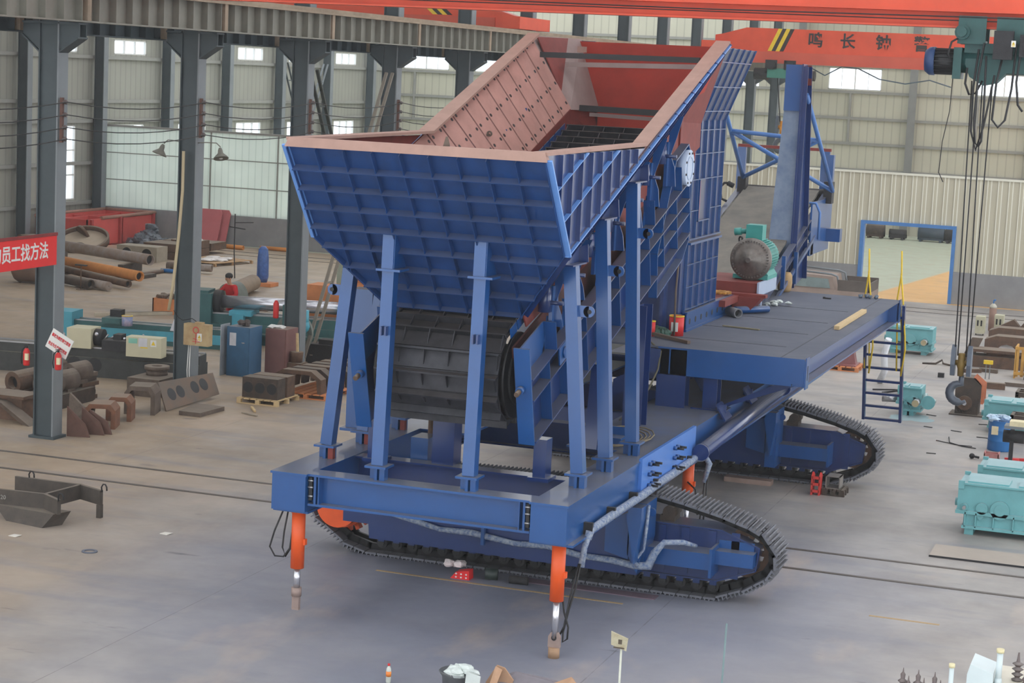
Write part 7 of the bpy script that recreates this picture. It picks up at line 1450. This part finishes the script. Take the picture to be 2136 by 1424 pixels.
# ---- frames and plates near the first column
def portal(x, y, w, h, d, lab, m=RUST, rz=0, t=.09):
    r = root('portal_casting', lab, 'casting', (0, 0, 0)); mb = MB()
    mb.prism([(0, 0, 0), (t, 0, 0), (t, 0, h*.7), (t+.06, 0, h-t), (w-t-.06, 0, h-t), (w-t, 0, h*.7), (w-t, 0, 0), (w, 0, 0), (w, 0, h*.75), (w-.1, 0, h), (.1, 0, h), (0, 0, h*.75)], (0, d, 0)); part('portal', mb, m, r)
    r.location = (x, y, 0); r.rotation_euler = (0, 0, rz); return r
OR = mat('orange_rusty_casting', (140, 92, 66), .8, 0, .25, 5, rgb2=(104, 74, 58), dust=.7, dustcol=(150, 136, 120))
portal(-20.78, 34.35, .62, .5, .55, 'orange rusty portal casting nearest to the first column', OR, .35)
portal(-20.85, 35.3, .52, .5, .5, 'second rusty portal casting behind the nearest one', OR, .35)
portal(-20.95, 36.2, .65, .6, .6, 'larger dusty portal casting, third from the first column', CAST, .3)
r = root('base_ring', 'grey flanged ring lying on a block behind the portal castings', 'ring', (-21.9, 39.4, .4)); part('flange', MB().ring((-21.75, 39.0, .52), (-21.75, 39.0, .6), .28, .12, 30), CAST, r); part('collar', MB().ring((-21.75, 39.0, .4), (-21.75, 39.0, .52), .24, .12, 30), CAST, r)
mb = MB(); mb.prism([(-22.1, 38.3, 0), (-21.3, 38.3, 0), (-21.3, 38.3, .4), (-22.1, 38.3, .4)], (0, 1.1, 0)); thing('steel_block', mb, CAST, 'dusty block carrying the grey flanged ring', 'block')
r = root('four_hole_plate', 'large leaning plate with four round holes at the foot of the second column', 'plate', (-20.4, 38, 0))
A = Vector((-20.38, 36.95, .0)); B = Vector((-20.2, 39.0, .1)); T = Vector((-.30, .15, .55)); 
P = [A, B, B+T*.8, A+T*1.0+Vector((0, 0, .02))]; n = (P[1]-P[0]).cross(P[3]-P[0]).normalized(); mb = MB(); mb.prism(P, n*.03); part('plate', mb, mat('brown_grey_plate', (128, 104, 86), .8, 0, .2, 2, rgb2=(104, 98, 90)), r)
ax = (B-A).normalized(); ay = n.cross(ax).normalized(); sgn = 1 if n.x > 0 else -1; mb = MB()
for f in (.17, .33, .6, .77): c = A+(B-A)*f+T*.5+(n*.032 if n.x > 0 else -n*.004); mb.cyl(c, c+n*.003*sgn, .14, 24)
part('hole', mb, BLACK, r, 'dark round holes')
mb = MB(); mb.prism([(-19.95, 36.75, 0), (-19.45, 36.75, 0), (-19.4, 37.75, 0), (-20.1, 37.8, 0)], (0, 0, .09)); thing('steel_slab', mb, CAST, 'flat grey slab lying in front of the four hole plate', 'slab')
mb = MB(); mb.beam((-19.75, 39.35, .04), (-19.4, 39.3, .04), .1, .06); thing('short_rail', mb, RUST, 'short rail stub right of the four hole plate', 'rail')
mb = MB(); mb.beam((-19.05, 38.35, .03), (-18.75, 37.9, .03), .05, .04); thing('wood_stick', mb, WOOD, 'pale wooden stick on the floor beside the pale pallet', 'stick')
mb = MB(); mb.beam((-18.95, 37.7, .02), (-18.5, 37.5, .02), .04, .02); thing('wood_stick', mb, mat('grey_stick', (150, 140, 124), .8), 'thin grey stick on the floor in front of the pale stick', 'stick')
for i, (x, y) in enumerate(((-20.62, 33.45), (-20.5, 33.8), (-20.42, 33.95))):
    mb = MB(); mb.prism([(x, y, 0), (x+.45, y+.1, 0), (x+.35, y+.1, .25), (x, y, .6-.06*i)], (0, .03, 0)); thing('triangular_plate', mb, mat('brown_steel_plate', (98, 70, 60), .8, 0, .2, 5), ['brown triangular plate nearest against the first column', 'second brown triangular plate behind the nearest', 'third brown triangular plate farthest from the column'][i], 'plate')
mb = MB(); mb.cyl((-20.42, 34.05, .3), (-20.38, 34.1, .32), .13, 22); thing('round_disc', mb, RUST, 'small round rusty disc leaning behind the triangular plates', 'disc')
mb = MB(); mb.prism([(-21.3, 34.6, 0), (-20.7, 34.5, 0), (-20.7, 34.6, .45), (-21.0, 34.7, .35), (-21.4, 34.8, .6)], (0, .06, 0)); thing('curved_plate', mb, CAST, 'curved grey brown plate behind the small round disc', 'plate')
# stack of wavy pads
for i in range(6):
    z = i*.1; mb = MB(); mb.prism([(-23.2+random.uniform(-.05, .05), 37.1, z), (-22.5+random.uniform(-.06, .06), 37.0, z+.01), (-22.45+random.uniform(-.06, .06), 37.6, z), (-23.2, 37.7, z+.01)], (0, 0, .085)); thing('liner_pad', mb, [RUST, RUSTD, CAST][i % 3], 'rusty curved liner pad in the stack right of the first column, %s' % ['lowest', 'second from the floor', 'third from the floor', 'fourth from the floor', 'fifth from the floor', 'topmost and widest'][i], 'pad')
# heap of tube castings left of the first column
tl = ['front left', 'front right', 'second row left', 'second row right', 'third row left', 'third row right', 'rear left', 'rear right', 'top left', 'top right']
for i in range(10):
    row = i//2; x = -23.3+(i % 2)*.62+random.uniform(-.05, .05); y = 34.6+row*.55; z = .17 if row < 4 else .62; q = .17+random.uniform(-.02, .02)
    if row in (2, 3): z = .5
    r = root('tube_casting', 'rusty thick tube casting in the heap at the left edge, %s' % tl[i], 'casting', (x, y, z-q)); part('tube', MB().ring((x, y, z), (x+.12, y+.5, z+.03), q*1.25, q*.72, 20).box(x-q*1.3, x+q*1.3, y+.1, y+.4, max(0, z-q*1.3), z-q*.8), [RUST, CAST][i % 2], r); part('dark_bore', MB().cyl((x+.03, y+.12, z), (x+.06, y+.2, z), q*.72, 18), BLACK, r)
mb = MB(); mb.box(-23.6, -22.3, 35.4, 37.3, 0, .3); thing('steel_slab', mb, RUSTD, 'dark slab carrying the heap of tube castings at the left edge', 'slab')
mb = MB(); mb.prism([(-22.75, 34.1, .42), (-22.5, 34.0, .40), (-21.75, 33.9, .0), (-22.0, 34.0, 0)], (0, .35, 0)); thing('leaning_plate', mb, CAST, 'broad plate sloping down left of the first column', 'plate')
mb = MB(); mb.box(-23.6, -22.1, 34.2, 34.9, .46, .52); mb.box(-23.5, -22.2, 34.3, 34.8, 0, .46); thing('holed_slab', mb, RUST, 'flat topped rusty casting at the left edge before the tube heap', 'casting')
# ---- lifting beam frame bottom left
r = root('spreader_frame', 'rusty steel spreader frame with lifting hooks on the floor at bottom left', 'frame', (-17.4, 27.2, 0)); SP = mat('grey_brown_spreader', (86, 78, 70), .75, .1, .2, 4, rgb2=(66, 60, 56), dust=.7, dustcol=(134, 124, 112))
mb = MB(); z = .22; h = .24
def wall(a, b, z0=z, hh=h, t=.06): mb.beam((a[0], a[1], z0+hh/2), (b[0], b[1], z0+hh/2), t, hh)
wall((-18.3, 26.95), (-17.05, 27.05)); wall((-17.05, 27.05), (-16.62, 26.78)); wall((-18.18, 27.95), (-16.95, 27.95)); wall((-16.95, 27.95), (-16.42, 27.72)); wall((-17.05, 27.08), (-16.95, 27.95)); part('beam', mb, SP, r)
mb = MB(); mb.hexa([(-17.6, 26.8, 0), (-16.85, 26.65, 0), (-16.7, 27.0, 0), (-17.4, 27.1, 0), (-17.9, 26.9, .22), (-16.7, 26.75, .22), (-16.6, 27.1, .22), (-17.7, 27.1, .22)]); mb.box(-18.3, -18.1, 26.9, 27.1, 0, .22); mb.box(-18.2, -18.1, 27.9, 28.0, 0, .22); mb.box(-16.5, -16.42, 27.7, 27.78, 0, .22); part('shoe', mb, SP, r)
for x, y in ((-17.92, 27.95), (-16.4, 27.7), (-18.12, 27.0), (-16.62, 26.76)):
    mb = MB(); mb.tube([(x, y, .44), (x-.01, y, .52), (x+.02, y, .57), (x+.06, y, .57), (x+.085, y, .53), (x+.09, y, .47)], .013, 8); part('lifting_hook', mb, DARK, r)
mb = MB(); text_mb('20', .1, frame_M((-17.75, 26.93, .34), (1, 0.08, 0), (0, 0, 1)), mb, .002); part('painted_number', mb, mat('faded_white', (150, 148, 142), .8), r)
mb = MB(); mb.ball((-17.1, 25.35, .1), .14, 10, (1.3, 1, .7), .2); mb.box(-17.4, -16.95, 25.2, 25.5, 0, .07); thing('small_casting', mb, DARK, 'small dark casting on the floor at the left edge below the spreader frame', 'casting')
mb = MB(); mb.ring((-15.42, 25.72, 0), (-15.42, 25.72, .015), .12, .08, 30); thing('steel_washer', mb, mat('blue_grey_ring', (92, 98, 112), .5), 'flat steel ring lying alone on the floor at lower left', 'ring')
for x, y, lab in ((-15.0, 27.3, 'torn white paper scrap on the floor left of the plant'), (-16.92, 26.0, 'small white paper scrap below the spreader frame')):
    mb = MB(); mb.prism([(x-.09, y-.04, 0), (x+.05, y-.06, .0), (x+.11, y+.03, .02), (x-.04, y+.05, .015)], (0, 0, .005)); thing('paper_scrap', mb, mat('off_white_paper', (214, 210, 200), .8), lab, 'paper')

# ---- the person behind the long lathe
def skinned(name, joints, edges, mats, parent, label=None, lvl=2):
    """one continuous surface grown over connected joints (x, y, z, radius)"""
    me = bpy.data.meshes.new(name); me.from_pydata([j[:3] for j in joints], edges, []); ob = bpy.data.objects.new(name, me); C.objects.link(ob)
    sk = ob.modifiers.new('s', 'SKIN'); 
    if not me.skin_vertices: pass
    for v, j in zip(me.skin_vertices[0].data, joints): v.radius = (j[3], j[4] if len(j) > 4 else j[3])
    me.skin_vertices[0].data[0].use_root = True
    ss = ob.modifiers.new('u', 'SUBSURF'); ss.levels = lvl; ss.render_levels = lvl
    dg = bpy.context.evaluated_depsgraph_get(); m2 = bpy.data.meshes.new_from_object(ob.evaluated_get(dg)); bpy.data.objects.remove(ob); bpy.data.meshes.remove(me)
    off = Vector((0, 0, 0)); m2.materials.clear(); m2.materials.append(mats)
    for p in m2.polygons: p.use_smooth = True
    o = bpy.data.objects.new(name, m2); C.objects.link(o); o.parent = parent; ORG[o.name] = off
    if label: o['label'] = label
    return o
P = root('person', 'person in a red overall with short black hair bending over the long lathe', 'person', (0, 0, 0))
J = [(0, 0, .92, .13, .11), (0, -.02, 1.08, .12, .1), (0, -.06, 1.26, .15, .11), (0, -.1, 1.38, .07, .07), (0, -.14, 1.46, .05, .05), (0, -.17, 1.55, .075, .09), (0, -.17, 1.62, .075, .085),
     (-.17, -.08, 1.33, .06), (-.33, -.16, 1.14, .045), (-.27, -.40, 1.02, .035), (-.25, -.46, 1.0, .028),
     (.17, -.08, 1.33, .06), (.33, -.16, 1.14, .045), (.27, -.40, 1.02, .035), (.25, -.46, 1.0, .028),
     (-.1, 0, .84, .09), (-.12, -.01, .48, .065), (-.12, 0, .1, .045), (-.12, -.12, .04, .04), (.1, 0, .84, .09), (.12, -.01, .48, .065), (.12, 0, .1, .045), (.12, -.12, .04, .04)]
Ed = [(0, 1), (1, 2), (2, 3), (3, 4), (4, 5), (5, 6), (2, 7), (7, 8), (8, 9), (9, 10), (2, 11), (11, 12), (12, 13), (13, 14), (0, 15), (15, 16), (16, 17), (17, 18), (0, 19), (19, 20), (20, 21), (21, 22)]
body = skinned('body', J, Ed, SKIN, P)
mb = MB(); mb.ball((0, -.265, 1.545), .016, 8, (1, 1.2, 1.4)); mb.ball((-.085, -.17, 1.56), .022, 8, (.5, 1, 1.3)); mb.ball((.085, -.17, 1.56), .022, 8, (.5, 1, 1.3)); part('nose_and_ears', mb, SKIN, P)
mb = MB(); mb.ball((-.03, -.252, 1.575), .01, 8); mb.ball((.03, -.252, 1.575), .01, 8); mb.box(-.022, .022, -.262, -.25, 1.505, 1.511); part('eyes_and_mouth', mb, HAIR, P)
mb = MB(); mb.ball((0, -.145, 1.625), .105, 16, (.98, 1.08, .85)); part('hair', mb, HAIR, P, 'short black hair')
JC = [(0, 0, .90, .155, .135), (0, -.02, 1.08, .145, .125), (0, -.06, 1.27, .17, .13), (0, -.09, 1.37, .08, .08), (-.17, -.08, 1.335, .078), (-.33, -.16, 1.14, .062), (-.28, -.37, 1.035, .05), (.17, -.08, 1.335, .078), (.33, -.16, 1.14, .062), (.28, -.37, 1.035, .05), (-.1, 0, .82, .11), (-.12, -.01, .48, .085), (-.12, 0, .12, .07), (.1, 0, .82, .11), (.12, -.01, .48, .085), (.12, 0, .12, .07)]
skinned('overall', JC, [(0, 1), (1, 2), (2, 3), (2, 4), (4, 5), (5, 6), (2, 7), (7, 8), (8, 9), (0, 10), (10, 11), (11, 12), (0, 13), (13, 14), (14, 15)], CLOTH, P, 'red work overall')
for s in (-1, 1):
    for k in range(5):
        a = Vector((s*(.265-.014*k), -.46-.0*k, 1.0)); d = Vector((s*(.02-.012*k), -.07-.012*(2-abs(k-2)), -.02)) if k < 4 else Vector((-s*.05, -.03, -.01))
        mb = MB(); mb.tube([a, a+d*.6, a+d+Vector((0, 0, -.02))], [.009, .0085, .006], 7); part('thumb' if k == 4 else 'finger', mb, SKIN, P)
mb = MB()
for s in (-1, 1): mb.hexa([(s*.12-.05, -.2, 0), (s*.12+.05, -.2, 0), (s*.12+.05, .08, 0), (s*.12-.05, .08, 0), (s*.12-.04, -.18, .07), (s*.12+.04, -.18, .07), (s*.12+.045, .07, .13), (s*.12-.045, .07, .13)])
part('shoes', mb, BLACK, P)
P.location = (-24.75, 48.45, 0); P.rotation_euler = (0, 0, math.radians(-20))

# ---- thin dust haze filling the hall
def haze():
    m = bpy.data.materials.new('hall_dust_haze'); m.use_nodes = True; nt = m.node_tree; N = nt.nodes; L = nt.links
    for n in list(N):
        if n.type != 'OUTPUT_MATERIAL': N.remove(n)
    v = N.new('ShaderNodeVolumeScatter'); v.inputs['Density'].default_value = 0.0005; v.inputs['Color'].default_value = (0.97, 0.98, 1, 1); v.inputs['Anisotropy'].default_value = 0.3
    L.new(v.outputs[0], N['Material Output'].inputs['Volume'])
    mb = MB(); mb.box(-43.0, 11.5, -4, 103.5, 0.001, 13.5)
    o = struct('haze', mb, m)
haze()
S.cycles.volume_step_rate = 8; S.cycles.volume_bounces = 1
